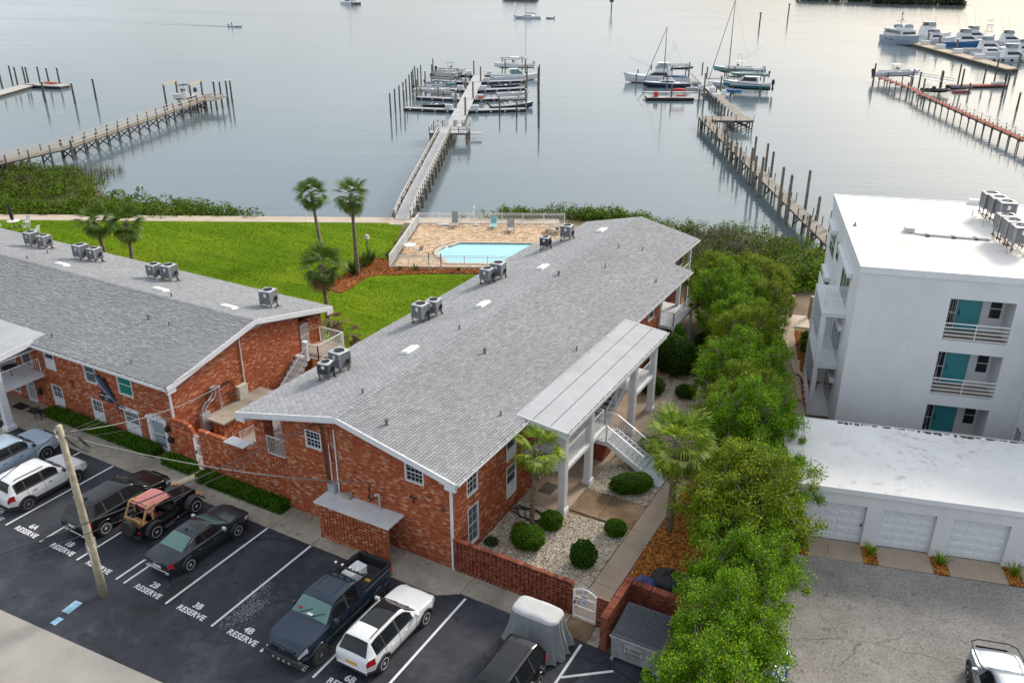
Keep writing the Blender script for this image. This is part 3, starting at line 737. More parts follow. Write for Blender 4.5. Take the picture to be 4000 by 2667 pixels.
# front gable wall
wf_=Wall((-27.3,YF,0),(1,0,0),(0,-1,0))
topF= lambda u:zroof(-27.3+u)-.30
holes=[rect(-25.83+27.3,-24.84+27.3,4.02,4.98),rect(-20.02+27.3,-19.01+27.3,3.98,4.97)]
poly=[(0,0),(9.7,0),(9.7,topF(9.7)),(XR+27.3,topF(XR+27.3)),(0,topF(0))]
wallF=wf_.core('wall','mortar',poly,holes,B)
lay_bricks(wf_,wallF,0,9.7,topF,holes,n_single=300,seed=5)
for h in holes:window(wf_,h[0][0],h[1][0],h[0][1],h[2][1],B,cols=4,rows=4)
sill=MB()
for h in holes:
    k=h[0][0]-.04
    while k<h[1][0]:wf_.box(sill,k,k+.06,h[0][1]-.105,h[0][1]-.005,0,.03);k+=.072
sill.build('brick_sill','brick',wallF)
# side wall towards the garden
ws_=Wall((-17.6,YF,0),(0,1,0),(1,0,0))
hs=[rect(1.27,2.24,3.03,4.36),rect(1.30,2.25,.29,2.38),rect(4.85,5.86,.80,2.58),rect(4.85,5.86,2.95,4.40),rect(23.6,24.7,3.39,4.66)]
pol=[(.011,0),(25.6,0),(25.6,4.78),(.011,4.78)]
wallS=ws_.core('wall','mortar',pol,hs,B)
lay_bricks(ws_,wallS,.011,25.6,4.78,hs,n_single=0,seed=6)
window(ws_,1.27,2.24,3.03,4.36,B,cols=3,rows=4);window(ws_,1.30,2.25,.29,2.38,B,cols=2,rows=4,pane='pane_grey')
window(ws_,4.85,5.86,.80,2.58,B,panel=.7);window(ws_,4.85,5.86,2.95,4.40,B,panel=.55);window(ws_,23.6,24.7,3.39,4.66,B)
for u in (8.3,10.9,14.6,17.4): # doors and windows under the porch
    window(ws_,u,u+.95,.04,2.1,B,name='door',sash=False,pane='pane_grey',recess=-.02);window(ws_,u+1.25,u+2.1,.9,2.1,B,recess=-.02)
    window(ws_,u,u+.95,2.65,4.5,B,name='door',sash=False,pane='pane_pale',recess=-.02)
# other walls, plain brick
mb=MB().box(-27.299,26.01,0,-27.1,51.0,4.9);mb.box(-27.1,51.2,0,-19.4,51.4,5.2);mb.box(-27.1,51.4,0,-19.6,62.0,4.95);mb.box(-19.6,57.5,0,-19.45,62.0,5.0)
mb.build('wall','brick_dark',B)
# recessed balconies at the far end
for y in (51.55,55.3):MB().box(-17.75,y,0,-17.5,y+.25,4.82).build('post','white_trim',B)
for y in (56.4,61.8):MB().box(-19.15,y,0,-18.95,y+.2,4.9).build('post','white_trim',B)
MB().box(-19.6,51.4,2.35,-16.5,55.6,2.55).build('balcony_floor','white_trim',B)
for y in (51.5,55.3):MB().box(-16.65,y,0,-16.5,y+.2,2.35).build('post','white_trim',B)
railing((-16.55,51.5,2.55),(-16.55,55.5,2.55),1.0,B);railing((-17.5,51.5,2.55),(-16.55,51.5,2.55),1.0,B)
railing((-19.0,56.6,2.6),(-19.0,61.8,2.6),1.0,B)
wq=Wall((-19.44,57.5,0),(0,1,0),(1,0,0))
window(wq,.6,2.4,2.65,4.5,B,name='door',pane='pane_grey',recess=-.03,sash=False);window(wq,2.7,4.0,2.65,4.5,B,recess=-.03)
# corner downspout
mb=MB();mb.box(-17.60,25.69,.05,-17.50,25.785,4.75);mb.box(-17.5,25.69,.05,-17.45,25.785,.12)
mb.build('downspout','white_trim',B)
# flat porch roof
pr=MB();pr.hexa([(-18.05,31.6,5.10),(-14.86,31.6,4.76),(-14.86,45.15,4.76),(-18.05,45.15,5.10),(-18.05,31.6,5.26),(-14.86,31.6,4.92),(-14.86,45.15,4.92),(-18.05,45.15,5.26)])
plain('roll_roofing',(0.40,0.41,0.425),0.8,var=0.10,scale=0.5)
porch=pr.build('porch_roof','roll_roofing',B)
sm=MB()
for f in (.12,.42,.72):
    x=-18.05+f*3.19;z=5.26-f*.34
    sm.hexa([(x,31.6,z),(x+.03,31.6,z),(x+.03,45.15,z),(x,45.15,z),(x,31.6,z+.008),(x+.03,31.6,z+.005),(x+.03,45.15,z+.005),(x,45.15,z+.008)])
sm.build('roof_seam','gutter_dark',porch)
mb=MB();mb.hexa([(-18.0,31.56,4.86),(-14.83,31.56,4.54),(-14.83,31.6,4.54),(-18.0,31.6,4.86),(-18.0,31.56,5.25),(-14.83,31.56,4.93),(-14.83,31.6,4.93),(-18.0,31.6,5.25)])
mb.box(-14.87,31.6,4.54,-14.83,45.19,4.91);mb.hexa([(-18.0,45.15,4.86),(-14.83,45.15,4.54),(-14.83,45.19,4.54),(-18.0,45.19,4.86),(-18.0,45.15,5.25),(-14.83,45.15,4.93),(-14.83,45.19,4.93),(-18.0,45.19,5.25)])
mb.box(-17.58,31.7,4.5,-14.9,45.1,4.54)
mb.build('fascia','white_trim',porch)
gutter(-14.82,31.6,45.2,4.95,porch)
for y in (32.15,35.15,41.1,44.2): # square columns with fluted faces
    c=MB();c.box(-15.42,y-.19,.3,-15.06,y+.17,4.54)
    col_=c.build('column','white_trim',B,bevel=0.01)
    fl=MB()
    for k in range(5):
        a=-.155+k*.07;fl.box(-15.06,y-.01+a,.32,-15.05,y-.01+a+.035,4.52);fl.box(-15.24+a,y-.20,.32,-15.24+a+.035,y-.19,4.52)
    fl.build('fluting','white_trim',col_)
    MB().box(-15.49,y-.26,.0,-14.99,y+.24,.26).box(-15.46,y-.23,.26,-15.02,y+.21,.32).build('column_base','white_trim',col_,bevel=0.01)
# upper gallery floor and rails
mb=MB();mb.box(-17.58,32.0,2.36,-15.08,36.9,2.56);mb.box(-17.58,36.9,2.36,-16.95,41.4,2.56);mb.box(-17.58,41.4,2.36,-15.08,44.4,2.56)
gal=mb.build('gallery_floor','white_trim',B)
railing((-17.5,32.06,2.56),(-15.45,32.06,2.56),1.0,gal);railing((-15.2,32.35,2.56),(-15.2,34.95,2.56),1.0,gal);railing((-15.2,35.35,2.56),(-15.2,36.85,2.56),1.0,gal)
railing((-15.2,41.4,2.56),(-15.2,44.1,2.56),1.0,gal);railing((-15.25,36.85,2.56),(-16.95,36.85,2.56),1.0,gal)
# outside stair: pad, lower flight, landing, upper flight
plain('stair_grey',(0.36,0.40,0.43),0.6,var=0.06);plain('tread_grip',(0.06,0.065,0.07),0.8)
st=MB().box(-13.0,36.5,-.05,-11.72,38.7,.15).build('stair_pad','stair_grey',B)
MB().box(-13.0,36.46,-.05,-11.68,36.5,.17).box(-11.72,36.5,-.05,-11.68,38.7,.17).build('kerb_edge','white_trim',st)
n=8
for k in range(n):
    x1=-13.0-2.1*k/n;z=.15+(1.45-.15)*(k+1)/n
    s_=MB().box(x1-2.1/n-.03,37.22,z-.05,x1,38.62,z).build('step','stair_grey',B)
    MB().box(x1-.02,37.22,z-.16,x1-.005,38.62,z-.05).build('riser','white_rail',s_)
mb=MB()
for y in (37.18,38.66):mb.bar((-12.95,y,.12),(-15.1,y,1.38),.05,.26)
mb.box(-16.95,37.16,1.2,-15.1,37.2,1.45);mb.box(-15.12,38.64,1.2,-15.08,38.7,1.45);mb.box(-16.95,37.2,1.38,-15.1,38.7,1.45)
for x in (-15.85,-16.93):mb.bar((x,38.7,1.35),(x,41.4,2.42),.05,.26)
mb.build('stair_stringer','white_trim',B)
for k in range(7):
    y0=38.7+2.7*k/7;z=1.45+(2.56-1.45)*(k+1)/7.2
    s_=MB().box(-16.9,y0,z-.05,-15.88,y0+2.7/7+.02,z).build('step','stair_grey',B)
    MB().box(-16.85,y0+.06,z,-15.93,y0+2.7/7-.03,z+.006).build('tread_grip','tread_grip',s_)
    MB().box(-16.9,y0,z-.15,-15.88,y0+.015,z-.05).build('riser','white_rail',s_)
for y in (37.2,38.64):railing((-12.95,y,.2),(-15.1,y,1.45),.95,B)
railing((-15.15,37.2,1.45),(-16.9,37.2,1.45),.95,B);railing((-15.85,38.75,1.5),(-15.85,41.4,2.56),.95,B);railing((-16.92,38.75,1.5),(-16.92,41.4,2.56),.95,B)
railing((-15.1,38.66,1.45),(-15.8,38.72,1.45),.95,B)
MB().box(-16.5,37.35,0,-15.35,38.5,1.2).build('stair_pier','brick_dark',B)
# brick column, landing and rails at the left corner
wcol=Wall((-29.2,YF,0),(1,0,0),(0,-1,0))
cc_=MB().box(-29.2,YF,0,-28.55,YF+.6,zroof(-29)-.25).build('corner_pillar','mortar',B)
lay_bricks(wcol,cc_,0,.65,4.75,[],seed=8)
lay_bricks(Wall((-28.55,YF,0),(0,1,0),(1,0,0)),cc_,0,.6,4.75,[],seed=9)
mb=MB().box(-29.6,YF+.02,2.55,-27.3,30.0,2.72);mb.build('landing','concrete_warm',B)
railing((-28.53,YF+.08,2.72),(-27.35,YF+.08,2.72),1.08,B);railing((-30.2,27.6,2.4),(-29.25,27.6,2.78),1.0,B)
railing((-33.6,28.6,.2),(-30.0,28.6,2.5),.95,B,'stair_railing')
sb=MB()
for k in range(10):sb.box(-33.4+k*.34,28.7,.02,-33.4+k*.34+.36,29.8,.26*(k+1))
sb.build('back_stair','concrete',B)
# lettering on the gable
plain('letter_black',(0.012,0.012,0.012),0.5)
lettering('wall_lettering','Bldg',.22,'letter_black',frame((-19.62,YF-.02,3.2),(1,0,0),(0,0,1)),B,.008)
lettering('wall_lettering','B',.22,'letter_black',frame((-19.62,YF-.02,2.95),(1,0,0),(0,0,1)),B,.008)
lettering('house_number','93',.20,'letter_black',frame((-18.03,YF-.02,3.02),(1,0,0),(0,0,1)),B,.008)
# roof furniture
for x,y in ((-18.05,30.93),(-18.08,39.4),(-21.45,50.93),(-22.15,54.89),(-20.79,56.08),(-18.13,51.92),(-23.85,27.87),(-24.01,36.63)):roof_pipe(x,y,zroof(x),B)
for x,y in ((-21.41,26.48),(-23.05,47.05),(-21.48,35.14)):roof_pipe(x,y,zroof(x),B,.07,.26)
for y in (33.4,40.94,48.73,58.55):skylight(-25.1,y,zroof(-25.1)+.01,B,(0,1,0),(-XE,0,-(ZR-ZE)))
for pr_,x,y,rz,lab in ((AC_B,-27.05,56.5,.1,'tall grey air conditioner alone near the far end of the right roof'),(AC_C,-27.55,53.9,.05,'small dark air conditioner by the far end of the right roof, above the pool'),
 (AC_A,-27.65,45.7,0,'left air conditioner of the pair beside the pool corner, on the right roof'),(AC_B,-27.35,46.65,.1,'right air conditioner of the pair beside the pool corner, on the right roof'),
 (AC_B,-27.75,38.2,0,'boxy left air conditioner of the pair halfway along the right roof'),(AC_A,-27.5,39.2,.15,'right air conditioner of the pair halfway along the right roof'),
 (AC_C,-27.55,29.5,.2,'small left air conditioner of the pair nearest the front gable of the right roof'),(AC_B,-27.55,30.6,-.1,'big right air conditioner of the pair nearest the front gable of the right roof')):
    put_ac(pr_,(x,y,zroof(x)+.02),rz,lab)
# ================================================================ screens, cabinet and garden walls by the right building
def screen(w,u0,u1,h,parent,mat='brick',n_single=0,seed=1,holes=(),depth=.16,cap=True,z0=0.0,name='screen_wall'):
    """pierced brick screen: stretchers with open gaps, staggered course by course"""
    fr=MB();
    w.box(fr,u0,u0+.1,z0,z0+h,-depth,0);w.box(fr,u1-.1,u1,z0,z0+h,-depth,0);w.box(fr,u0+.1,u1-.1,z0,z0+.14,-depth,-.002)
    o=fr.build(name,'mortar' if mat=='brick' else 'mortar_dark',parent)
    rg=random.Random(seed)
    lay_bricks(w,o,u0,u0+.2,h,[],mat,bl=.2,n_single=0,seed=seed+1,gap=0,proud=.01,z0=z0,bh=.066)
    lay_bricks(w,o,u1-.2,u1,h,[],mat,bl=.2,n_single=0,seed=seed+2,gap=0,proud=.01,z0=z0,bh=.066)
    lay_bricks(w,o,u0+.12,u1-.12,h-(.08 if cap else 0),list(holes),mat,bl=.192,bh=.072,j=.008,proud=.004,depth=depth,n_single=n_single//2,seed=seed,z0=z0,jitter=.003,vstep=.16)
    lay_bricks(w,o,u0+.12,u1-.12,h-(.08 if cap else 0),list(holes),mat,bl=.102,bh=.084,j=.008,gap=.09,proud=.004,depth=depth,n_single=n_single//2,seed=seed+5,z0=z0+.074,jitter=.003,vstep=.16,stag=False)
    if cap:
        c=MB();k=u0
        while k<u1:w.box(c,k,min(u1,k+.062),z0+h-.075,z0+h+.03,-depth-.03,.03);k+=.072
        c.build('coping',mat,o)
    return o
G1=wthing('screen_wall','tall pierced red brick wall between the white gate and the right building, hedge at its foot','wall',(-30.3,25.75,0))
w1=Wall((-33.38,25.75,0),(1,0,0),(0,-1,0))
screen(w1,0,6.16,2.74,G1,n_single=300,seed=11,name='pierced_brickwork')
MB().box(-31.3,25.5,2.78,-29.9,26.2,2.80).build('metal_flashing','galvanised',G1)
G2=wthing('screen_wall','pierced red brick pier with curved top beside the white gate','wall',(-35,26.05,0))
w2=Wall((-35.8,26.05,0),(1,0,0),(0,-1,0))
screen(w2,0,1.62,2.05,G2,seed=14,name='pierced_brickwork',cap=False)
arch=MB();n=14
for k in range(n):
    a0,a1=math.pi/2*k/n,math.pi/2*(k+.85)/n
    for (r0,r1) in ((.42,.66),):
        P= lambda r,a:(-34.78+r*math.sin(a)*1.0,2.0+r*math.cos(a))
        q=[P(r0,a0),P(r1,a0),P(r1,a1),P(r0,a1)]
        arch.hexa([(q[0][0],26.01,q[0][1]),(q[1][0],26.01,q[1][1]),(q[2][0],26.01,q[2][1]),(q[3][0],26.01,q[3][1]),(q[0][0],26.2,q[0][1]),(q[1][0],26.2,q[1][1]),(q[2][0],26.2,q[2][1]),(q[3][0],26.2,q[3][1])])
for k in range(14):arch.box(-35.8+k*.073,26.01,2.42,-35.8+k*.073+.063,26.2,2.66)
arch.build('coping','brick',G2)
lay_bricks(Wall((-35.8,26.06,0),(1,0,0),(0,-1,0)),MB().box(-35.79,26.07,2.04,-34.4,26.15,2.41).build('infill','mortar',G2),0,1.3,2.41,[],z0=2.05,seed=15)
def garden_gate(x0,x1,y,h,label,arch_h=.25,signs=False):
    o=wthing('gate',label,'gate',((x0+x1)/2,y,0))
    mb=MB()
    for x in (x0+.03,x1-.03):mb.bar((x,y,.03),(x,y,h),.06,.06)
    tp= lambda x:h-.02+arch_h*math.sin(math.pi*(x-x0)/(x1-x0))
    pts=[(x0+(x1-x0)*k/10,y,tp(x0+(x1-x0)*k/10)-.04) for k in range(11)]
    for a,c in zip(pts[:-1],pts[1:]):mb.bar(a,c,.04,.05)
    for z in (.12,h*.45,h*.78):mb.bar((x0,y,z),(x1,y,z),.035,.045)
    mb.build('gate_frame','white_rail',o)
    p=MB();n=max(6,int((x1-x0)/.105))
    for k in range(1,n):x=x0+(x1-x0)*k/n;p.cyl((x,y,.1),(x,y,tp(x)+.06),.012,n=5);p.cyl((x,y,tp(x)+.06),(x,y,tp(x)+.12),.02,.002,n=5)
    stuff(p.build('pickets','white_rail',o))
    MB().box(x0+.05,y-.05,h*.52,x0+.11,y+.05,h*.62).build('latch','black_plastic',o)
    if signs:
        for z,c,hh in ((h*.86,'paper_white',.2),(h*.66,'paper_blue',.26)):
            s_=MB().box(x0+.38,y-.035,z-hh/2,x0+.66,y-.025,z+hh/2).build('notice',c,o)
            lettering('notice_lettering','PRIVATE\nPROPERTY' if c=='paper_white' else 'POOL\nRULES',.05,'letter_black',frame((x0+.52,y-.038,z),(1,0,0),(0,0,1)),s_,.001,.001)
    return o
plain('paper_white',(0.75,0.74,0.72),0.8);plain('paper_blue',(0.55,0.62,0.75),0.8)
garden_gate(-34.12,-33.42,25.95,2.0,'narrow white arched gate in the tall brick wall between the two buildings')
garden_gate(-11.56,-10.5,25.7,1.45,'white arched picket gate with notices at the end of the garden path',.22,True)
# utility cabinet against the gable
G3=wthing('utility_enclosure','pierced brick enclosure with pale slab roof against the gable, beside the pickup truck','enclosure',(-22.4,25.1,0))
w3=Wall((-24.36,24.66,0),(1,0,0),(0,-1,0))
screen(w3,0,3.98,1.93,G3,n_single=300,seed=21,cap=False,name='pierced_brickwork')
lay_bricks(Wall((-20.38,24.66,0),(0,1,0),(1,0,0)),MB().box(-20.5,24.67,0,-20.381,24.76,1.9).build('pier','mortar',G3),0,.1,1.93,[],seed=22)
MB().box(-24.3,24.8,0,-24.2,25.78,1.9).build('side_wall','brick',G3)
plain('slab_white',(0.60,0.61,0.61),0.7,var=0.08,scale=1.2)
MB().box(-24.56,24.56,1.95,-20.2,25.785,2.03).build('slab_roof','slab_white',G3,bevel=.008)
tag(scatter(gD,300,.03,.055,.008,31).build('gravel','gravel',raw=True),'little patch of gravel between the enclosure and the gable','gravel',kind='stuff')
tag(scatter(gE,1200,.035,.07,.02,32).build('gravel','gravel',raw=True),'pale stones around the foot of the white porch column at the left','gravel',kind='stuff')
# service box, conduits, cables on the gable
o=wthing('service_box','grey electrical box standing on the slab roof of the brick enclosure','utility box',(-24.26,25.7,2.03));MB().box(-24.47,25.5,2.04,-24.06,25.78,2.48).build('cabinet','galvanised',o,bevel=.01)
mb=MB();mb.cyl((-23.95,25.73,2.04),(-23.95,25.73,5.5),.035,n=8);mb.cyl((-24.32,25.73,2.48),(-24.32,25.73,4.6),.03,n=8);mb.build('conduit','white_trim',o)
cb=MB()
for k in range(4):
    x=-24.75+.06*k;cb.tube([(x,25.6,5.72),(x+.05,25.68,5.3),(x+.08,25.7,4.0),(x+.1,25.7,2.9),(x+.25,25.68,2.6),(-24.3,25.66,2.5)],.012,5)
cb.tube([(-24.1,25.55,5.65),(-24.2,25.68,5.0),(-24.28,25.7,4.2),(-24.05,25.7,3.6),(-23.95,25.72,3.55)],.016,5)
cb.build('cable','cable_black',o)
o=wthing('service_mast','short grey service mast with looped black cables above the slab roof','service mast',(-21.43,25.6,2.03))
mb=MB();mb.cyl((-21.43,25.6,2.03),(-21.43,25.6,2.75),.055,n=10);mb.tube([(-21.43,25.6,2.72),(-21.44,25.58,2.84),(-21.52,25.55,2.86),(-21.6,25.52,2.78)],[.055,.065,.065,.07],8)
mb.build('mast','galvanised',o)
cb=MB()
for k in range(4):cb.tube([(-21.6,25.52,2.78),(-21.78-.05*k,25.55,2.45-.05*k),(-21.95-.04*k,25.58,2.55),(-22.02+.03*k,25.6,2.95),(-21.95,25.6,3.2),(-22.1,25.55,3.3)],.016,5)
cb.build('cable','cable_black',o)
tag(MB().box(-23.6,25.5,2.04,-23.1,25.76,2.2).build('concrete_block','concrete',bevel=.01),'weathered concrete block lying on the pale slab roof','block')
# low wall along the sidewalk
LW=wthing('garden_wall','low brick wall with pierced panel along the sidewalk, in front of the gravel garden','wall',(-14.6,25.7,0))
wl_=Wall((-17.55,25.72,0),(1,0,0),(0,-1,0))
screen(wl_,0,5.96,1.66,LW,'brick_dark',n_single=300,seed=41,cap=False,name='pierced_brickwork')
k=MB();u=0
while u<5.96:wl_.box(k,u,min(5.96,u+.2),1.66,1.73,-.16,.03);u+=.21
k.build('coping','brick_dark',LW)
MB().box(-17.54,25.82,0,-11.6,25.86,1.6).build('backing','mortar_dark',LW)
DW=wthing('dumpster_wall','dark red brick wall around the dumpster','wall',(-8.5,26,0))
wa=Wall((-9.55,24.5,0),(0,1,0),(1,0,0));
o=MB().box(-9.8,24.5,0,-9.551,27.3,1.62).build('wall','mortar_dark',DW)
lay_bricks(wa,o,0,2.5,1.62,[],'brick_dark',seed=43);lay_bricks(Wall((-9.8,24.5,0),(1,0,0),(0,-1,0)),o,0,.25,1.62,[],'brick_dark',bl=.11,seed=44)
lay_bricks(Wall((-9.8,27.3,0),(0,-1,0),(-1,0,0)),o,0,2.8,1.62,[],'brick_dark',seed=45)
o=MB().box(-9.549,27.05,0,-5.9,27.3,1.5).build('wall','mortar_dark',DW)
lay_bricks(Wall((-9.54,27.05,0),(1,0,0),(0,-1,0)),o,0,3.6,1.5,[],'brick_dark',seed=46)
k=MB();u=0
while u<2.8:k.box(-9.83,24.47+u,1.62,-9.52,min(27.33,24.47+u+.1),1.70);u+=.11
u=.32
while u<3.9:k.box(-9.83+u,27.02,1.5,-9.83+u+.1,27.33,1.58);u+=.11
k.build('coping','brick_dark',DW)
o=MB().box(-10.47,25.66,0,-9.81,25.8,1.5).build('stub_wall','mortar_dark',DW);lay_bricks(Wall((-10.47,25.66,0),(1,0,0),(0,-1,0)),o,0,.66,1.5,[],'brick_dark',seed=47,gap=.03)
# ================================================================ LEFT BRICK BUILDING (ridge runs along the lot)
A=wthing('brick_apartment_building','red brick building at the left with blue marlin on its wall and grey shingle roof','building',(-50,32,0))
YR,ZA,HA,ZAE=32.5,6.1,6.6,4.62
def zra(y):return ZA-abs(y-YR)*(ZA-ZAE)/HA
XA0,XA1=-84.0,-35.45
mb=MB()
for sg in (-1,1):
    e=YR+sg*HA
    mb.hexa([(XA0,YR,ZA-.2),(XA1,YR,ZA-.2),(XA1,e,ZAE-.2),(XA0,e,ZAE-.2),(XA0,YR,ZA-.01),(XA1,YR,ZA-.01),(XA1,e,ZAE-.01),(XA0,e,ZAE-.01)])
roofA=mb.build('roof','underlay',A)
SLA=math.hypot(HA,ZA-ZAE)
shingles((XA1,YR-HA,ZAE),(-1,0,0),(0,HA,ZA-ZAE),(0,-(ZA-ZAE),HA),40.0,SLA,roofA,n_single=300,seed=13)
shingles((XA1,YR+HA,ZAE),(-1,0,0),(0,-HA,ZA-ZAE),(0,(ZA-ZAE),HA),48.0,SLA,roofA,seed=14)
rc=MB()
for k in range(190):
    x=XA1-k*.2475
    for sg in (-1,1):rc.hexa([(x,YR,ZA+.03),(x,YR+sg*.16,ZA-.006),(x-.26,YR+sg*.16,ZA-.016),(x-.26,YR,ZA+.02),(x,YR,ZA+.045),(x,YR+sg*.16,ZA+.01),(x-.26,YR+sg*.16,ZA-.006),(x-.26,YR,ZA+.03)])
stuff(rc.build('ridge_cap','shingle',roofA,raw=True))
mb=MB()
for sg in (-1,1):
    e=YR+sg*(HA+.03)
    for x,h in ((XA1+.05,.24),(XA1+.005,.30)):
        mb.hexa([(x-.045,YR,ZA-.02-h),(x,YR,ZA-.02-h),(x,e,ZAE-.02-h),(x-.045,e,ZAE-.02-h),(x-.045,YR,ZA+.02),(x,YR,ZA+.02),(x,e,ZAE+.02),(x-.045,e,ZAE+.02)])
    mb.box(XA0,e-.02,ZAE-.26,XA1,e+.02,ZAE-.03)
    mb.hexa([(XA1-.1,e,ZAE-.40),(XA1+.045,e,ZAE-.40),(XA1+.045,e-sg*.55,ZAE-.40),(XA1-.1,e-sg*.55,ZAE-.40),(XA1-.1,e,ZAE-.2),(XA1+.045,e,ZAE-.2),(XA1+.045,e-sg*.55,ZAE-.1),(XA1-.1,e-sg*.55,ZAE-.1)])
mb.box(XA0,YR-HA,ZAE-.265,XA1,YR-HA+.55,ZAE-.235)
# louvred peak of the gable
pk=MB()
for k in range(6):z=ZA-.34-k*.06;hw=(ZA-.22-z)*4.2;pk.hexa([(-35.88,YR-hw,z),(-35.80,YR-hw,z-.03),(-35.80,YR+hw,z-.03),(-35.88,YR+hw,z),(-35.88,YR-hw,z+.045),(-35.82,YR-hw,z+.02),(-35.82,YR+hw,z+.02),(-35.88,YR+hw,z+.045)])
mb.build('fascia','white_trim',A);pk.build('gable_vent','porch_panel',A)
g=MB();g.box(-47.4,YR-HA-.15,ZAE-.13,XA1,YR-HA-.05,ZAE-.11);g.box(-47.4,YR-HA-.17,ZAE-.13,XA1,YR-HA-.15,ZAE-.005)
go=g.build('gutter','white_trim',A);MB().box(-47.4,YR-HA-.15,ZAE-.11,XA1-.02,YR-HA-.05,ZAE-.06).build('gutter_fill','gutter_dark',go)  # same dark strip along this gutter's inside
stp=MB();k=-47
while k<XA1:stp.bar((k,YR-HA+.02,ZAE+.0),(k,YR-HA-.17,ZAE-.004),.035,.01);k+=.75
stp.build('hanger_straps','white_trim',go)
# front wall
YA=26.4
wA=Wall((-60,YA,0),(1,0,0),(0,-1,0))
W=[(-46.9,-45.92,2.86,4.16),(-43.25,-42.22,2.88,4.13),(-40.36,-39.11,2.82,4.14),(-46.9,-45.86,.21,1.81),(-43.17,-42.16,.20,1.80),(-40.30,-39.03,.16,1.9),(-38.1,-36.85,.02,1.9)]
hA=[rect(a+60,b_+60,c,d) for a,b_,c,d in W]
hP=[rect(60-49.6,60-48.7,.04,2.0),rect(60-51.4,60-50.3,.3,1.9),rect(60-49.4,60-48.3,2.5,4.25),rect(60-51,60-50,2.5,4.25)]
pA=[(0,-.05),(24.1,-.05),(24.1,4.36),(0,4.36)]
wallA=wA.core('wall','mortar',pA,hA+hP,A)
lay_bricks(wA,wallA,7,24.1,4.36,hA+hP,n_single=300,seed=51)
u= lambda i:(W[i][0]+60,W[i][1]+60,W[i][2],W[i][3])
window(wA,*u(0),A,panel=.66);window(wA,*u(1),A,pane='pane_grey');window(wA,*u(2),A,pane='pane_green',label='window with green panes')
window(wA,*u(3),A,panel=.72,cols=3,rows=4);window(wA,*u(4),A,panel=.72,cols=3,rows=4);w6=window(wA,*u(5),A,panel=.8,cols=2,rows=4,pane='pane_grey')
hd=MB();wA.box(hd,19.4,21.1,1.9,2.06,0,.14);hd.build('window_header','white_trim',w6,bevel=.01)
d=window(wA,*u(6),A,name='door',sash=True,pane='pane_pale',fw=.12,recess=.05)
pd=MB();wA.box(pd,21.75,21.95,.0,1.95,0,.09);wA.box(pd,23.1,23.3,.0,1.95,0,.09);wA.box(pd,21.7,23.35,1.93,2.05,0,.13)
pd.extr([wA.p(21.7,2.05,.0),wA.p(22.3,2.30,0),wA.p(22.3,2.05,0)],(0,-.13,0));pd.extr([wA.p(23.35,2.05,.0),wA.p(22.75,2.30,0),wA.p(22.75,2.05,0)],(0,-.13,0));wA.box(pd,22.46,22.6,2.05,2.34,0,.1)
pd.build('door_surround','white_trim',d)
hd=MB();wA.box(hd,22.95,22.99,.85,1.05,0,.05);wA.box(hd,22.86,22.98,.93,.96,.04,.06);hd.build('door_handle','dark',d)
wA_u= lambda x:x+60
window(wA,wA_u(-49.6),wA_u(-48.7),.04,2.0,A,name='door',pane='pane_pale');window(wA,wA_u(-51.4),wA_u(-50.3),.3,1.9,A,pane='pane_grey',sash=False)
window(wA,wA_u(-49.4),wA_u(-48.3),2.5,4.25,A,name='door',pane='pane_grey',sash=False);window(wA,wA_u(-51),wA_u(-50),2.5,4.25,A,name='door',pane='pane_pale')
# gable wall
wG=Wall((-35.9,YA,0),(0,1,0),(1,0,0))
tG= lambda v:zra(YA+v)-.32
pG=[(.011,0),(9.95,0),(9.95,tG(9.95)),(YR-YA,tG(YR-YA)),(.011,tG(0))]
wallG=wG.core('wall','mortar',pG,[],A)
lay_bricks(wG,wallG,.011,9.95,tG,[],seed=52)
MB().box(-59.9,26.62,0,-36.12,38.7,4.3).build('wall','brick_dark',A)
lay_bricks(Wall((-35.9,37.25,0),(0,1,0),(1,0,0)),MB().box(-36.4,37.25,0,-35.901,38.15,4.4).build('corner_pillar','brick',A),0,.9,4.4,[],seed=53)
lay_bricks(Wall((-36.4,37.25,0),(1,0,0),(0,-1,0)),wallG,0,.49,4.4,[],seed=54)
mb=MB().box(-36.1,36.4,2.35,-33.85,38.2,2.5);mb.build('landing','concrete_warm',A)
railing((-33.9,35.75,2.5),(-33.9,38.1,2.5),1.0,A);railing((-35.85,38.15,2.5),(-33.9,38.15,2.5),1.0,A)
MB().box(-34.95,35.6,2.3,-34.75,35.8,3.6).box(-35.0,35.55,3.55,-34.7,35.85,3.62).build('newel_post','white_trim',A)
railing((-34.85,35.7,2.5),(-33.9,35.75,2.5),1.0,A)
railing((-34.8,35.6,2.3),(-34.8,32.6,.3),.95,A,'stair_railing',ends=False)
for k in range(9):MB().box(-35.85,35.7-k*.3,2.2-k*.26,-34.85,36.02-k*.3,2.42-k*.26).build('step','slab_white',A)
gt=MB()
for k in range(14):gt.bar((-35.85,36.42+.057*k,2.55),(-35.85,36.42+.057*k,4.15+.1*math.sin(k/13*math.pi)),.014,.014)
for z in (2.62,3.4,4.1):gt.bar((-35.85,36.4,z),(-35.85,37.2,z),.03,.03)
gt.build('landing_gate','white_rail',A)
mb=MB();mb.box(-35.99,26.28,.02,-35.89,26.385,4.35);mb.build('downspout','white_trim',A)
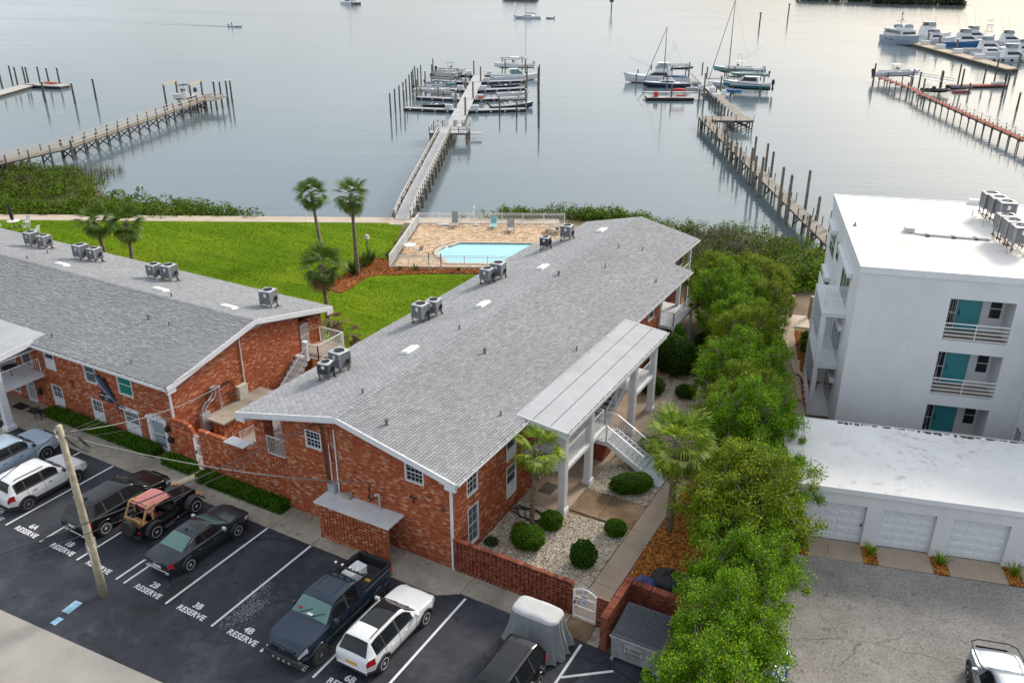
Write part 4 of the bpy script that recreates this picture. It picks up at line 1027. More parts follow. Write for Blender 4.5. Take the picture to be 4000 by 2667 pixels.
# electrical gear on the gable
e=MB();e.box(-35.88,27.9,.85,-35.6,28.5,1.95);e.box(-35.88,27.75,.3,-35.55,28.1,.85);e.cyl((-35.6,28.2,1.5),(-35.45,28.2,1.5),.09,n=12)
e.tube([(-35.75,28.1,1.95),(-35.75,28.1,2.25),(-35.75,28.4,2.5),(-35.75,28.8,2.65),(-35.75,28.95,2.9),(-35.75,28.95,3.15)],.05,7);e.tube([(-35.75,28.3,1.95),(-35.75,28.3,2.15),(-35.75,28.6,2.38),(-35.75,29.0,2.5),(-35.75,29.15,2.8),(-35.75,29.15,3.1)],.05,7)
e.cyl((-35.78,29.45,1.6),(-35.78,29.45,3.0),.06,n=8);e.cyl((-35.78,29.45,2.9),(-35.72,29.45,3.08),.1,n=8);e.box(-35.85,28.85,3.05,-35.65,29.25,3.25)
e.build('service_panel','galvanised',A,bevel=.006)
plain('beige_box',(0.55,0.52,0.44),0.6);MB().box(-35.88,30.72,1.6,-35.58,31.4,2.45).build('meter_box','beige_box',A,bevel=.01)
MB().cyl((-35.84,31.45,1.9),(-35.84,31.45,5.3),.035,n=8).build('conduit','white_trim',A)
c=MB()
for k in range(6):c.tube([(-35.6,29.4,3.05),(-35.55,29.8+.1*k,3.35-.05*k),(-35.5,30.1+.07*k,3.0-.1*k),(-35.55,29.9+.06*k,2.55-.05*k),(-35.6,29.6,2.5)],.014,5)
for k in range(3):c.tube([(-35.65,29.0,3.2),(-35.55,28.5-.1*k,3.1),(-35.5,28.3,2.7-.1*k),(-35.6,28.7,2.45)],.014,5)
c.build('cable','cable_black',A)
# slab-roofed meter enclosure between the buildings
G4=wthing('utility_enclosure','brick lattice enclosure with weathered concrete roof between the two buildings','enclosure',(-35.2,30,0))
MB().box(-35.88,28.2,1.5,-34.35,32.6,1.62).build('slab_roof','concrete',G4,bevel=.01)
screen(Wall((-34.5,28.3,0),(0,1,0),(1,0,0)),0,4.2,1.5,G4,seed=61,cap=False,name='pierced_brickwork');screen(Wall((-35.3,28.3,0),(1,0,0),(0,-1,0)),0,.8,1.5,G4,seed=62,cap=False,name='pierced_brickwork')
MB().box(-35.8,28.5,0,-34.75,32.5,1.45).build('inner_block','brick_dark',G4)
# front porch at far left
mb=MB().hexa([(-60,23.1,4.36),(-47.0,23.1,4.36),(-47.0,27.0,4.7),(-60,27.0,4.7),(-60,23.1,4.54),(-47.0,23.1,4.54),(-47.0,27.0,4.88),(-60,27.0,4.88)])
pA_=mb.build('porch_roof','roll_roofing',A)
mb=MB();mb.hexa([(-47.0,23.05,4.2),(-46.95,23.05,4.2),(-46.95,26.0,4.5),(-47.0,26.0,4.5),(-47.0,23.05,4.56),(-46.95,23.05,4.56),(-46.95,26.0,4.85),(-47.0,26.0,4.85)]);mb.box(-60,23.05,4.2,-47.0,23.1,4.53);mb.box(-60,23.2,4.15,-47.05,26.38,4.2);mb.build('fascia','white_trim',pA_)
c=MB().box(-47.3,23.35,.3,-46.92,23.75,4.16);cA=c.build('column','white_trim',A,bevel=.01);MB().box(-47.4,23.25,.03,-46.82,23.85,.24).box(-47.36,23.29,.24,-46.86,23.81,.32).build('column_base','white_trim',cA,bevel=.01)
mb=MB().box(-60,23.45,2.2,-47.3,26.38,2.42);bal=mb.build('balcony_floor','white_trim',A)
railing((-47.4,23.8,2.42),(-47.4,26.3,2.42),1.0,bal);railing((-57,23.55,2.42),(-47.4,23.55,2.42),1.0,bal)
MB().cyl((-48.6,25.2,3.0),(-48.6,25.2,3.04),.45,n=16).cyl((-48.6,25.2,2.42),(-48.6,25.2,3.0),.03,n=6).build('balcony_table','black_plastic',A)
o=wthing('wall_lantern','black lantern between the door and the downspout of the left building','lantern',(-36.6,26.3,1.5));MB().box(-36.66,26.15,1.5,-36.48,26.33,1.78).cyl((-36.57,26.24,1.78),(-36.57,26.24,1.9),.11,.01,6).bar((-36.57,26.3,1.7),(-36.57,26.395,1.75),.03,.03).build('lantern_body','dark',o)
o=wthing('wall_lantern','black lantern under the balcony at the far left porch','lantern',(-48.3,26.3,1.8));MB().box(-48.36,26.12,1.7,-48.16,26.32,2.0).cyl((-48.26,26.22,2.0),(-48.26,26.22,2.12),.12,.01,6).bar((-48.26,26.3,1.9),(-48.26,26.395,1.95),.03,.03).build('lantern_body','dark',o)
tag(MB().box(-36.62,26.18,.85,-36.32,26.385,1.1).build('mailbox','black_plastic',bevel=.02),'black mailbox on the brick wall right of the white door','mailbox')
tag(MB().box(-48.2,26.2,.8,-47.95,26.385,1.25).build('mailbox','black_plastic',bevel=.04),'black mailbox beside the far left porch door','mailbox')
lettering('wall_lettering','Bldg',.22,'letter_black',frame((-44.65,YA-.02,2.52),(1,0,0),(0,0,1)),A,.008);lettering('wall_lettering','A',.22,'letter_black',frame((-44.6,YA-.02,2.28),(1,0,0),(0,0,1)),A,.008)
# carved sign and marlin
SG=wthing('wall_sign','black eight-sided wooden sign reading 121 beside the marlin','sign',(-41.6,26.35,2.2))
cx,cz=-41.6,2.26
MB().extr([(cx+a*.62,26.39,cz+b_*.27) for a,b_ in ((-1,-.35),(-.62,-1),(.62,-1),(1,-.35),(1,.35),(.62,1),(-.62,1),(-1,.35))],(0,-.05,0)).build('board','dark',SG)
lettering('sign_lettering','SALT DREAM',.165,'paper_white',frame((cx,26.335,cz+.09),(1,0,0),(0,0,1)),SG,.003);lettering('sign_lettering','121',.2,'paper_white',frame((cx,26.335,cz-.11),(1,0,0),(0,0,1)),SG,.003)
m,t,b=new_mat('marlin');MAT['marlin']=m
sx=t.nodes.new('ShaderNodeSeparateXYZ');t.links.new(t.nodes.new('ShaderNodeTexCoord').outputs['Object'],sx.inputs[0])
mm=N(t,'ShaderNodeMapRange');mm.inputs['From Min'].default_value=-.16;mm.inputs['From Max'].default_value=.12;t.links.new(sx.outputs['Y'],mm.inputs['Value'])
t.links.new(ramp(t,mm.outputs['Result'],[(0,(.55,.57,.6)),(.45,(.42,.46,.52)),(.56,(.02,.13,.26)),(1,(.008,.03,.07))]),b.inputs['Base Color']);b.inputs['Roughness'].default_value=.3
ml=thing('marlin','blue and silver marlin trophy hanging nose up on the brick wall','fish trophy',(-41.25,26.25,2.9));L=2.75
ml.matrix_basis=frame((-41.3,26.24,2.92),(-2.02/2.93,0,2.12/2.93),(2.12/2.93,0,2.02/2.93))
bd=MB()
prof=[(-1.25,.035),(-1.0,.06),(-.6,.12),(-.1,.19),(.35,.235),(.65,.22),(.85,.15),(1.0,.07),(1.5,.012)]
n=12;o0=0
for x,r_ in prof:
    for k in range(n):a=2*math.pi*k/n;bd.v.append((x,r_*math.sin(a)*1.0,r_*math.cos(a)*.5))
for i in range(len(prof)-1):
    for k in range(n):bd.f.append((i*n+k,i*n+(k+1)%n,(i+1)*n+(k+1)%n,(i+1)*n+k))
bd.f.append(tuple(range(n)));bd.build('body','marlin',ml,smooth=True)
def fin(pts,name):
    MB().extr([(x,y,-.012) for x,y in pts],(0,0,.024)).build(name,'fin_blue',ml)
plain('fin_blue',(.01,.04,.09),.4)
fin([(-1.2,.03),(-1.62,.38),(-1.55,.42),(-1.1,.05)],'tail_fin');fin([(-1.2,-.03),(-1.62,-.38),(-1.55,-.42),(-1.1,-.05)],'tail_fin')
fin([(.75,.18),(.6,.42),(.3,.34),(-.4,.2),(-.8,.1),(.4,.22)],'dorsal_fin');fin([(.45,-.2),(.05,-.4),(.2,-.2)],'pectoral_fin')
# roof furniture of the left building
for x,y in ((-40.11,30.24),(-39.28,26.8),(-46.27,26.8),(-42.73,32.75),(-58.99,35.32),(-57.49,32.9)):roof_pipe(x,y,zra(y),A)
roof_pipe(-41.95,30.28,zra(30.28),A,.07,.26)
for x in (-54.6,-44.7,-38.65):skylight(x,33.5,zra(33.5)+.01,A,(1,0,0),(0,HA,-(ZA-ZAE)))
for pr_,x,y,rz,lab in ((AC_B,-62.2,36.3,0,'left air conditioner of the pair farthest left on the left roof'),(AC_A,-61.0,36.5,.1,'right air conditioner of the pair farthest left on the left roof'),
 (AC_B,-56.0,36.0,0,'dark rounded left air conditioner of the second pair on the left roof'),(AC_A,-54.9,36.3,.1,'right air conditioner of the second pair on the left roof, below the palms'),
 (AC_A,-48.0,35.8,.0,'left air conditioner of the third pair on the left roof'),(AC_B,-46.9,36.1,.1,'right air conditioner of the third pair on the left roof'),(AC_B,-37.5,35.7,.2,'single air conditioner near the gable end of the left roof')):
    put_ac(pr_,(x,y,zra(y)+.02),rz,lab)
# ================================================================ WHITE BUILDING AND GARAGE (turned 15 degrees)
WA_=R(15.35)
def roof_white(name,base,stain,scale):
    m,t,b=new_mat(name);v=coord(t)
    c=ramp(t,noise(t,v,0.5,6,.6),[(.3,tuple(x*.9 for x in base)),(.65,base)])
    f=ramp(t,noise(t,v,scale,7,.7),[(.53,(0,0,0)),(.66,(.8,.8,.8))])
    f2=ramp(t,noise(t,v,.28,3,.5),[(.44,(0,0,0)),(.6,(1,1,1))])
    t.links.new(mixc(t,mixc(t,1,f,f2,'MULTIPLY'),c,stain),b.inputs['Base Color']);b.inputs['Roughness'].default_value=.8;MAT[name]=m
roof_white('membrane',(.82,.78,.72),(.45,.36,.24),1.1);roof_white('garage_membrane',(.82,.80,.77),(.42,.38,.34),1.6)
Wb=thing('white_apartment_building','white three-storey building with flat roof and teal doors at the right','building',(-4.92,46.45,0),WA_)
ZT=10.3
wF=Wall((0,0,0),(1,0,0),(0,-1,0))
op=[rect(4.64,7.8,6.62,8.98),rect(4.64,7.8,3.37,5.93),rect(4.64,7.8,.1,2.72)]
wF.core('wall','stucco',[(0,-.1),(9.2,-.1),(9.2,ZT),(0,ZT)],op,Wb,depth=.25,reveal=.25)
sj=MB() # hairline joints at the floors
for z in (6.55,3.3):wF.box(sj,.02,4.6,z,z+.012,0,.004)
sj.build('joint','porch_panel',Wb)
# body behind
MB().box(.0,.26,-.1,4.6,15.5,ZT-.01).box(4.6,1.75,-.1,22,15.5,ZT-.012).box(7.84,.26,-.1,9.2,1.75,ZT-.011).build('body','stucco',Wb)
for k,z in enumerate((.1,3.37,6.62)):
    fl=MB().box(4.6,.2,z-.25 if k else -.1,7.84,1.74,z).build('gallery_floor','concrete_warm',Wb)
    w2_=Wall((0,1.735,0),(1,0,0),(0,-1,0))
    mb=MB();w2_.box(mb,5.55,6.62,z+.01,z+2.1,0,.05);dr=mb.build('door','teal_door',Wb)
    mb=MB();w2_.box(mb,5.6,5.66,z+.95,z+1.05,.05,.10);w2_.box(mb,5.6,5.64,z+.8,z+1.2,.05,.06);mb.build('door_handle','dark',dr)
    mb=MB();w2_.box(mb,5.48,5.55,z,z+2.17,0,.07);w2_.box(mb,6.62,6.69,z,z+2.17,0,.07);w2_.box(mb,5.55,6.62,z+2.1,z+2.17,0,.07);mb.build('door_frame','teal_door',dr)
    mb=MB();w2_.box(mb,4.66,5.46,z+.05,z+2.15,0,.02);sc=mb.build('screen_panel','pane_dark',Wb)
    mb=MB();rg=random.Random(k)
    for a in (4.66,5.44):w2_.box(mb,a,a+.04,z+.02,z+2.15,.02,.05)
    for zz in (.02,.95,2.1):w2_.box(mb,4.7,5.44,z+zz,z+zz+.05,.02,.05)
    for q in range(7):a,c=rg.uniform(4.72,5.4),rg.uniform(4.72,5.4);mb.bar(w2_.p(a,z+.08,.035),w2_.p(c,z+2.05,.035),.014,.014)
    mb.build('screen_lattice','teal_rail' if 'teal_rail' in MAT else 'white_trim',sc)
    window(w2_,7.05,7.75,z+.75,z+2.0,Wb,recess=-.02,pane='pane_dark')
    r_=MB()
    for f in (0,.25,.5,.75,1):r_.bar((4.64,.06,z+.08+.88*f),(7.8,.06,z+.08+.88*f),.05,.045 if f<1 else .06)
    r_.bar((6.2,.06,z+.05),(6.2,.06,z+.95),.035,.04);r_.build('railing','white_rail',Wb)
# flat roof with low edge
MB().box(.12,.12,ZT-.005,21.9,15.45,ZT+.05).build('roof','membrane',Wb)
MB().box(-.06,-.06,ZT-.28,22,.12,ZT+.09).box(-.06,.12,ZT-.28,.12,15.56,ZT+.088).box(.12,15.45,ZT-.28,22,15.56,ZT+.086).build('roof_edge','white_trim',Wb)
mb=MB()
for x in (1.9,3.55):mb.box(x,.2,ZT+.05,x+.02,15.4,ZT+.056)
mb.build('roof_seam','porch_panel',Wb)
# roof services
h=MB().box(3.2,7.1,ZT+.05,3.75,7.6,ZT+.35).build('pipe_hood','galvanised',Wb,bevel=.02)
p=MB()
for k in range(4):
    p.tube([(3.5,7.15,ZT+.2),(3.7+.05*k,6.9,ZT+.1),(4.2,6.72+.07*k,ZT+.1),(5.6,6.6+.07*k,ZT+.1),(7.7,6.55+.07*k,ZT+.1)],.035,6)
p.build('pipe_run','galvanised',Wb)
for x in (4.3,5.7,6.9):MB().box(x,6.5,ZT+.05,x+.2,6.95,ZT+.15).build('pipe_block','dark',Wb)
MB().cyl((.5,7.9,ZT),(.5,7.9,ZT+.28),.05,n=8).cyl((.5,7.9,ZT+.05),(.5,7.9,ZT+.1),.12,n=8).build('roof_pipe','grey_vent',Wb)
hb=MB().box(8.4,15.0,ZT,10.0,15.44,ZT+.35).build('roof_hatch','skylight',Wb)
cs_,sn_=math.cos(WA_),math.sin(WA_)
def wloc(x,y,z):return (-4.92+x*cs_-y*sn_,46.45+x*sn_+y*cs_,z)
names=['rear left','second','third','fourth','fifth','front right']
labs=['back unit of the far row of three air conditioners on the white roof','middle unit of the far row of three air conditioners on the white roof','front unit of the far row of three air conditioners on the white roof',
 'back unit of the near row of three air conditioners on the white roof','middle unit of the near row of three air conditioners on the white roof','front unit of the near row of air conditioners, nearest the white roof edge']
for k,(x,y) in enumerate(((8.75,11.9),(8.95,10.9),(9.15,9.9),(8.35,6.7),(8.45,5.6),(8.55,4.5))):
    o=put_ac(AC_B,wloc(x,y,ZT+.35),WA_+.05,labs[k],'air conditioners on the white flat roof');o.scale=(1.12,1.12,1.12)
sr=MB()
for y in (12.2,9.6,7.0,4.2):
    for x in (8.0,8.9):sr.bar((x,y,ZT),(x,y,ZT+.4),.05,.05)
for x in (8.25,9.15):sr.bar((x,4.0,ZT+.38),(x,12.4,ZT+.38),.06,.06)
sr.build('equipment_rail','galvanised',Wb)
# left side: balconies, shutter boxes, sliding doors
wL=Wall((0,0,0),(0,1,0),(-1,0,0))
for k,z in enumerate((.0,3.35,6.62)):
    sl_=MB().box(-1.25,2.42,z-.22 if k else -.1,-.002,7.1,z+.02).build('balcony_floor','stucco',Wb)
    if k:
        MB().box(-1.25,2.42,z-.5,-1.05,2.7,z-.22).build('balcony_beam','stucco',sl_)
    q=MB()
    for f in (.2,.36,.52,.68,.84,1.0):q.bar((-1.2,2.47,z+.95*f),(-.02,2.47,z+.95*f),.03,.03);q.bar((-1.2,3.1,z+.95*f),(-1.2,7.05,z+.95*f),.03,.03)
    for (x,y) in ((-1.2,2.47),(-.6,2.47),(-1.2,4.4),(-1.2,7.05)):q.bar((x,y,z),(x,y,z+.97),.035,.035)
    q.build('railing','white_rail',sl_)
    window(wL,2.9,6.4,z+.05,z+2.15,Wb,recess=-.03,pane='pane_grey',name='sliding_door',sash=False,cols=3)
    b1=MB().box(-.28,2.45,z+2.2,-.001,5.1,z+2.48).build('shutter_box','white_trim',Wb,bevel=.03);MB().box(-.28,5.2,z+2.2,-.001,8.0,z+2.48).build('shutter_box','white_trim',Wb,bevel=.03)
    window(wL,9.0,10.2,z+.9,z+2.1,Wb,recess=-.03);
    if k:MB().box(-.3,11.2,z+2.1,-.001,14.2,z+2.4).build('shutter_box','white_trim',Wb,bevel=.03)
    window(wL,11.4,14.0,z+.3,z+2.1,Wb,recess=-.03,pane='pane_grey',cols=2)
    if k<2:MB().box(-1.27,2.40,z,-1.0,2.72,z+2.9).build('column','stucco',Wb)
MB().box(-1.25,7.1,0,-.01,7.4,6.6).build('balcony_wall','stucco',Wb)
# stair wing at the right edge
MB().box(9.21,-3.2,-.1,16,.24,8.6).build('stair_wing','stucco',Wb)
for z in (.3,3.4,6.4):
    wS2=Wall((9.205,0,0),(0,-1,0),(-1,0,0));window(wS2,.35,1.25,z+.3,z+1.9,Wb,pane='pane_grey',recess=-.04,rows=8,sash=False);window(wS2,1.7,2.6,z+.3,z+1.9,Wb,pane='pane_dark',recess=-.04)
# side path, steps and planks by the white building
pb=bpy.data.objects.new('side_path',None);COL.objects.link(pb);struct(pb)
for k in range(5):
    p0=[wloc(-2.35,1.2+k*3,0),wloc(-1.35,1.2+k*3,0),wloc(-1.35,4.17+k*3,0),wloc(-2.35,4.17+k*3,0)];MB().prism([q[:2] for q in p0],-.1,.02).build('slab','concrete_warm',pb)
p0=[wloc(*q,0)[:2] for q in ((-3.2,16.2),(-.2,16.2),(-.2,18.6),(-3.2,18.6))];MB().prism(p0,-.1,.03).build('slab','promenade',pb)
plain('new_wood',(0.52,0.38,0.24),.8,var=.15)
for k,(x,y,l,a) in enumerate(((-1.7,9.2,2.6,.05),(-1.45,8.8,2.2,-.08),(-1.6,5.2,2.4,.03),(-1.3,7.6,1.6,.3),(-1.9,12.0,2.0,.1))):
    c,s_=wloc(x,y,0)[:2];tag(MB().cbox((c,s_,.09+.02*k),(.24,l,.05),WA_+a).build('plank','new_wood'),None);
    bpy.data.objects[list(COL.objects)[-1].name]
PL=[o for o in COL.objects if o.name.startswith('plank')]
for o in PL:tag(o,'loose pale timber board lying on the path beside the white building','board','loose boards by the white building')
mC=[wloc(*q,0)[:2] for q in ((-1.35,3),(-.05,7.5),(-.05,15.5),(-1.35,15.5))]
sheet('mulch_ground',mC,-.004,'mulch_bed');tag(scatter(mC,1500,.04,.08,.004,9,chip=True).build('mulch','mulch_red',raw=True),'red mulch strip along the side of the white building','mulch',kind='stuff')
# ---- garage row
Gr=thing('garage','low white garage row with flat white roof and panelled doors','garage',(-4.09,35.95,0),WA_)
wg=Wall((-1.2,0,0),(1,0,0),(0,-1,0));ZG=2.95
doors=[(0.0,2.37),(3.07,5.36),(6.09,8.43),(9.15,11.5)]
wg.core('wall','stucco',[(0,-.1),(16,-.1),(16,ZG),(0,ZG)],[rect(a+1.2,c+1.2,-.05,2.2) for a,c in doors],Gr,depth=.35,reveal=.33)
MB().box(-1.2,.36,-.1,-1.0,6.3,ZG-.01).box(-1.0,6.1,-.1,15,6.3,ZG-.01).build('wall','stucco',Gr)
MB().box(-1.25,-.04,ZG-.02,15,6.45,ZG+.1).build('roof','garage_membrane',Gr)
MB().box(-1.3,-.10,ZG-.14,15,-.045,ZG+.13).box(-1.3,-.045,ZG-.14,-1.255,6.5,ZG+.128).box(-1.255,6.455,ZG-.14,15,6.5,ZG+.126).build('roof_edge','white_trim',Gr)
gd=MB();rg=random.Random(12);x=1.5
while x<14.5:
    w_=rg.uniform(.12,.5);d_=rg.uniform(.05,.34)*(.4+.6*abs(math.sin(x*.7)));gd.add([(x,6.44,ZG+.104),(x+w_,6.44,ZG+.104),(x+w_*rg.uniform(.6,1.1),6.44-d_*rg.uniform(.6,1),ZG+.104),(x+w_*rg.uniform(0,.4),6.44-d_,ZG+.104)],[(0,1,2,3)]);x+=w_*rg.uniform(.7,1.5)
stuff(gd.build('dirt_streaks','grime',Gr,raw=True))
plain('garage_door',(0.72,0.74,0.77),.45,var=.03);plain('garage_panel',(0.72,0.74,0.77),.45,var=.03)
for a,c in doors:
    d_=MB().box(a,.24,.02,c,.29,2.2).build('garage_door','garage_door',Gr)
    for i in range(5):
        MB().box(a+.02,.232,.04+i*.432,c-.02,.24,.04+i*.432+.42).build('door_section','garage_door',d_)
        for j in range(4):
            x0=a+.08+j*(c-a-.1)/4;x1=x0+(c-a-.1)/4-.09;z0=.11+i*.432;f=MB()
            f.hexa([(x0,.233,z0),(x1,.233,z0),(x1,.233,z0+.27),(x0,.233,z0+.27),(x0+.035,.212,z0+.035),(x1-.035,.212,z0+.035),(x1-.035,.212,z0+.235),(x0+.035,.212,z0+.235)]);f.build('raised_panel','garage_panel',d_)
MB().box(2.25,.2,.95,2.31,.24,1.12).build('door_lock','dark',Gr)
cg,sg_=math.cos(WA_),math.sin(WA_)
def gloc(x,y,z=0):return (-4.09+x*cg-y*sg_,35.95+x*sg_+y*cg,z)
ap=bpy.data.objects.new('driveway_apron',None);COL.objects.link(ap);struct(ap)
for k,(a,c) in enumerate(doors):
    q=[gloc(a-.04,-1.28)[:2],gloc(c+.04,-1.28)[:2],gloc(c+.04,.2)[:2],gloc(a-.04,.2)[:2]];MB().prism(q,-.08,.02).build('slab','concrete_warm',ap,bevel=.01)
for k,(a,c) in enumerate(((-1.1,-.06),(2.43,3.01),(5.42,6.03),(8.49,9.09))):
    q=[gloc(a,-1.28)[:2],gloc(c,-1.28)[:2],gloc(c,-.02)[:2],gloc(a,-.02)[:2]]
    sheet('mulch_ground',q,.006,'mulch_bed');tag(scatter(q,420,.03,.06,.012,90+k,chip=True).build('mulch','mulch',raw=True),('orange mulch at the left corner of the garage','orange mulch square between the first and second garage doors','orange mulch square between the second and third garage doors','orange mulch square right of the third garage door')[k],'mulch',kind='stuff')
tag(MB().tube([gloc(.9,-.1,.03),gloc(.92,-.5,.035),gloc(.9,-.9,.035),gloc(.75,-1.2,.035)],.015,5).build('hose','orange_hose' if 'orange_hose' in MAT else plain('orange_hose',(.6,.25,.08),.6)),'thin orange hose on the concrete in front of the first garage door','hose')
# ================================================================ POOL
PR=thing('swimming_pool','pale blue swimming pool with rounded end and dark tile edge','pool',S(11,-10,0))
WSET.add(PR.name)
def ringwall(mb,inner,outer,z0,z1):
    n=len(inner)
    for i in range(n):
        a,c=inner[i],inner[(i+1)%n];d,e=outer[i],outer[(i+1)%n]
        mb.hexa([(*S(*a)[:2],z0),(*S(*c)[:2],z0),(*S(*e)[:2],z0),(*S(*d)[:2],z0),(*S(*a)[:2],z1),(*S(*c)[:2],z1),(*S(*e)[:2],z1),(*S(*d)[:2],z1)])
    return mb
m,t,b=new_mat('pool_water');MAT['pool_water']=m
b.inputs['Base Color'].default_value=(.36,.72,.82,1);b.inputs['Roughness'].default_value=.08;b.inputs['IOR'].default_value=1.33
bump(t,b,noise(t,coord(t),2.2,3),.08,.05)
plain('pool_plaster',(.30,.66,.78),.6,var=.04);plain('pool_tile',(.012,.016,.035),.25);plain('coping',(.60,.50,.38),.85,var=.12)
sheet('basin',[S(*p)[:2] for p in POOL],-1.15,'pool_plaster',kind=None,parent=PR)
ringwall(MB(),POOL,grow(POOL,.05*GS),-1.15,-.12).build('basin_wall','pool_plaster',PR)
ringwall(MB(),grow(POOL,.002*GS),grow(POOL,.05*GS),-.12,.02).build('tile_band','pool_tile',PR)
inner=grow(POOL,-.10*GS);ringwall(MB(),inner,grow(POOL,.001*GS),-.22,-.13).build('bench_edge','white_trim',PR)
sheet('water_surface',[S(*p)[:2] for p in grow(POOL,.001*GS)],-.09,'pool_water',kind=None,parent=PR)
cin,cout=grow(POOL,.0*GS),grow(POOL,.34*GS)
n=len(POOL)
def seg(i,f0,f1):
    L= lambda P,f:(P[i][0]+(P[(i+1)%n][0]-P[i][0])*f,P[i][1]+(P[(i+1)%n][1]-P[i][1])*f)
    return [L(cin,f0),L(cin,f1),L(cout,f1),L(cout,f0)]
for i in range(n):
    ln=math.dist(POOL[i],POOL[(i+1)%n]);k=max(1,round(ln/.42))
    if ln>10 and abs(POOL[i][1]-POOL[(i+1)%n][1])<.01:pass
    for j in range(k):
        q=[S(*p)[:2] for p in seg(i,(j+.02)/k,(j+.98)/k)];MB().prism(q,-.05,.075).build('coping_stone','coping',PR)
# brick pavers of the deck
deck_poly=[(1.2,-14.3),(22,-14.3),(22,-.95),(1.9,-.95)]
cut=grow(POOL,.36*GS)
sheet('pool_deck',[S(*p)[:2] for p in deck_poly],.012,'paver_joint',[[S(*p)[:2] for p in grow(POOL,.3*GS)]])
deck=COL.objects['pool_deck']
pieces('paver',[(0,(.40,.26,.15)),(.3,(.54,.38,.24)),(.7,(.64,.47,.31)),(1,(.70,.55,.39))],.9,.12,8,(.5,.3,(.35,.25,.16)))
rg=random.Random(77);items=[];y=-14.25;row=0
while y<-1.0:
    hgt=(.30,.22,.30,.40)[row%4];x=1.3+(y+14.3)/13.3*.65+rg.uniform(0,.2)
    while x<16.8:
        wd=rg.choice((.22,.30,.40,.45))
        if not any(inpoly(px_,py_,cut) for px_ in (x,x+wd/2,x+wd) for py_ in (y,y+hgt)):items.append((x,y,wd-.014,hgt-.014))
        x+=wd
    y+=hgt;row+=1
items.sort(key=lambda q:(Vector(S(q[0],q[1],0))-CAM).length)
mesh_c={};rest=MB()
for k,(x,y,a,c) in enumerate(items):
    if k<300:
        key=(round(a,3),round(c,3))
        if key not in mesh_c:me=MB().box(0,0,0,a,c,.045).mesh('paver');me.materials.append(MAT['paver']);mesh_c[key]=me
        o=bpy.data.objects.new('paver',mesh_c[key]);COL.objects.link(o);o.parent=deck;o.location=S(x,y,.006+rg.uniform(0,.006));o.rotation_euler=(0,0,SA)
    else:rest.prism([S(x,y)[:2],S(x+a,y)[:2],S(x+a,y+c)[:2],S(x,y+c)[:2]],.008,.047+rg.uniform(0,.008))
stuff(rest.build('paving','paver',deck,raw=True))
def fence(p,q,label,h=1.2,gate=None,grp=None):
    o=wthing('pool_fence',label,'fence',((p[0]+q[0])/2,(p[1]+q[1])/2,0),grp);P,Q=Vector(p),Vector(q);L=(Q-P).length;n=max(1,round(L/2.2));up=Vector((0,0,1))
    for k in range(n):
        a,c=P.lerp(Q,k/n),P.lerp(Q,(k+1)/n);mb=MB()
        for z in (.12,h-.18,h-.03):mb.bar(a+up*z,c+up*z,.03,.035)
        o2=mb.build('fence_rail','white_rail',o);pk=MB();m_=max(1,int((c-a).length/.11))
        for i in range(1,m_):e=a.lerp(c,i/m_);pk.cyl(e+up*.08,e+up*(h-.03),.012,n=4)
        stuff(pk.build('pickets','white_rail',o2))
    for k in range(n+1):a=P.lerp(Q,k/n);MB().bar(a,a+up*(h+.04),.06,.06).build('fence_post','white_rail',o)
    return o
fence(S(1.0,-14.4),S(1.85,-.75),'white picket fence on the lawn side of the pool')
fence(S(1.0,-14.45),S(4.5,-14.5),'white picket fence in front of the pool, left of its gate');fence(S(5.65,-14.5),S(16,-14.6),'white picket fence in front of the pool, right of its gate')
fence(S(1.9,-.72),S(17,-.6),'white picket fence between the pool deck and the water');fence(S(22.3,-2.5),S(22.0,-9),'white fence behind the far end of the right building')
g_=wthing('pool_gate','white picket gate with diagonal brace in the front pool fence','gate',S(5.07,-14.5));mb=MB()
a,c=Vector(S(4.55,-14.5)),Vector(S(5.6,-14.5));up=Vector((0,0,1))
for z in (.12,1.02,1.18):mb.bar(a+up*z,c+up*z,.035,.04)
mb.bar(a+up*1.0,c+up*.2,.03,.03)
for e in (a,c):mb.bar(e,e+up*1.25,.05,.05)
mb.build('gate_frame','white_rail',g_);pk=MB()
for i in range(1,10):e=a.lerp(c,i/10);pk.cyl(e+up*.1,e+up*1.18,.011,n=4)
stuff(pk.build('pickets','white_rail',g_));MB().bar(c+up*.1,c+up*1.4,.05,.05).bar(a+up*.85,a+up*1.45,.06,.06).build('latch','dark',g_)
struct(MB().prism([S(4.6,-15.9)[:2],S(5.75,-15.9)[:2],S(5.75,-14.6)[:2],S(4.6,-14.6)[:2]],-.05,.03).build('gate_slab','concrete'))
hr=MB()
for d in (0,.5):hr.tube([S(4.5,-9.9-d,.05),S(4.52,-9.9-d,.75),S(4.7,-9.9-d,.9),S(5.4,-9.9-d,.75),S(6.1,-9.9-d,.1),S(6.15,-9.9-d,-.3)],.025,6)
tag(hr.build('pool_handrail','chrome',smooth=True),'bent steel handrail at the rounded end of the pool','handrail')
plain('outdoor_white',(.76,.76,.75),.5);plain('sling_teal',(.22,.46,.45),.8);plain('sling_grey',(.36,.36,.35),.8)
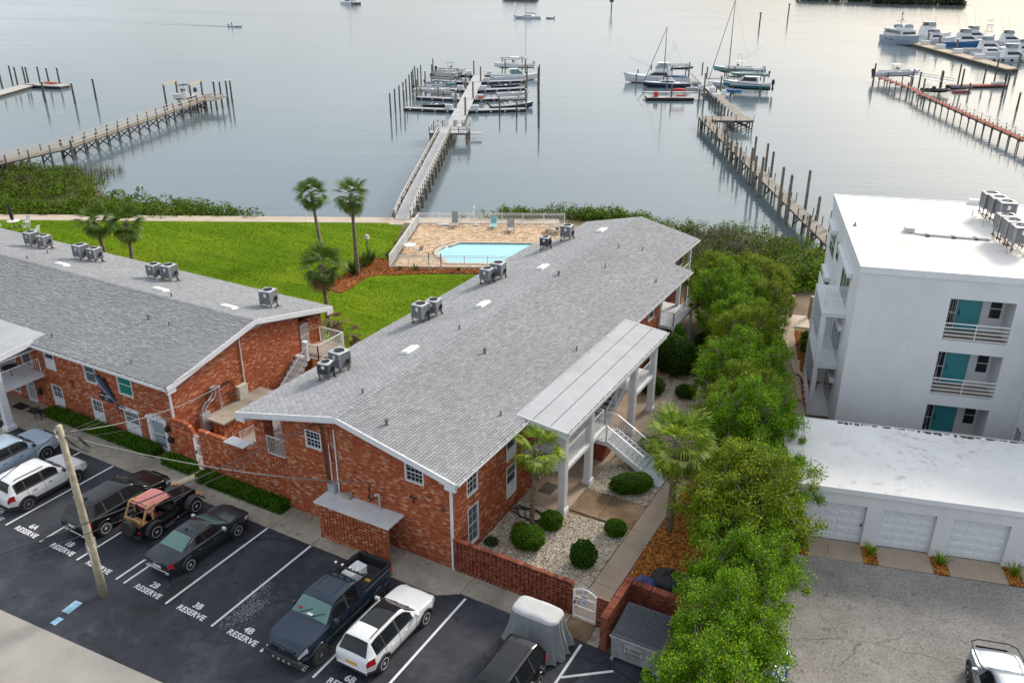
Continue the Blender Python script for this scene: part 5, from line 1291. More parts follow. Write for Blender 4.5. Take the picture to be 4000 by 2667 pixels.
def patio_chair(loc,rz,label,mat='outdoor_white',sling=None,grp=None):
    o=thing('patio_chair',label,'chair',loc,rz,grp);MB().hexa([(-.25,-.25,.40),(.25,-.25,.38),(.25,.25,.38),(-.25,.25,.40),(-.25,-.25,.43),(.25,-.25,.41),(.25,.25,.41),(-.25,.25,.43)]).build('seat',sling or mat,o)
    MB().hexa([(-.25,-.25,.43),(-.22,-.25,.43),(-.22,.25,.43),(-.25,.25,.43),(-.46,-.23,.95),(-.43,-.23,.95),(-.43,.23,.95),(-.46,.23,.95)]).build('backrest',sling or mat,o)
    for x in (-.23,.23):
        for y in (-.24,.24):MB().bar((x,y,0),(x*.95,y,.4),.035,.035).build('leg',mat,o)
    for y in (-.27,.27):MB().tube([(.24,y,.4),(.24,y,.62),(-.3,y,.64)],.02,5).build('armrest',mat,o)
    return o
def round_table(loc,label,r=.55,mat='outdoor_white'):
    o=thing('patio_table',label,'table',loc);MB().cyl((0,0,.70),(0,0,.73),r,n=24).build('table_top',mat,o)
    for k in range(4):a=k*math.pi/2+.4;MB().tube([(.06*math.cos(a),.06*math.sin(a),.7),(.2*math.cos(a),.2*math.sin(a),.35),(.36*math.cos(a),.36*math.sin(a),0)],.018,5).build('leg',mat,o)
    return o
round_table(S(2.3,-10.2,.05),'round white patio table inside the left pool fence');patio_chair(S(1.75,-9.3,.05),SA-1.2,'white high-backed patio chair beside the round pool table');patio_chair(S(3.2,-10.9,.05),SA+2.4,'grey sling patio chair in front of the round pool table',sling='sling_grey')
def lounger(loc,rz,label,sling,frame_='outdoor_white',up=.75):
    o=thing('sun_lounger',label,'sun lounger',loc,rz);MB().box(-.3,-.95,.30,.3,.35,.33).build('seat',sling,o)
    MB().hexa([(-.3,.35,.31),(.3,.35,.31),(.3,.38,.31),(-.3,.38,.31),(-.3,.85,.31+up),(.3,.85,.31+up),(.3,.88,.31+up),(-.3,.88,.31+up)]).build('backrest',sling,o)
    for x in (-.32,.32):MB().tube([(x,-.98,.02),(x,-.95,.31),(x,.36,.31),(x,.86,.31+up)],.02,5).tube([(x,.5,.0),(x,.36,.31)],.02,5).build('frame',frame_,o)
    return o
lounger(S(9.7,-1.9,.05),SA,'teal sling chair against the far pool fence','sling_teal',up=.6);lounger(S(11.5,-3.2,.05),SA,'grey sling lounger facing the pool, near the far fence','sling_grey','dark',.8)
lounger(S(5.7,-1.6,.05),SA+.05,'weathered wooden lounger propped up against the far pool fence','weathered_wood' if 'weathered_wood' in MAT else plain('weathered_wood',(.33,.32,.30),.9,var=.25,scale=6),up=1.0)
for k,(s_,t_,l) in enumerate(((4.1,-1.35,.5),(4.7,-1.3,.8),(7.9,-1.4,.4))):tag(MB().cbox(S(s_,t_,.12),(l,.45,.12),SA).build('deck_slab','slab_white',bevel=.02),('small white slab lying by the far pool fence, leftmost','long white slab lying left of the wooden lounger','white slab lying between the wooden lounger and the teal chair')[k],'slab')
bn=wthing('pool_bench','curved stone bench beside a stone table on the pool deck','bench',S(15.9,-4.2));MB().cyl(S(16.2,-3.4,.05),S(16.2,-3.4,.68),.18,n=10).cyl(S(16.2,-3.4,.68),S(16.2,-3.4,.75),.6,n=18).build('table','concrete',bn)
q=MB();
for k in range(8):
    a0,a1=2.6+k*.3,2.6+(k+1)*.3;P= lambda r,a,z:S(16.2+r*math.cos(a),-3.4+r*math.sin(a),z)
    q.hexa([P(.85,a0,.4),P(1.2,a0,.4),P(1.2,a1,.4),P(.85,a1,.4),P(.85,a0,.48),P(1.2,a0,.48),P(1.2,a1,.48),P(.85,a1,.48)])
q.build('seat','concrete',bn)
for a in (2.9,4.6):c=S(16.2+1.02*math.cos(a),-3.4+1.02*math.sin(a),0);MB().cbox((c[0],c[1],.2),(.25,.25,.4),SA+a).build('leg','concrete',bn)
# things on the lawn
for (s_,t_,h,lab) in ((-9.99,-.4,1.9,'slim white lamp post by the promenade behind the leaning palms'),(7.6,-.45,1.7,'slim white lamp post at the far pool fence'),(24.5,-8.2,2.2,'slim white post behind the far end of the right building')):
    o=wthing('lamp_post',lab,'lamp post',S(s_,t_));p_=S(s_,t_);MB().cyl(p_,(p_[0],p_[1],h),.045,n=8).build('post','white_rail',o);MB().cyl((p_[0],p_[1],h),(p_[0],p_[1],h+.12),.13,.05,n=10).cyl((p_[0],p_[1],0),(p_[0],p_[1],.08),.18,n=10).build('lamp_head','white_rail',o)
p_=S(-1.59,-10.89);o=wthing('path_light','mossy wooden post with small box light on the lawn, left of the pool','post light',p_);MB().bar(p_,(p_[0],p_[1],1.55),.16,.16).build('post','mossy_wood' if 'mossy_wood' in MAT else plain('mossy_wood',(.20,.27,.08),.9,var=.3,scale=5),o);MB().box(p_[0]-.22,p_[1]-.2,1.55,p_[0]+.22,p_[1]+.2,1.62).box(p_[0]-.16,p_[1]-.15,1.62,p_[0]+.16,p_[1]+.15,1.9).build('lamp_head','beige_box',o)
p_=S(-39.45,-3.3);o=wthing('parasol','closed black parasol standing among white garden furniture at the far left','parasol',p_);MB().cyl(p_,(p_[0],p_[1],2.5),.03,n=6).build('pole','dark',o);MB().lathe([(.02,.8),(.16,.85),(.2,1.3),(.14,2.0),(.05,2.5),(.005,2.6)],p_,9).build('canopy','dark',o)
round_table(S(-39.4,-3.3),'white garden table around the closed black parasol',.6)
for k,(s_,t_,a) in enumerate(((-37.6,-4.2,2.6),(-40.7,-4.0,.2),(-38.6,-2.4,-1.8),(-36.0,-5.4,2.9))):patio_chair(S(s_,t_),SA+a,('white garden chair right of the black parasol','white garden chair left of the black parasol','white garden chair behind the black parasol','white garden chair farthest right of the furniture by the parasol')[k],grp='white garden chairs')
# ================================================================ DOCKS
ground_mat('dock_plank',[(0.20,0.17,0.14),(0.30,0.265,0.225),(0.38,0.34,0.29)],1.0,.9,.2,6,bmp=.1)
ground_mat('dock_grey',[(0.36,0.36,0.37),(0.45,0.45,0.46),(0.50,0.50,0.51)],.5,.85,.1,8,bmp=.1)
ground_mat('dock_red',[(0.24,0.065,0.045),(0.32,0.09,0.06),(0.38,0.125,0.085)],.8,.9,.15,6,bmp=.1)
ground_mat('dock_tan',[(0.40,0.31,0.22),(0.46,0.37,0.27),(0.52,0.42,0.32)],.3,.9,.1,4,bmp=.1)
plain('pile_wood',(0.115,0.105,0.085),.9,var=.35,scale=2.5);plain('pile_light',(0.21,0.18,0.135),.9,var=.3,scale=2.5);plain('float_black',(.015,.015,.016),.7)
plain('rail_grey',(.42,.41,.39),.85,var=.15);plain('bleached',(.46,.44,.42),.85,var=.12)
def plank_deck(mb,pts,w,z,gap=.02,pw=.30,th=.06):
    """boards laid crosswise along a centre line given in shore coordinates"""
    for (a,c) in zip(pts[:-1],pts[1:]):
        A_,C_=Vector(S(a[0],a[1],a[2] if len(a)>2 else z)),Vector(S(c[0],c[1],c[2] if len(c)>2 else z));L=(C_-A_).length;d=(C_-A_)/L;n=max(1,int(L/pw))
        for k in range(n):
            p,q=A_+d*(L*k/n),A_+d*(L*(k+1)/n-gap);mb.bar(p,q,w,th)
    return mb
def pile(mb,s,t,ztop,r=.15,z0=-2.0,lean=0.0,n=8):
    x,y,_=S(s,t);lx,ly=lean*math.sin(s*7.1),lean*math.cos(t*3.3);mb.cyl((x,y,z0),(x+lx,y+ly,ztop),r*1.05,r*.9,n=n)
def piling(s,t,ztop,label,grp,cap='dark',r=.15,mat='pile_wood'):
    x,y,_=S(s,t);o=thing('piling',label,'piling',(x,y,WATER),0,grp);a=random.uniform(-.04,.04);b_=random.uniform(-.04,.04);h=ztop-WATER
    MB().cyl((0,0,-1.2),(a,b_,h),r*1.05,r*.9,n=9).build('post',mat,o);MB().cyl((a,b_,h),(a,b_,h+.16),r*1.1,.03,n=9).build('cap',cap,o);return o
# ---- centre dock
CD=wthing('dock','grey pier with white rails leading to a floating marina, starting behind the pool','dock',S(0,20,WATER))
mb=plank_deck(MB(),[(-.07,.8,.02),(-.07,6,.35),(-.07,46,.75)],1.66,0,pw=.3);stuff(mb.build('deck','dock_grey',CD))
stuff(plank_deck(MB(),[(.5,45.3),(.5,51.0)],5.9,.76,pw=.3).build('platform','dock_grey',CD))
def dockrail(p,q,parent,n,h=.95,mat='bleached',posts='pile_light',cap=.16):
    P,Q=Vector(p),Vector(q);up=Vector((0,0,1));mb=MB();mb.bar(P+up*h,Q+up*h,cap,.05);mb.bar(P+up*h*.55,Q+up*h*.55,.05,.12);o=mb.build('handrail',mat,parent);ps=MB()
    for k in range(n+1):e=P.lerp(Q,k/n);ps.bar(e-up*.25,e+up*h,.10,.10)
    stuff(ps.build('rail_posts',posts,o));return o
for s_ in (-.92,.78):dockrail(S(s_,.9,.05),S(s_,6,.38),CD,2);dockrail(S(s_,6,.38),S(s_,45.3,.78),CD,22)
for (a,c) in (((-2.4,45.4),(-2.4,51)),((-2.4,51),(-.9,51)),((-2.4,45.35),(-.95,45.35)),((.82,45.35),(3.4,45.35)),((3.4,45.4),(3.4,51)),((3.4,51),(1.0,51))):dockrail(S(*a,.78),S(*c,.78),CD,2,.95,'rail_grey','pile_wood',.12)
pm=MB()
for k in range(13):
    for s_ in (-.95,.82):pile(pm,s_*1.25,2+k*3.6,.35,.2)
for s_ in (-2.3,.5,3.3):
    for t_ in (45.6,48.2,50.8):pile(pm,s_,t_,.7,.16)
stuff(pm.build('pilings','pile_light',CD))
mb=MB()
for k in range(13):
    zz=(.02+.33*(1.2+k*3.6)/5.2 if 2+k*3.6<6 else .35+.4*(2+k*3.6-6)/40)-.17;a,c=S(-1.25,2+k*3.6,zz),S(1.1,2+k*3.6,zz);mb.bar(a,c,.16,.26)
for s_ in (-.7,.55):mb.bar(S(s_,1.6,-.12),S(s_,6,.16),.1,.24);mb.bar(S(s_,6,.16),S(s_,46,.56),.1,.24)
for t_ in (45.4,48.2,50.9):mb.bar(S(-2.4,t_,.6),S(3.4,t_,.6),.12,.26)
mb.build('beams','pile_light',CD)
gt=MB();A_,C_=Vector(S(-.9,51.05,.8)),Vector(S(.95,51.05,.8));up=Vector((0,0,1))
for k in range(9):e=A_.lerp(C_,k/8);gt.bar(e,e+up*1.7,.03,.03)
for k in range(7):gt.bar(A_+up*(.25*k),C_+up*(.25*k),.03,.03)
gt.build('lattice_gate','white_rail',CD);MB().cbox(S(-1.6,50.4,1.1),(.7,.5,.6),SA).build('locker','outdoor_white',CD)
MB().bar(S(.1,51,.72),S(.1,57.5,-.3),1.5,.1).build('gangway','dock_grey',CD)
for s_ in (-.62,.82):dockrail(S(s_,51.1,.75),S(s_,57.4,-.25),CD,4,.9,'galvanised','galvanised',.05)
ZF=-.42
def float_part(p,q,w,name='float'):
    o=MB().bar(S(*p,ZF-.07),S(*q,ZF-.07),w,.14).build(name,'dock_grey',CD,bevel=.02)
    MB().bar(S(*p,ZF-.36),S(*q,ZF-.36),w*.92,.42).build('pontoon','float_black',o)
    L=math.dist(p,q);n=max(1,int(L/2.2));sg=MB()
    for k in range(n):
        f=(k+.5)/n
        for e in (-1,1):
            a=Vector(S(p[0]+(q[0]-p[0])*f,p[1]+(q[1]-p[1])*f,ZF-.3));d=(Vector(S(*q))-Vector(S(*p))).normalized();nn=Vector((-d.y,d.x,0))*e
            sg.cbox(tuple(a+nn*w*.47),(.35,.06,.2),math.atan2(d.y,d.x))
    sg.build('floatation_windows','outdoor_white',o);return o
float_part((.15,56.5),(.15,125.5),2.7,'main_float')
fg=[(1.5,74.6,11.9,76.9),(1.5,88.0,11.5,91.6),(1.5,100.9,11.5,104.8),(1.5,114.2,11.5,117.0),(1.5,126.0,11.0,128.5),(-1.2,75.2,-10.8,77.3),(-1.2,88.3,-10.2,91.0),(-1.2,101.2,-10.0,104.2),(-1.2,113.0,-10.0,117.0),(-1.2,126.3,-11.9,129.8)]
for (a,t0,c,t1) in fg:float_part((a,t0),(c,t1),1.35,'finger_float')
k=0
plain('box_white',(.66,.69,.72),.5)
for (a,t0,c,t1) in fg:
    side=1 if a>0 else -1
    o=wthing('dock_box','white dock box at the root of a finger float','dock box',S(a+side*1.0,t0+.25,ZF),'dock boxes on the floating marina');MB().cbox(S(a+side*1.1,t0+.25,ZF+.36),(1.35,.75,.72),SA).build('body','box_white',o,bevel=.03);MB().cbox(S(a+side*1.1,t0+.25,ZF+.76),(1.42,.82,.1),SA).build('lid','outdoor_white',o,bevel=.03)
random.seed(21)
for s_,t_ in ((-12.2,69.5),(-12.2,74.9),(-12.1,79.8),(-12.0,84.2),(-12.1,89),(-12.4,96),(-12.6,101),(-13.0,106),(-13.2,111),(-12.2,107.5),(-12.2,113)):piling(s_,t_,3.1,'dark piling in the left row of the floating marina','left row of marina pilings')
for s_,t_ in ((-10.9,77.6),(-10.3,91.3),(-10.2,104.6),(-10.2,117.4),(-11.4,130.2),(12.0,77.2),(11.7,91.9),(11.7,105.2),(11.7,117.4),(11.2,129)):piling(s_,t_,2.9,'wooden piling with white cap at the end of a finger float','pilings at the finger float ends','outdoor_white',.16,'pile_light')
for s_,t_ in ((1.3,68.4),(-1.1,76.8),(1.25,88.9),(-1.2,102.2),(1.2,114.6),(-1.2,126.5)):piling(s_,t_,2.8,'wooden piling with white cap beside the main float','pilings along the main float','outdoor_white',.18,'pile_light')
for s_,t_ in ((14.4,60.4),(14.4,72),(14.3,84),(14.3,96),(14.2,107.4),(14.5,112)):piling(s_,t_,3.4,'tall dark piling in the right row of the floating marina','right row of marina pilings')
for s_,t_ in ((7.3,70.8),(10.4,70.2)):piling(s_,t_,1.6,'dark lift piling in front of the blue open boat','lift pilings by the blue open boat')
tag(MB().cbox(S(2.9,88.0,ZF+.35),(1.2,.5,.5),SA+.4).build('kayak_bag',plain('orange_plastic',(.65,.17,.05),.5),bevel=.12),'small orange float bag on the main float','float')
tag(MB().cbox(S(4.4,50.8,-.25),(1.8,1.3,.12),SA).build('swim_raft','bleached',bevel=.02),'small pale raft floating right of the pier platform','raft')
# ---- wooden dock at the right
RD=wthing('dock','old wooden dock with tall bare pilings beside the white building','dock',S(42,30,WATER))
stuff(plank_deck(MB(),[(42.1,-12),(42.1,62.6)],1.5,.6,pw=.28).build('deck','dock_plank',RD));stuff(plank_deck(MB(),[(41.5,60.3),(50.0,60.3)],4.0,.62,pw=.3).build('platform','dock_plank',RD));stuff(plank_deck(MB(),[(48.6,62.2),(49.5,88)],1.5,.6,pw=.28).build('arm','dock_plank',RD))
bm_=MB();br=MB()
for k in range(23):
    t_=-10+k*3.15
    for s_ in (41.5,42.75):bm_.bar(S(s_,t_,-2),S(s_,t_,.55 if k%3 else 1.2),.2,.2)
    if k%2==0:br.bar(S(41.5,t_,-.7),S(42.75,t_,.4),.06,.15)
for t_ in (58.6,60.4,62.2):
    for s_ in (41.6,44,46.5,49.8):bm_.bar(S(s_,t_,-2),S(s_,t_,.55),.18,.18)
    br.bar(S(46.6,t_,-.8),S(49.7,t_,.45),.06,.15);br.bar(S(49.7,t_,-.8),S(46.6,t_,.45),.06,.15)
for k in range(9):
    for s_ in (48.0,49.3):bm_.bar(S(s_+.035*k*.9,64+k*3,-2),S(s_+.035*k*.9,64+k*3,.55),.18,.18)
stuff(bm_.build('supports','pile_wood',RD));stuff(br.build('cross_braces','pile_wood',RD));MB().bar(S(41.5,-12,.45),S(41.5,62,.45),.1,.24).build('stringer','pile_wood',RD);MB().bar(S(42.75,-12,.45),S(42.75,62,.45),.1,.24).build('stringer','pile_wood',RD)
for t_,ln in ((58.4,8.4),(62.3,8.4)):MB().bar(S(41.5,t_,.45),S(41.5+ln,t_,.45),.1,.26).build('stringer','pile_wood',RD)
rp=MB()
for k in range(22):
    t_=-8.5+k*3.15
    for s_ in (41.35,42.9):rp.bar(S(s_,t_,.4),S(s_,t_,1.55),.09,.09)
for s_ in (42.0,44.5,47.0,49.9):rp.bar(S(s_,58.4,.5),S(s_,58.4,1.5),.09,.09)
stuff(rp.build('rail_posts','pile_wood',RD))
for (s_,t_,h) in ((41.2,44.7,1.9),(41.1,38.4,3.4),(41.1,36.4,2.2),(41.1,33.6,2.1),(41.0,29.9,2.1),(41.0,27.3,2.4),(40.9,20.9,3.6),(40.9,18.6,3.1),(40.8,15.1,3.7),(40.8,6.2,4.5),(40.8,3.0,4.4)):piling(s_,t_,h,'tall bare piling on the left side of the old wooden dock','pilings left of the wooden dock','pile_light',.17,'pile_light')
for (s_,t_,h) in ((44.4,33.7,2.6),(44.5,27.4,2.9),(44.4,24.1,2.5),(44.5,8.7,3.6),(44.2,3.5,2.0),(43.3,-3.5,2.4),(40.9,-4.5,2.2)):piling(s_,t_,h,'bare piling on the right side of the old wooden dock','pilings right of the wooden dock','pile_light',.17,'pile_light')
for (s_,t_,h) in ((36.4,114.4,1.2),(37.5,121,1.4),(40.7,123,2.2),(49.4,122,2.9),(52.3,121,3.0),(52.5,116,2.6),(42.1,105.4,2.2),(41.0,91.2,2.0),(46.0,88,1.6),(46.8,87,1.4),(48.4,96,3.6),(50.4,93.5,1.4),(52.3,98.8,2.8),(64.5,119,1.6),(60,122,2.0),(67.5,124,1.4)):piling(s_,t_,h,'weathered piling among the boats at the end of the wooden dock','pilings at the boat slips','pile_light',.17,'pile_light')
# service dock between the slips
SD=wthing('dock','grey service dock with lockers between the slips of the right dock','dock',S(50,105,WATER));MB().bar(S(50.2,88,.1),S(51.6,126,.1),2.2,.2).build('deck','dock_grey',SD);MB().bar(S(36,96.5,-.2),S(49,96.2,-.2),1.4,.2).build('finger','dock_grey',SD);MB().bar(S(52,118,.0),S(60,118.4,.0),1.4,.2).build('finger','dock_grey',SD)
for (s_,t_) in ((49.6,94),(51.2,90),(51.0,104),(47.8,97)):MB().cbox(S(s_,t_,.7),(1.0,.7,1.0),SA).build('locker','outdoor_white',SD,bevel=.04)
# ---- red dock
RR=wthing('dock','long narrow dock with red boards and rope rails at the right','dock',S(88,80,WATER));ctr=[(78,-22),(86.4,43.5),(89.9,89),(91.3,98),(91.3,117.5)]
stuff(plank_deck(MB(),ctr,1.25,.62,pw=.4,gap=.012).build('deck','dock_red',RR));bm_=MB();pt=MB();rp=MB();side={-1:[],1:[]}
tot=[(a,c,math.dist(a,c)) for a,c in zip(ctr[:-1],ctr[1:])]
for (a,c,L) in tot:
    n=int(L/3.1)
    for k in range(n):
        f=k/n;s_,t_=a[0]+(c[0]-a[0])*f,a[1]+(c[1]-a[1])*f
        if t_<20:continue
        for e in (-.6,.6):bm_.bar(S(s_+e*1.1,t_,-2),S(s_+e*1.05,t_,.9),.17,.17)
        bm_.bar(S(s_-.9,t_,.38),S(s_+.9,t_,.38),.08,.2)
        if t_<92:
            for e in (-1,1):pt.bar(S(s_+e*.68,t_+1.5,.5),S(s_+e*.68,t_+1.5,1.7),.08,.08);side[e].append(S(s_+e*.68,t_+1.5,1.6))
for e in (-1,1):
    for p,q in zip(side[e][:-1],side[e][1:]):m_=((p[0]+q[0])/2,(p[1]+q[1])/2,1.3);rp.tube([p,((p[0]*3+q[0])/4,(p[1]*3+q[1])/4,1.38),m_,((p[0]+q[0]*3)/4,(p[1]+q[1]*3)/4,1.38),q],.022,4)
stuff(bm_.build('supports','pile_wood',RR));stuff(pt.build('rail_posts','pile_light',RR));rp.build('rope','pile_light',RR)
for s0 in (-.55,.55):MB().bar(S(86.4+s0,43.5,.48),S(89.9+s0,89,.48),.1,.22).build('stringer','pile_wood',RR)
RF=wthing('dock','reddish floating dock with dark pilings beyond the red dock','dock',S(110,112,WATER));MB().bar(S(104.6,110.6,-.55),S(117.5,112.5,-.55),2.4,.2).build('deck','dock_red',RF);MB().bar(S(104.6,110.6,-.8),S(117.5,112.5,-.8),2.3,.36).build('pontoon','float_black',RF)
gw=MB();P,Q=Vector(S(97.5,115,1.0)),Vector(S(106,111.5,-.2));up=Vector((0,0,1))
for e in (-.5,.5):
    off=Vector(S(0,e))-Vector(S(0,0))
    for h in (0,.55,1.05):gw.tube([P+off+up*h,Q+off+up*h],.035,5)
    for k in range(8):a=(P+off).lerp(Q+off,k/7);gw.tube([a,a+up*1.05],.03,4)
gw.bar(P,Q,1.0,.06);tag(gw.build('gangway','galvanised'),'aluminium gangway sloping down to the reddish float','gangway')
for (s_,t_,h) in ((90.2,116.5,3.4),(98.6,115.5,2.3),(99.1,113,2.0),(98.3,108.4,1.2),(109.5,117,3.2),(105.4,106.5,3.4),(104.6,101,1.2),(114.9,116.5,3.2),(117.5,117,4.4),(110.2,98,3.6),(116.5,109,3.0),(118.6,114.5,2.4),(104.1,80.2,2.2),(103.8,112.5,2.2),(104.4,114.3,2.2),(93.1,104,.9),(93,96,.9)):piling(s_,t_,h,'dark piling around the floats beyond the red dock','pilings by the red dock','pile_wood',.19)
# ---- marina quay at the far right
MQ=wthing('dock','broad tan marina quay with moored yachts at the far right','dock',S(134,172,WATER));q=[S(134.6,209)[:2],S(138.6,210)[:2],S(134.2,139)[:2],S(130.4,137.6)[:2]];MB().prism(q,-.25,.0).build('deck','dock_tan',MQ);MB().prism([S(134.9,208.6)[:2],S(138.3,209.4)[:2],S(133.9,139.3)[:2],S(130.8,138)[:2]],-1.4,-.25).build('pontoon','pile_wood',MQ)
for k,t_ in enumerate((203,190,176,161)):o=wthing('dock_box',('white dock box on the tan quay, nearest the blue-grey trawler','second white dock box on the tan quay, by the blue hull','third white dock box on the tan quay','white dock box on the tan quay, nearest its near end')[k],'dock box',S(137.4-(209-t_)*.062,t_,0));MB().cbox(S(137.4-(209-t_)*.062,t_,.55),(2.6,1.4,1.1),SA).build('body','outdoor_white',o,bevel=.05);MB().cbox(S(137.4-(209-t_)*.062,t_,1.15),(2.7,1.5,.14),SA).build('lid','box_white',o,bevel=.04)
for k,(s_,t_,h) in enumerate(((138.6,205,3.2),(137.9,195,3.3),(137.0,181,3.4),(134.0,139.5,3.4),(166,212,3.0),(172,206,3.0))):piling(s_,t_,h,('wooden piling on the tan quay by the trawler','wooden piling on the tan quay in front of the blue hull','wooden piling with white cap on the tan quay','wooden piling at the near end of the tan quay','piling beyond the bow of the blue yacht','far piling right of the blue yacht')[k],None,'outdoor_white' if k==2 else 'pile_light',.32,'pile_light')
# ---- left pier
LP=wthing('dock','wooden pier with handrails curving out at the left over the marsh','dock',S(-50,55,WATER));ctr=[(-60.5,13),(-56.0,23.2),(-52.4,33.0),(-48.9,76)]
stuff(plank_deck(MB(),ctr,1.7,.8,pw=.3).build('deck','dock_plank',LP));stuff(plank_deck(MB(),[(-50.6,76),(-50.0,85)],1.0,.8).build('side_deck','dock_plank',LP));stuff(plank_deck(MB(),[(-50.2,78.5),(-45.6,78.5)],6.5,.82).build('platform','dock_plank',LP))
bm_=MB();br=MB();rl=MB();rp=MB()
for (a,c) in zip(ctr[:-1],ctr[1:]):
    L=math.dist(a,c);n=max(1,round(L/3.0));d=((c[0]-a[0])/L,(c[1]-a[1])/L);nn=(-d[1],d[0])
    for e in (-.85,.85):rl.bar(S(a[0]+nn[0]*e,a[1]+nn[1]*e,1.8),S(c[0]+nn[0]*e,c[1]+nn[1]*e,1.8),.16,.05);rl.bar(S(a[0]+nn[0]*e,a[1]+nn[1]*e,1.3),S(c[0]+nn[0]*e,c[1]+nn[1]*e,1.3),.05,.12);bm_.bar(S(a[0]+nn[0]*e*.8,a[1]+nn[1]*e*.8,.66),S(c[0]+nn[0]*e*.8,c[1]+nn[1]*e*.8,.66),.08,.22)
    for k in range(n+1):
        f=k/n;s_,t_=a[0]+(c[0]-a[0])*f,a[1]+(c[1]-a[1])*f;p=[(s_+nn[0]*e,t_+nn[1]*e) for e in (-.85,.85)]
        for q_ in p:bm_.bar(S(*q_,-2),S(*q_,.8),.2,.2);rp.bar(S(*q_,.7),S(*q_,1.85),.12,.12)
        br.bar(S(*p[0],-.75),S(*p[1],.5),.06,.16);br.bar(S(*p[1],-.75),S(*p[0],.5),.06,.16)
for s_ in (-50,-48,-45.8):
    for t_ in (75.5,78.5,81.5):bm_.bar(S(s_,t_,-2),S(s_,t_,.8),.2,.2)
br.bar(S(-50,75.4,-.75),S(-48,75.4,.5),.06,.16);br.bar(S(-48,75.4,-.75),S(-50,75.4,.5),.06,.16)
stuff(bm_.build('supports','pile_wood',LP));stuff(br.build('cross_braces','pile_wood',LP));rl.build('handrails','dock_tan',LP);stuff(rp.build('rail_posts','pile_wood',LP))
bx=MB();bx.bar(S(-49.8,76.2,1.3),S(-46,76.2,1.3),.5,.06);bx.bar(S(-46,76,1.3),S(-46,81,1.3),.5,.06);bx.bar(S(-49.8,80.5,1.3),S(-46,80.5,1.3),.4,.06);bx.build('bench','dock_plank',LP)
lf=wthing('boat_lift','timber boat lift with two beams at the end of the left pier','boat lift',S(-54,84,WATER))
for s_,t_ in ((-57.2,80),(-52.2,80),(-57.2,86),(-52.2,86)):MB().bar(S(s_,t_,-2),S(s_,t_,3.2),.24,.24).build('post','pile_wood',lf)
for s_ in (-57.2,-52.2):MB().bar(S(s_,79.6,3.1),S(s_,86.4,3.1),.2,.3).build('beam','dock_tan',lf)
for k,(s_,t_) in enumerate(((-49,84),(-47.7,83.6),(-46.9,85),(-46.2,85.3))):piling(s_,t_,3.3,'piling with white cap at the end of the left pier','pilings at the left pier end','outdoor_white',.18)
LF=wthing('dock','low floating dock with an orange kayak at the far left','dock',S(-96,104,WATER))
for p,q in (((-99.5,107),(-89.5,104.5)),((-98.3,106),(-97.2,86)),((-97.2,86),(-100,78))):MB().bar(S(*p,-.42),S(*q,-.42),3.0,.18).build('deck','bleached',LF);MB().bar(S(*p,-.8),S(*q,-.8),2.9,.58).build('pontoon','float_black',LF)
for s_,t_ in ((-105.6,112),(-104.5,106),(-102.7,109),(-101.2,109.8),(-100.4,109.5),(-98,110),(-94.6,107.5),(-92.5,108)):piling(s_,t_,3.0,'dark piling with white cap at the far left float','pilings of the far left float','outdoor_white',.19)
for k,(s_,t_) in enumerate(((-83.4,84.8),(-76.6,83.1),(-74.7,87.9))):piling(s_,t_,(3.0,3.0,3.2)[k],('lone piling in front of the far left float','lone piling right of the orange kayak','lone piling standing apart in the water right of the far left float')[k],None,'outdoor_white',.2)
ky=MB().lathe([(.02,-2.2),(.25,-1.7),(.38,0),(.25,1.7),(.02,2.2)],n=10,axis='x');o=ky.build('kayak','orange_plastic',smooth=True);x,y,_=S(-93.5,106.2);o.location=(x,y,-.05);o.rotation_euler=(0,0,SA-.25);o.scale=(1,1,.7);tag(o,'orange kayak lying on the far left float','kayak')
# ---- channel markers
for k,(s_,t_,h,b_) in enumerate(((52.3,391.4,5.5,True),(106.2,293.9,5.0,False),(131.7,345.9,6.0,False))):
    o=thing('channel_marker',('channel marker post with square board far out in the bay','bare channel marker post in the bay, right of the tall mast','channel marker post farthest right in the bay')[k],'channel marker',S(s_,t_,WATER));MB().cyl((0,0,-1),(.05,0,h),.3,.27,n=8).build('post','pile_wood',o)
    (MB().box(-1.1,-.15,h-.6,1.1,.15,h+1.2) if b_ else MB().box(-.45,-.45,h,.45,.45,h+.4)).build('marker_board' if b_ else 'marker_cap','pile_wood',o)
# ================================================================ BOATS (bow along local +x, waterline at z = 0)
for nm,c in (('hull_white',(.72,.73,.74)),('hull_bluegrey',(.30,.36,.44)),('hull_navy',(.015,.03,.075)),('hull_teal',(.02,.16,.19)),('hull_seafoam',(.15,.34,.31)),('hull_green',(.08,.30,.24)),('hull_blue',(.03,.15,.36)),('hull_cream',(.60,.57,.50)),('hull_red',(.45,.06,.05))):
    plain(nm,c,.25,var=.03,coat=.4)
plain('antifoul',(.02,.02,.025),.8);plain('gel_white',(.74,.74,.74),.35,var=.03);plain('canvas_navy',(.02,.03,.07),.9);plain('canvas_grey',(.25,.27,.30),.9);plain('teak',(.30,.20,.12),.8);plain('tube_white',(.7,.7,.71),.3);plain('alu',(.45,.46,.47),.4,.6);plain('red_plastic',(.6,.04,.04),.5);plain('blue_plastic',(.02,.18,.45),.5)
def hull_fn(L,Bm,fs,fb,d,bow=1.6):
    """half-beam, sheer height and keel depth along the hull"""
    hb= lambda f:Bm/2*(.86+.14*min(1,f/.35))*max(0.0,1-max(0,(f-.40)/.60)**(bow+.5))**.85
    sh= lambda f:fs+(fb-fs)*f**1.8
    kl= lambda f:-d*(1-max(0,(f-.62)/.38)**2)+(fb*.55)*max(0,(f-.82)/.18)**1.6
    return hb,sh,kl
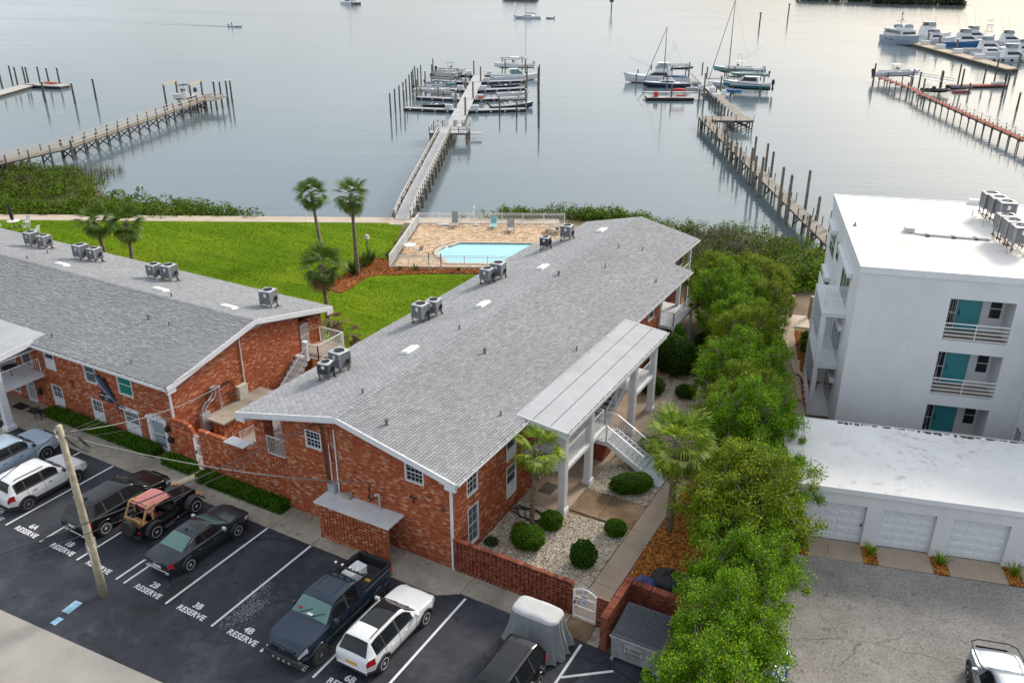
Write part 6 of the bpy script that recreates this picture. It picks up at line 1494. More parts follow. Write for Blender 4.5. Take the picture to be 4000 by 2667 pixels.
def hull(root,L,Bm,fs,fb,d,mat,boot=True,open_=True,sole=.25,liner='gel_white',rake=.09,stripe=None):
    hb,sh,kl=hull_fn(L,Bm,fs,fb,d);N_=22
    X= lambda f,z:-L/2+L*f+rake*L*max(0,f-.55)**1.3*max(0,z)/max(.3,fb)
    rows=[]
    for i in range(N_+1):
        f=i/N_;b_=hb(f);s_=sh(f);k=kl(f)
        ch=min(s_*.5,.02+.28*fb*max(0,f-.55));bc=b_*(.90-.35*max(0,f-.5))
        pr=[(0,k),(bc*.55,k*.5+ch*.2),(bc,ch),(b_*.97,(ch+s_)/2),(b_,s_)]
        rows.append([(X(f,z),y,z) for y,z in pr])
    def strip(j0,j1):
        mb=MB()
        for i in range(N_):
            for j in range(j0,j1):
                for sg in (-1,1):
                    q=[rows[i][j],rows[i+1][j],rows[i+1][j+1],rows[i][j+1]];q=[(p[0],p[1]*sg,p[2]) for p in q];mb.add(q,[(0,1,2,3)])
        for j in range(j0,j1):
            a,c=rows[0][j],rows[0][j+1];mb.add([(a[0],-a[1],a[2]),(a[0],a[1],a[2]),(c[0],c[1],c[2]),(c[0],-c[1],c[2])],[(0,1,2,3)])
        return mb
    h=strip(2,4).build('hull',mat,root,smooth=True);strip(0,2).build('bottom','antifoul' if boot else mat,h,smooth=True)
    rb=MB();
    for sg in (-1,1):rb.tube([(r[4][0],r[4][1]*sg,r[4][2]) for r in rows],.05,5)
    rb.build('rub_rail','tube_white',h)
    dk=MB() # deck or inner liner
    for i in range(N_):
        f0,f1=i/N_,(i+1)/N_
        a,c=rows[i][4],rows[i+1][4]
        if open_ and f1<=open_:
            for sg in (-1,1):
                ia,ic=max(0,a[1]-.18)*sg,max(0,c[1]-.18)*sg
                dk.add([(a[0],a[1]*sg,a[2]),(c[0],c[1]*sg,c[2]),(c[0],ic,c[2]+.02),(a[0],ia,a[2]+.02)],[(0,1,2,3)]);dk.add([(a[0],ia,a[2]+.02),(c[0],ic,c[2]+.02),(c[0],ic,sole),(a[0],ia,sole)],[(0,1,2,3)])
            ia,ic=max(0,a[1]-.18),max(0,c[1]-.18);dk.add([(a[0],-ia,sole),(c[0],-ic,sole),(c[0],ic,sole),(a[0],ia,sole)],[(0,1,2,3)])
        else:
            cr=.05*Bm;dk.add([(a[0],-a[1],a[2]),(c[0],-c[1],c[2]),(c[0],0,c[2]+cr),(a[0],0,a[2]+cr)],[(0,1,2,3)]);dk.add([(a[0],a[1],a[2]),(c[0],c[1],c[2]),(c[0],0,c[2]+cr),(a[0],0,a[2]+cr)],[(0,1,2,3)])
    if open_:
        i=int(open_*N_);a=rows[i][4];dk.add([(a[0],-a[1],a[2]),(a[0],a[1],a[2]),(a[0],max(0,a[1]-.1),sole),(a[0],-max(0,a[1]-.1),sole)],[(0,1,2,3)])
    dk.build('deck',liner,root)
    if stripe:
        sp_=MB()
        for i in range(N_):
            for sg in (-1,1):
                a,c=rows[i],rows[i+1];e=.012*sg;L_= lambda r,f:(r[3][0]+(r[4][0]-r[3][0])*f,(r[3][1]+(r[4][1]-r[3][1])*f)*sg+e,r[3][2]+(r[4][2]-r[3][2])*f)
                sp_.add([L_(a,.2),L_(c,.2),L_(c,.6),L_(a,.6)],[(0,1,2,3)])
        sp_.build('stripe',stripe,h)
    return rows
def outboard(root,x,y,z,s=1.0,mat='black_plastic',tilt=.0):
    o=MB();c,n=math.cos(tilt),math.sin(tilt);T= lambda px_,pz:(x-(px_*c-pz*n*-1)*s,z+(pz*c+px_*n)*s)
    def bx(x0,x1,z0,z1,w):
        p=[T(x0,z0),T(x1,z0),T(x1,z1),T(x0,z1)];o.extr([(q[0],y-w/2*s,q[1]) for q in p],(0,w*s,0))
    bx(.05,.55,.25,.85,.42);bx(.1,.5,.85,.98,.36);bx(.15,.42,-.45,.25,.2);bx(.05,.55,-.5,-.45,.3);bx(.18,.4,-.85,-.5,.12)
    return o.build('outboard_motor',mat,root,bevel=.03*s)
def frustum(mb,x0,x1,w,z0,z1,fx=.3,bx_=.1,ty=.12):
    """a cabin block: raked front and back, narrowing upwards"""
    return mb.hexa([(x0,-w/2,z0),(x1,-w/2,z0),(x1,w/2,z0),(x0,w/2,z0),(x0+bx_,-w/2+ty,z1),(x1-fx,-w/2+ty,z1),(x1-fx,w/2-ty,z1),(x0+bx_,w/2-ty,z1)])
def glassband(root,x0,x1,w,z0,z1,fx=.3,bx_=.1,ty=.12,f0=.35,f1=.85,mat='pane_dark',front=True):
    """window band let into a cabin block, a little proud of it"""
    L= lambda a,c,f:a+(c-a)*f;mb=MB();e=.012
    for sg in (-1,1):
        y= lambda f:(L(w/2,w/2-ty,f)+e)*sg;xa= lambda f:L(x0,x0+bx_,f)+.12*(x1-x0);xb= lambda f:L(x1,x1-fx,f)-.10*(x1-x0)
        mb.add([(xa(f0),y(f0),L(z0,z1,f0)),(xb(f0),y(f0),L(z0,z1,f0)),(xb(f1),y(f1),L(z0,z1,f1)),(xa(f1),y(f1),L(z0,z1,f1))],[(0,1,2,3)])
    if front:yy= lambda f:L(w/2,w/2-ty,f)*.88;xf= lambda f:L(x1,x1-fx,f)+e;mb.add([(xf(f0),-yy(f0),L(z0,z1,f0)),(xf(f0),yy(f0),L(z0,z1,f0)),(xf(f1),yy(f1),L(z0,z1,f1)),(xf(f1),-yy(f1),L(z0,z1,f1))],[(0,1,2,3)])
    return mb.build('window_band',mat,root)
def ttop(root,x,z0,z1,l,w,mat='gel_white',post='alu'):
    p=MB()
    for sx in (-.32,.32):
        for sy in (-.42,.42):p.tube([(x+sx*1.1,sy*w*.75,z0),(x+sx*l*.9,sy*w*.9,z1)],.03,5)
    p.build('top_frame',post,root);return MB().box(x-l/2,-w/2,z1,x+l/2,w/2,z1+.08).build('t_top',mat,root,bevel=.04)
def boat_root(label,cat,s_,t_,z,ang,grp=None,name='boat'):
    return thing(name,label,cat,S(s_,t_,z),SA+ang,grp)
def centre_console(label,s_,t_,z,ang,L,mat,top=True,motors=1,mcol='black_plastic',topmat='gel_white',stripe=None,tilt=0.0,ghoist=False):
    Bm=L*.31;o=boat_root(label,'motorboat',s_,t_,z,ang,name='motorboat');hull(o,L,Bm,.62,1.0+L*.02,.35,mat,open_=.80,sole=.3,stripe=stripe)
    c=MB();frustum(c,-.5,.45,.9,.3,1.35,.2,.05,.06);c.build('console','gel_white',o,bevel=.03);glassband(o,-.3,.5,.85,1.25,1.75,.25,.2,.05,.1,.95,'pane_grey')
    MB().box(-1.3,-.5,.3,-.75,.5,.75).box(-1.35,-.5,.75,-1.2,.5,1.15).build('seat','gel_white',o,bevel=.05);MB().box(L*.16,-.55,.3,L*.28,.55,.7).build('bow_cushion','canvas_grey',o,bevel=.05);MB().box(.5,-.4,.3,.9,.4,.8).build('console_seat','gel_white',o,bevel=.05)
    if top:ttop(o,-.25,.35,2.35,2.2,Bm*.72,topmat)
    for k in range(motors):outboard(o,-L/2-.02,(k-(motors-1)/2)*.62,.35,1.15,mcol,tilt)
    rl=MB();hb,sh,kl=hull_fn(L,Bm,.62,1.0+L*.02,.35)
    for sg in (-1,1):rl.tube([(-L/2+L*f,hb(f)*sg*.96,sh(f)+.25) for f in (.62,.72,.82,.9)],.018,4)
    rl.build('bow_rail','chrome',o);return o
def skiff(label,s_,t_,z,ang,L,mat,motor=True,liner='gel_white',mcol='black_plastic',tilt=0.0,thwarts=True):
    o=boat_root(label,'skiff',s_,t_,z,ang,name='skiff');hull(o,L,L*.34,.42,.62,.2,mat,open_=.78,sole=.14,liner=liner,boot=False)
    if thwarts:MB().box(-.2,-.5,.14,.25,.5,.5).build('console','gel_white',o,bevel=.04);MB().box(-1.3,-.55,.14,-.9,.55,.42).build('seat','canvas_grey',o,bevel=.04)
    if motor:outboard(o,-L/2,0,.25,.8,mcol,tilt)
    return o
def lift(s_,t_,ang,L,w,label,ztop=1.7,zb=.2,grp=None):
    """four posts with two cradle beams"""
    o=thing('boat_lift',label,'boat lift',S(s_,t_,WATER),SA+ang,grp)
    for x in (-L*.28,L*.28):
        for y in (-w/2,w/2):MB().cyl((x,y,-1),(x,y,ztop+1),.13,n=7).build('post','pile_light',o)
        MB().bar((x,-w/2,zb+1),(x,w/2,zb+1),.16,.2).build('cradle_beam','galvanised',o)
    for y in (-w/2,w/2):MB().bar((-L*.34,y,ztop+1),(L*.34,y,ztop+1),.16,.22).build('top_beam','galvanised',o)
    return o
# ---- centre marina
E_=0.23
o=boat_root('white cabin cruiser with green windscreen at the centre marina','cabin cruiser',8.9,121.0,WATER,E_,name='cabin_cruiser');hull(o,10.4,3.3,.85,1.5,.5,'hull_white',open_=.42,sole=.4)
c=MB();frustum(c,-1.4,2.6,2.4,1.0,1.75,1.3,.1,.3);c.build('cabin','gel_white',o,bevel=.06);frustum(MB(),-1.3,1.7,2.3,1.6,2.5,1.1,.2,.25).build('windscreen','car_glass_green',o);MB().box(-1.6,-1.0,2.5,.7,1.0,2.6).build('hardtop','gel_white',o,bevel=.04);MB().tube([(-.6,0,2.6),(-.6,0,3.3)],.02,5).tube([(-1.2,.7,2.6),(-1.8,.9,4.6)],.02,5).build('antenna','tube_white',o)
w_=MB()
for y in (-1.12,1.12):
    w_.tube([(1.65,y*.9,1.7),(.6,y*.82,2.5)],.05,5);w_.tube([(-.2,y*.98,1.65),(-.2,y*.85,2.5)],.04,5)
w_.build('window_frame','gel_white',o);outboard(o,-5.2,-.4,.5,1.1,'tube_white');outboard(o,-5.2,.4,.5,1.1,'tube_white')
o=centre_console('white centre console with twin white outboards lifted high at the back of the marina',8.2,133.5,.5,E_+math.pi,9.4,'hull_white',True,2,'tube_white','gel_white');lift(8.2,133.5,E_,9,3.8,'boat lift carrying the white centre console at the back of the marina',2.6,.4)
centre_console('dark blue open boat moored at the near right finger',9.2,80.2,WATER,E_,8.0,'hull_navy',False,2,'black_plastic',tilt=.6);skiff('pale open boat on a low lift behind the dark blue boat',9.0,93.5,-.4,E_,6.6,'hull_white',True,tilt=.6);lift(8.9,83.2,E_,7,3.6,'low lift frame behind the dark blue open boat',.6,-.6)
skiff('white bay boat with black outboard on a lift at the left of the marina',-7.6,94.3,.2,math.pi*1-.22+math.pi,7.4,'hull_white',True);lift(-7.6,94.3,-.25,7,3.2,'boat lift under the white bay boat at the left of the marina',1.2,.0)
skiff('flat grey-green skiff behind the white bay boat',-7.2,107.0,-.3,-.22,6.8,'hull_seafoam',True,'canvas_grey');skiff('dark skiff low in the water at the nearest left slip',-5.4,82.0,WATER,-.2,5.2,'float_black',False,'canvas_grey')
for k,(s_,t_) in enumerate(((-6.9,111.5),(-7.2,120.0),(-7.6,125.0))):lift(s_,t_,-.25,8,3.4,('empty grey boat lift left of the marina walkway, nearest of three','empty grey boat lift left of the marina walkway, middle of three','empty grey boat lift left of the marina walkway, farthest of three')[k],.9,.1,'empty boat lifts')
centre_console('white boat with grey canvas top behind the far left finger',-6.8,128.5,-.3,-.22,7.0,'hull_white',True,1,'black_plastic','canvas_grey');skiff('dark covered skiff on the third right finger',7.2,106.0,-.5,E_,6.0,'hull_navy',True,'canvas_navy');skiff('pale skiff tied behind the second left finger',-5.6,98.2,WATER,-.25,5.0,'hull_cream',True,'canvas_grey')
skiff('small pale boat on the middle empty lift',-7.2,120.2,.25,-.25,5.6,'hull_cream',False)
centre_console('small white boat with black canopy on the lift at the end of the left pier',-54.7,83,.3,0.3-math.pi/2-.6,6.2,'hull_white',True,1,'black_plastic','canvas_navy')
# ---- boats of the right dock
o=boat_root('big white sport fishing yacht with flybridge, bow pointing left','yacht',41.6,118.0,WATER,math.pi-.02,name='yacht');hull(o,14.4,4.5,1.1,2.0,.6,'hull_white',open_=.30,sole=.5)
frustum(MB(),-3.0,3.8,3.4,1.2,2.55,2.6,.2,.4).build('cabin','gel_white',o,bevel=.08);glassband(o,-3.0,3.8,3.4,1.2,2.55,2.6,.2,.4,.35,.85,front=False);frustum(MB(),-2.8,.9,2.8,2.5,3.25,.7,.1,.1).build('flybridge','gel_white',o,bevel=.06)
frustum(MB(),-2.3,.7,2.6,3.25,4.3,.8,.3,.15).build('enclosure','pane_pale',o);MB().box(-2.4,-1.35,4.3,.1,1.35,4.4).build('hardtop','gel_white',o,bevel=.04)
a=MB()
for y in (-1,1):a.tube([(-1.0,y*1.4,3.4),(-3.6,y*2.2,8.6)],.025,4);a.tube([(.6,y*1.2,3.2),(7.0,y*1.8,5.6)],.02,4)
a.build('outrigger','alu',o);MB().bar((6.8,0,2.05),(8.2,0,2.15),.5,.12).build('bow_pulpit','gel_white',o)
MB().box(-6.6,-1.2,1.15,-3.3,1.2,1.5).build('cockpit_cover','hull_blue',o,bevel=.08)
def sailboat(label,s_,t_,ang,L,hullmat,mast,boom=True,cover='canvas_navy',fx=.08):
    o=boat_root(label,'sailboat',s_,t_,WATER,ang,name='sailboat');Bm=L*.3;hull(o,L,Bm,.85,1.15,.5,hullmat,open_=.24,sole=.45)
    frustum(MB(),-L*.18,L*.2,Bm*.5,.9,1.45,.7,.1,.2).build('coach_roof','gel_white',o,bevel=.05);glassband(o,-L*.18,L*.2,Bm*.5,.9,1.45,.7,.1,.2,.3,.75,front=False)
    mx_=L*fx;MB().cyl((mx_,0,1.0),(mx_,0,mast),.10,.06,n=8).build('mast','pile_wood',o);rg_=MB()
    for q in ((L*.49,0,1.2),(-L*.5,0,.9),(mx_-.1,Bm*.45,.95),(mx_-.1,-Bm*.45,.95)):rg_.tube([(mx_,0,mast-.1),q],.018,4)
    rg_.bar((mx_,-Bm*.3,mast*.55),(mx_,Bm*.3,mast*.55),.05,.05);rg_.build('rigging','alu',o);MB().tube([(L*.49,0,1.3),(mx_+.12,0,mast-.5)],[.07,.05],6).build('furled_jib','canvas_navy',o)
    if boom:MB().tube([(mx_-.1,0,2.1),(mx_-L*.38,0,2.0)],.06,6).build('boom','alu',o);MB().tube([(mx_-.15,0,2.25),(mx_-L*.2,0,2.25),(mx_-L*.37,0,2.12)],[.16,.14,.08],7).build('sail_cover',cover,o)
    rl=MB();hb,sh,kl=hull_fn(L,Bm,.85,1.15,.5)
    for sg in (-1,1):
        rl.tube([(-L/2+L*f,hb(f)*sg*.97,sh(f)+.55) for f in (.03,.25,.5,.75,.93)],.016,4)
        for f in (.03,.25,.5,.75,.93):rl.tube([(-L/2+L*f,hb(f)*sg*.97,sh(f)),(-L/2+L*f,hb(f)*sg*.97,sh(f)+.55)],.016,4)
    rl.build('lifeline','chrome',o);return o
sailboat('navy hulled sailboat with bare mast in front of the sport yacht',42.8,110.6,math.pi,10.2,'hull_navy',12.6)
sailboat('white sailboat with the tallest mast, behind the teal cruiser',57.0,111.0,math.pi-.15,10.0,'hull_white',18.0)
skiff('light open boat with blue bottom lifted behind the sport yacht',47.4,124,1.3,0.05,6.4,'hull_navy',True);lift(47.4,124,.05,7,3.2,'boat lift behind the sport yacht',2.2,1.0)
o=boat_root('black work float with red kayaks and an outboard at the left slip','work float',40.6,91.6,WATER,math.pi,name='work_float');MB().box(-4.9,-1.4,.1,4.6,1.4,.55).build('float','float_black',o,bevel=.08);MB().box(-4.8,-1.3,.55,4.5,1.3,.62).build('deck','rail_grey',o);outboard(o,5.9,0,.5,1.1,'black_plastic',.7)
for k in range(2):MB().lathe([(.02,-1.4),(.2,-1.0),(.26,0),(.2,1.0),(.02,1.4)],(-1.9,-.3+.6*k,2.0),8,'x').build('kayak','red_plastic',o,smooth=True)
fr=MB()
for x in (-3.0,-.8):
    for y in (-.9,.9):fr.tube([(x,y,.6),(x,y,1.9)],.04,5)
    fr.bar((x,-.9,1.75),(x,.9,1.75),.06,.06)
fr.build('rack','pile_light',o);MB().box(2.2,-.5,.62,3.0,.5,1.6).build('control_stand','red_plastic',o,bevel=.1);MB().box(-3.6,-.9,.62,-1.6,-.5,.85).build('board','red_plastic',o)
o=boat_root('teal hulled cruiser with white hardtop on a lift at the right dock','cabin cruiser',58.5,102.0,.15,math.pi-.28,name='cabin_cruiser');hull(o,9.6,3.0,.85,1.35,.5,'hull_teal',open_=.25,sole=.4,stripe='gel_white')
frustum(MB(),-2.6,2.2,2.3,.95,1.9,1.9,.3,.25).build('cabin','gel_white',o,bevel=.08);glassband(o,-2.6,2.2,2.3,1.25,2.2,1.6,.3,.25,.15,.85);MB().box(-2.5,-.95,2.15,.7,.95,2.25).build('hardtop','gel_white',o,bevel=.05);outboard(o,-4.85,-.35,.5,1.25);outboard(o,-4.85,.35,.5,1.25);lift(58.5,102,-.28,10,3.6,'boat lift carrying the teal hulled cruiser',.8,.0)
o=centre_console('seafoam centre console with white T-top lifted at the far right slips',61.3,124.5,.7,math.pi-.1,11.0,'hull_seafoam',True,3,'tube_white');lift(61.3,124.5,-.1,10,4,'boat lift carrying the seafoam centre console',1.6,.4)
ant=MB()
for y in (-.8,.8):ant.tube([(-.5,y,2.4),(-5.0,y*1.6,5.6)],.025,4)
ant.build('outrigger','alu',o);fr=MB()
for y in (-.5,.5):fr.tube([(-.7,y,2.4),(-.4,y*.7,4.0)],.03,4);fr.tube([(.4,y,2.4),(.1,y*.7,4.0)],.03,4)
fr.bar((-.5,0,4.0),(.2,0,4.0),.8,.06);fr.build('tower','alu',o)
o=skiff('green hulled open boat in front of the seafoam one',62.6,118.0,.6,math.pi-.1,8.2,'hull_green',True);lift(62.6,118,-.1,8,3.4,'boat lift under the green hulled open boat',1.2,.3)
skiff('white inflatable tender with blue cover beside the service dock',53.6,96.5,WATER,math.pi/2,3.6,'hull_white',True);skiff('bright blue kayak-like dinghy under the bow of the teal cruiser',54.8,98.6,-.3,math.pi-.2,3.6,'blue_plastic',False,'blue_plastic',thwarts=False)
skiff('white tender moored behind the navy sailboat',48.6,106.5,WATER,.2,4.6,'hull_cream',True)
# ---- boats by the red dock
centre_console('white centre console with black outboard and T-top at the end of the red dock',96.6,120.3,.55,.12,10.6,'hull_white',True,1,'black_plastic');lift(96.6,120.3,.12,10,3.8,'dark timber lift at the end of the red dock',1.3,.3)
o=boat_root('black inflatable boat with raised engine beside the red dock','inflatable boat',97.2,100.5,-.5,-.25,name='inflatable_boat');tb=MB()
for sg in (-1,1):tb.tube([(-2.6,.95*sg,.35),(1.4,.95*sg,.35),(2.4,.5*sg,.5),(2.8,0,.6)],[.3,.3,.28,.26],8)
tb.build('tube','black_rubber',o,smooth=True);MB().box(-2.5,-.8,.1,2.0,.8,.25).build('floor','canvas_grey',o);frustum(MB(),-.6,.3,.8,.25,1.2,.2,.1,.1).build('console','black_plastic',o,bevel=.04);outboard(o,-2.6,0,.5,1.0,'black_plastic',.8);fr=MB()
for x in (-1.9,-1.2):fr.tube([(x,-.9,.6),(x-.2,-.8,1.7),(x-.2,.8,1.7),(x,.9,.6)],.035,5)
fr.build('roll_bar','alu',o)
skiff('small red dinghy floating below the reddish dock',104.2,103.5,WATER,.15,3.4,'hull_red',False,'hull_red',thwarts=False);skiff('grey dinghy upside on the reddish float',106.5,108.4,-.7,-.3,4.0,'canvas_grey',False,'canvas_grey',thwarts=False);skiff('pale tender on the far end of the reddish float',116.2,112.4,-.4,.3,3.2,'hull_cream',False,thwarts=False)
# ---- marina yachts
o=boat_root('blue-grey trawler yacht with tall mast moored at the tan quay','yacht',135.0,217.0,WATER,-math.pi/2+.10,name='yacht');hull(o,21.0,6.2,2.2,3.4,1.0,'hull_bluegrey',open_=False,liner='gel_white')
frustum(MB(),-8.6,4.8,5.0,2.3,4.4,.9,.3,.15).build('deckhouse','gel_white',o,bevel=.1);glassband(o,-8.6,4.8,5.0,2.3,4.4,.9,.3,.15,.42,.80);MB().box(-9.4,-2.7,4.4,4.2,2.7,4.55).build('boat_deck','gel_white',o,bevel=.04);frustum(MB(),-1.8,3.6,3.6,4.55,5.5,.7,.2,.2).build('flybridge','gel_white',o,bevel=.1);glassband(o,-1.8,3.6,3.6,5.2,6.1,.5,.2,.2,.1,.95,'pane_pale')
br=MB();[br.bar((x,sg*2.52,3.15),(x,sg*2.42,4.05),.22,.05) for sg in (-1,1) for x in (-6.9,-5.6,-4.3,-3.0,-1.7,-.4,.9,2.2)];br.build('window_posts','gel_white',o)
ms=MB();ms.tube([(-2.2,0,4.5),(-2.2,0,10.0)],[.16,.09],8);ms.bar((-2.2,-1.7,6.9),(-2.2,1.7,6.9),.12,.12);ms.bar((-2.2,-1.0,8.4),(-2.2,1.0,8.4),.1,.1);ms.sphere((-2.2,0,9.2),.38,8,5);ms.cyl((-2.0,0,7.4),(-1.2,0,7.6),.25,n=8);ms.build('mast','rail_grey',o);MB().lathe([(.02,-2),(.5,-1.4),(.7,0),(.5,1.5),(.02,2.2)],(-6.2,.8,5.0),10,'x').build('tender','canvas_grey',o,smooth=True)
rl=MB();hb,sh,kl=hull_fn(21,6.2,2.2,3.4,1.0)
for sg in (-1,1):
    for h in (.5,.95):rl.tube([(-10.5+21*f+.5*max(0,f-.7),hb(f)*sg*.97,sh(f)+h) for f in (.05,.3,.5,.7,.85,.95)],.03,4)
rl.build('deck_rail','gel_white',o)
pts=MB();[pts.box(x,-3.12,1.15,x+.5,-3.0,1.45) for x in (-6,-4.9,-2.2,-1.4,-.6)];pts.build('porthole','pane_dark',o)
def flyyacht(label,s_,t_,ang,L,hullmat,tower=False,dark_band=True,fly=True):
    o=boat_root(label,'yacht',s_,t_,WATER,ang,name='yacht');B_=L*.29;h=L/14;hull(o,L,B_,1.2*h,2.1*h,.7,hullmat,open_=.26,sole=.7)
    frustum(MB(),-L*.22,L*.25,B_*.74,1.3*h,2.9*h,L*.17,.2,.35).build('cabin','gel_white',o,bevel=.08)
    if dark_band:glassband(o,-L*.22,L*.25,B_*.74,1.3*h,2.9*h,L*.17,.2,.35,.42,.86,front=False)
    if fly:frustum(MB(),-L*.2,L*.05,B_*.62,2.85*h,3.7*h,.7,.1,.1).build('flybridge','gel_white',o,bevel=.06);glassband(o,-L*.18,L*.05,B_*.6,3.5*h,4.6*h,.5,.2,.15,.1,.95,'pane_pale');MB().box(-L*.19,-B_*.3,4.7*h,L*.03,B_*.3,4.8*h).build('hardtop','gel_white',o,bevel=.04);ps=MB();[ps.tube([(x,y,3.6*h),(x*.95,y*.95,4.7*h)],.035,4) for x in (-L*.17,L*.01) for y in (-B_*.28,B_*.28)];ps.build('hardtop_posts','alu',o)
    a=MB()
    for y in (-1,1):a.tube([(-L*.05,y*B_*.36,2.4*h),(-L*.25,y*B_*.6,9.0*h)],.03,4)
    a.build('outrigger','alu',o)
    if tower:
        tw=MB()
        for x in (-L*.2,L*.05):
            for y in (-B_*.36,B_*.36):tw.tube([(x,y,2.6*h),(-L*.075+(x+L*.075)*.2,y*.25,8.0*h)],.06,5)
        for f in (.35,.65):z=(2.6+5.4*f)*h;g=1-.78*f;tw.tube([(-L*.075-L*.125*g,-B_*.36*g,z),(-L*.075+L*.125*g,-B_*.36*g,z),(-L*.075+L*.125*g,B_*.36*g,z),(-L*.075-L*.125*g,B_*.36*g,z),(-L*.075-L*.125*g,-B_*.36*g,z)],.04,4)
        tw.cbox((-L*.075,0,8.1*h),(1.6,1.3,.15));tw.tube([(-L*.075-.8,-.6,9.0*h),(-L*.075+.8,-.6,9.0*h),(-L*.075+.8,.6,9.0*h),(-L*.075-.8,.6,9.0*h),(-L*.075-.8,-.6,9.0*h)],.05,4);tw.cbox((-L*.075,0,9.5*h),(1.2,1.0,.12));tw.build('tuna_tower','alu',o)
    return o
flyyacht('large white motor yacht with brown canvas top behind the trawler',150.5,232.0,0.35,17.5,'hull_white');flyyacht('white flybridge boat between the trawler and the blue yacht',148.5,222.0,0.1,12.5,'hull_white');flyyacht('bright blue hulled sport yacht moored bow out at the tan quay',153.0,209.5,-.05,15.5,'hull_blue');flyyacht('cream sport boat with a tall tuna tower at the tan quay',149.5,187.0,-.1,14.0,'hull_cream',True);flyyacht('small white boat squeezed behind the tuna tower boat',146.0,178,-.1,11.0,'hull_white',False,True,False);flyyacht('white sport yacht with black fenders nearest the end of the tan quay',144.6,163.0,-.1,14.0,'hull_white');flyyacht('white sport yacht at the right edge behind the fendered one',158,182,-.1,13.0,'hull_white',False)
flyyacht('white motor yacht farthest back behind the blue yacht',163.0,226.0,0.2,15.0,'hull_white');flyyacht('white yacht partly cut by the right edge beyond the blue yacht',168.0,212.0,0,14.0,'hull_white')
plain('fender',(.02,.02,.02),.6)
for k in range(5):tag(MB().lathe([(.05,-.4),(.38,-.2),(.38,.2),(.05,.4)],S(138.6+k*2.3,160.9-.2*k,-.35),10).build('fender','fender'),'round black fender hanging from the nearest white sport yacht','fender','black fenders')
# ---- far out on the bay
o=skiff('small open motorboat under way far out on the bay with a person aboard',-110.9,285.4,WATER,-SA+.05,7.0,'hull_white',True,thwarts=True)
sb=sailboat('white sailboat at anchor in the middle of the bay',9.4,343.6,math.pi-SA*0-.25,13.5,'hull_white',19.0);skiff('small grey tender floating behind the anchored sailboat',19.8,340.7,WATER,math.pi-.3,3.8,'canvas_grey',True,'canvas_grey')
o=boat_root('white catamaran at anchor at the top edge of the bay','catamaran',-101,472.7,WATER,math.pi-SA-.3,name='catamaran')
for y in (-2.8,2.8):
    hb,sh,kl=hull_fn(13,1.9,1.2,1.6,.6);h=MB()
    for i in range(16):
        f0,f1=i/16,(i+1)/16
        for sg in (-1,1):h.add([(-6.5+13*f0,y+hb(f0)*.7*sg,-.4),(-6.5+13*f1,y+hb(f1)*.7*sg,-.4),(-6.5+13*f1,y+hb(f1)*sg,sh(f1)),(-6.5+13*f0,y+hb(f0)*sg,sh(f0))],[(0,1,2,3)])
        h.add([(-6.5+13*f0,y-hb(f0),sh(f0)),(-6.5+13*f1,y-hb(f1),sh(f1)),(-6.5+13*f1,y+hb(f1),sh(f1)),(-6.5+13*f0,y+hb(f0),sh(f0))],[(0,1,2,3)])
    h.build('hull','hull_white',o)
frustum(MB(),-4.5,3.0,6.4,1.1,2.9,1.8,.3,.7).build('cabin','gel_white',o,bevel=.15);glassband(o,-4.5,3.0,6.4,1.1,2.9,1.8,.3,.7,.45,.85);MB().box(-6.5,-2.5,1.0,-4.3,2.5,1.4).build('bridge_deck','gel_white',o);MB().box(-6.2,-2.2,3.1,-3.8,2.2,3.25).build('bimini','canvas_navy',o);MB().cyl((1,0,2.8),(1,0,20),.16,.1,n=8).build('mast','alu',o)
# the person steering the small motorboat
plain('dark_cloth',(.03,.035,.05),.9);plain('skin',(.45,.28,.2),.6)
me=bpy.data.meshes.new('person');V=[(0,0,.85),(0,0,1.15),(0,0,1.45),(0,0,1.58),(.02,0,1.72),(0,.18,1.42),(.12,.25,1.18),(.32,.22,1.08),(0,-.18,1.42),(.12,-.25,1.18),(.32,-.22,1.08),(.02,.1,.82),(.06,.11,.45),(.02,.11,.05),(.12,.11,.02),(.02,-.1,.82),(.06,-.11,.45),(.02,-.11,.05),(.12,-.11,.02)]
Ed=[(0,1),(1,2),(2,3),(3,4),(2,5),(5,6),(6,7),(2,8),(8,9),(9,10),(0,11),(11,12),(12,13),(13,14),(0,15),(15,16),(16,17),(17,18)]
rad=[.15,.14,.15,.07,.11,.08,.055,.04,.08,.055,.04,.1,.075,.05,.04,.1,.075,.05,.04]
me.from_pydata(V,Ed,[]);pr_=bpy.data.objects.new('person',me);COL.objects.link(pr_);sk=pr_.modifiers.new('skin','SKIN')
for v,r_ in zip(me.skin_vertices[0].data,rad):v.radius=(r_,r_)
me.skin_vertices[0].data[0].use_root=True;pr_.modifiers.new('sub','SUBSURF').levels=1;me.materials.append(MAT['dark_cloth']);x,y,z=S(-112.2,285.0,WATER+.15);pr_.location=(x,y,z);tag(pr_,'person in dark clothes standing at the stern of the small motorboat','person')
# wake trailing to the left of the motorboat
wk=MB()
for e in (-1,1):
    P0=Vector(S(-114.5,285.4,WATER));d=Vector((-1,-.02*0,0)).normalized();n_=Vector((0,1,0))
    for k in range(60):
        a,c=P0+d*k*3+n_*e*(.6+k*.22),P0+d*(k+1)*3+n_*e*(.6+(k+1)*.22);w=.25+.015*k;hh=.09*(1-k/70)
        wk.add([tuple(a-n_*w),tuple(c-n_*w),(c.x,c.y,c.z+hh),(a.x,a.y,a.z+hh),tuple(c+n_*w),tuple(a+n_*w)],[(0,1,2,3),(3,2,4,5)])
stuff(tag(wk.build('wake','bay_water',raw=True),'two faint wake ripples trailing left of the small motorboat','wake'))
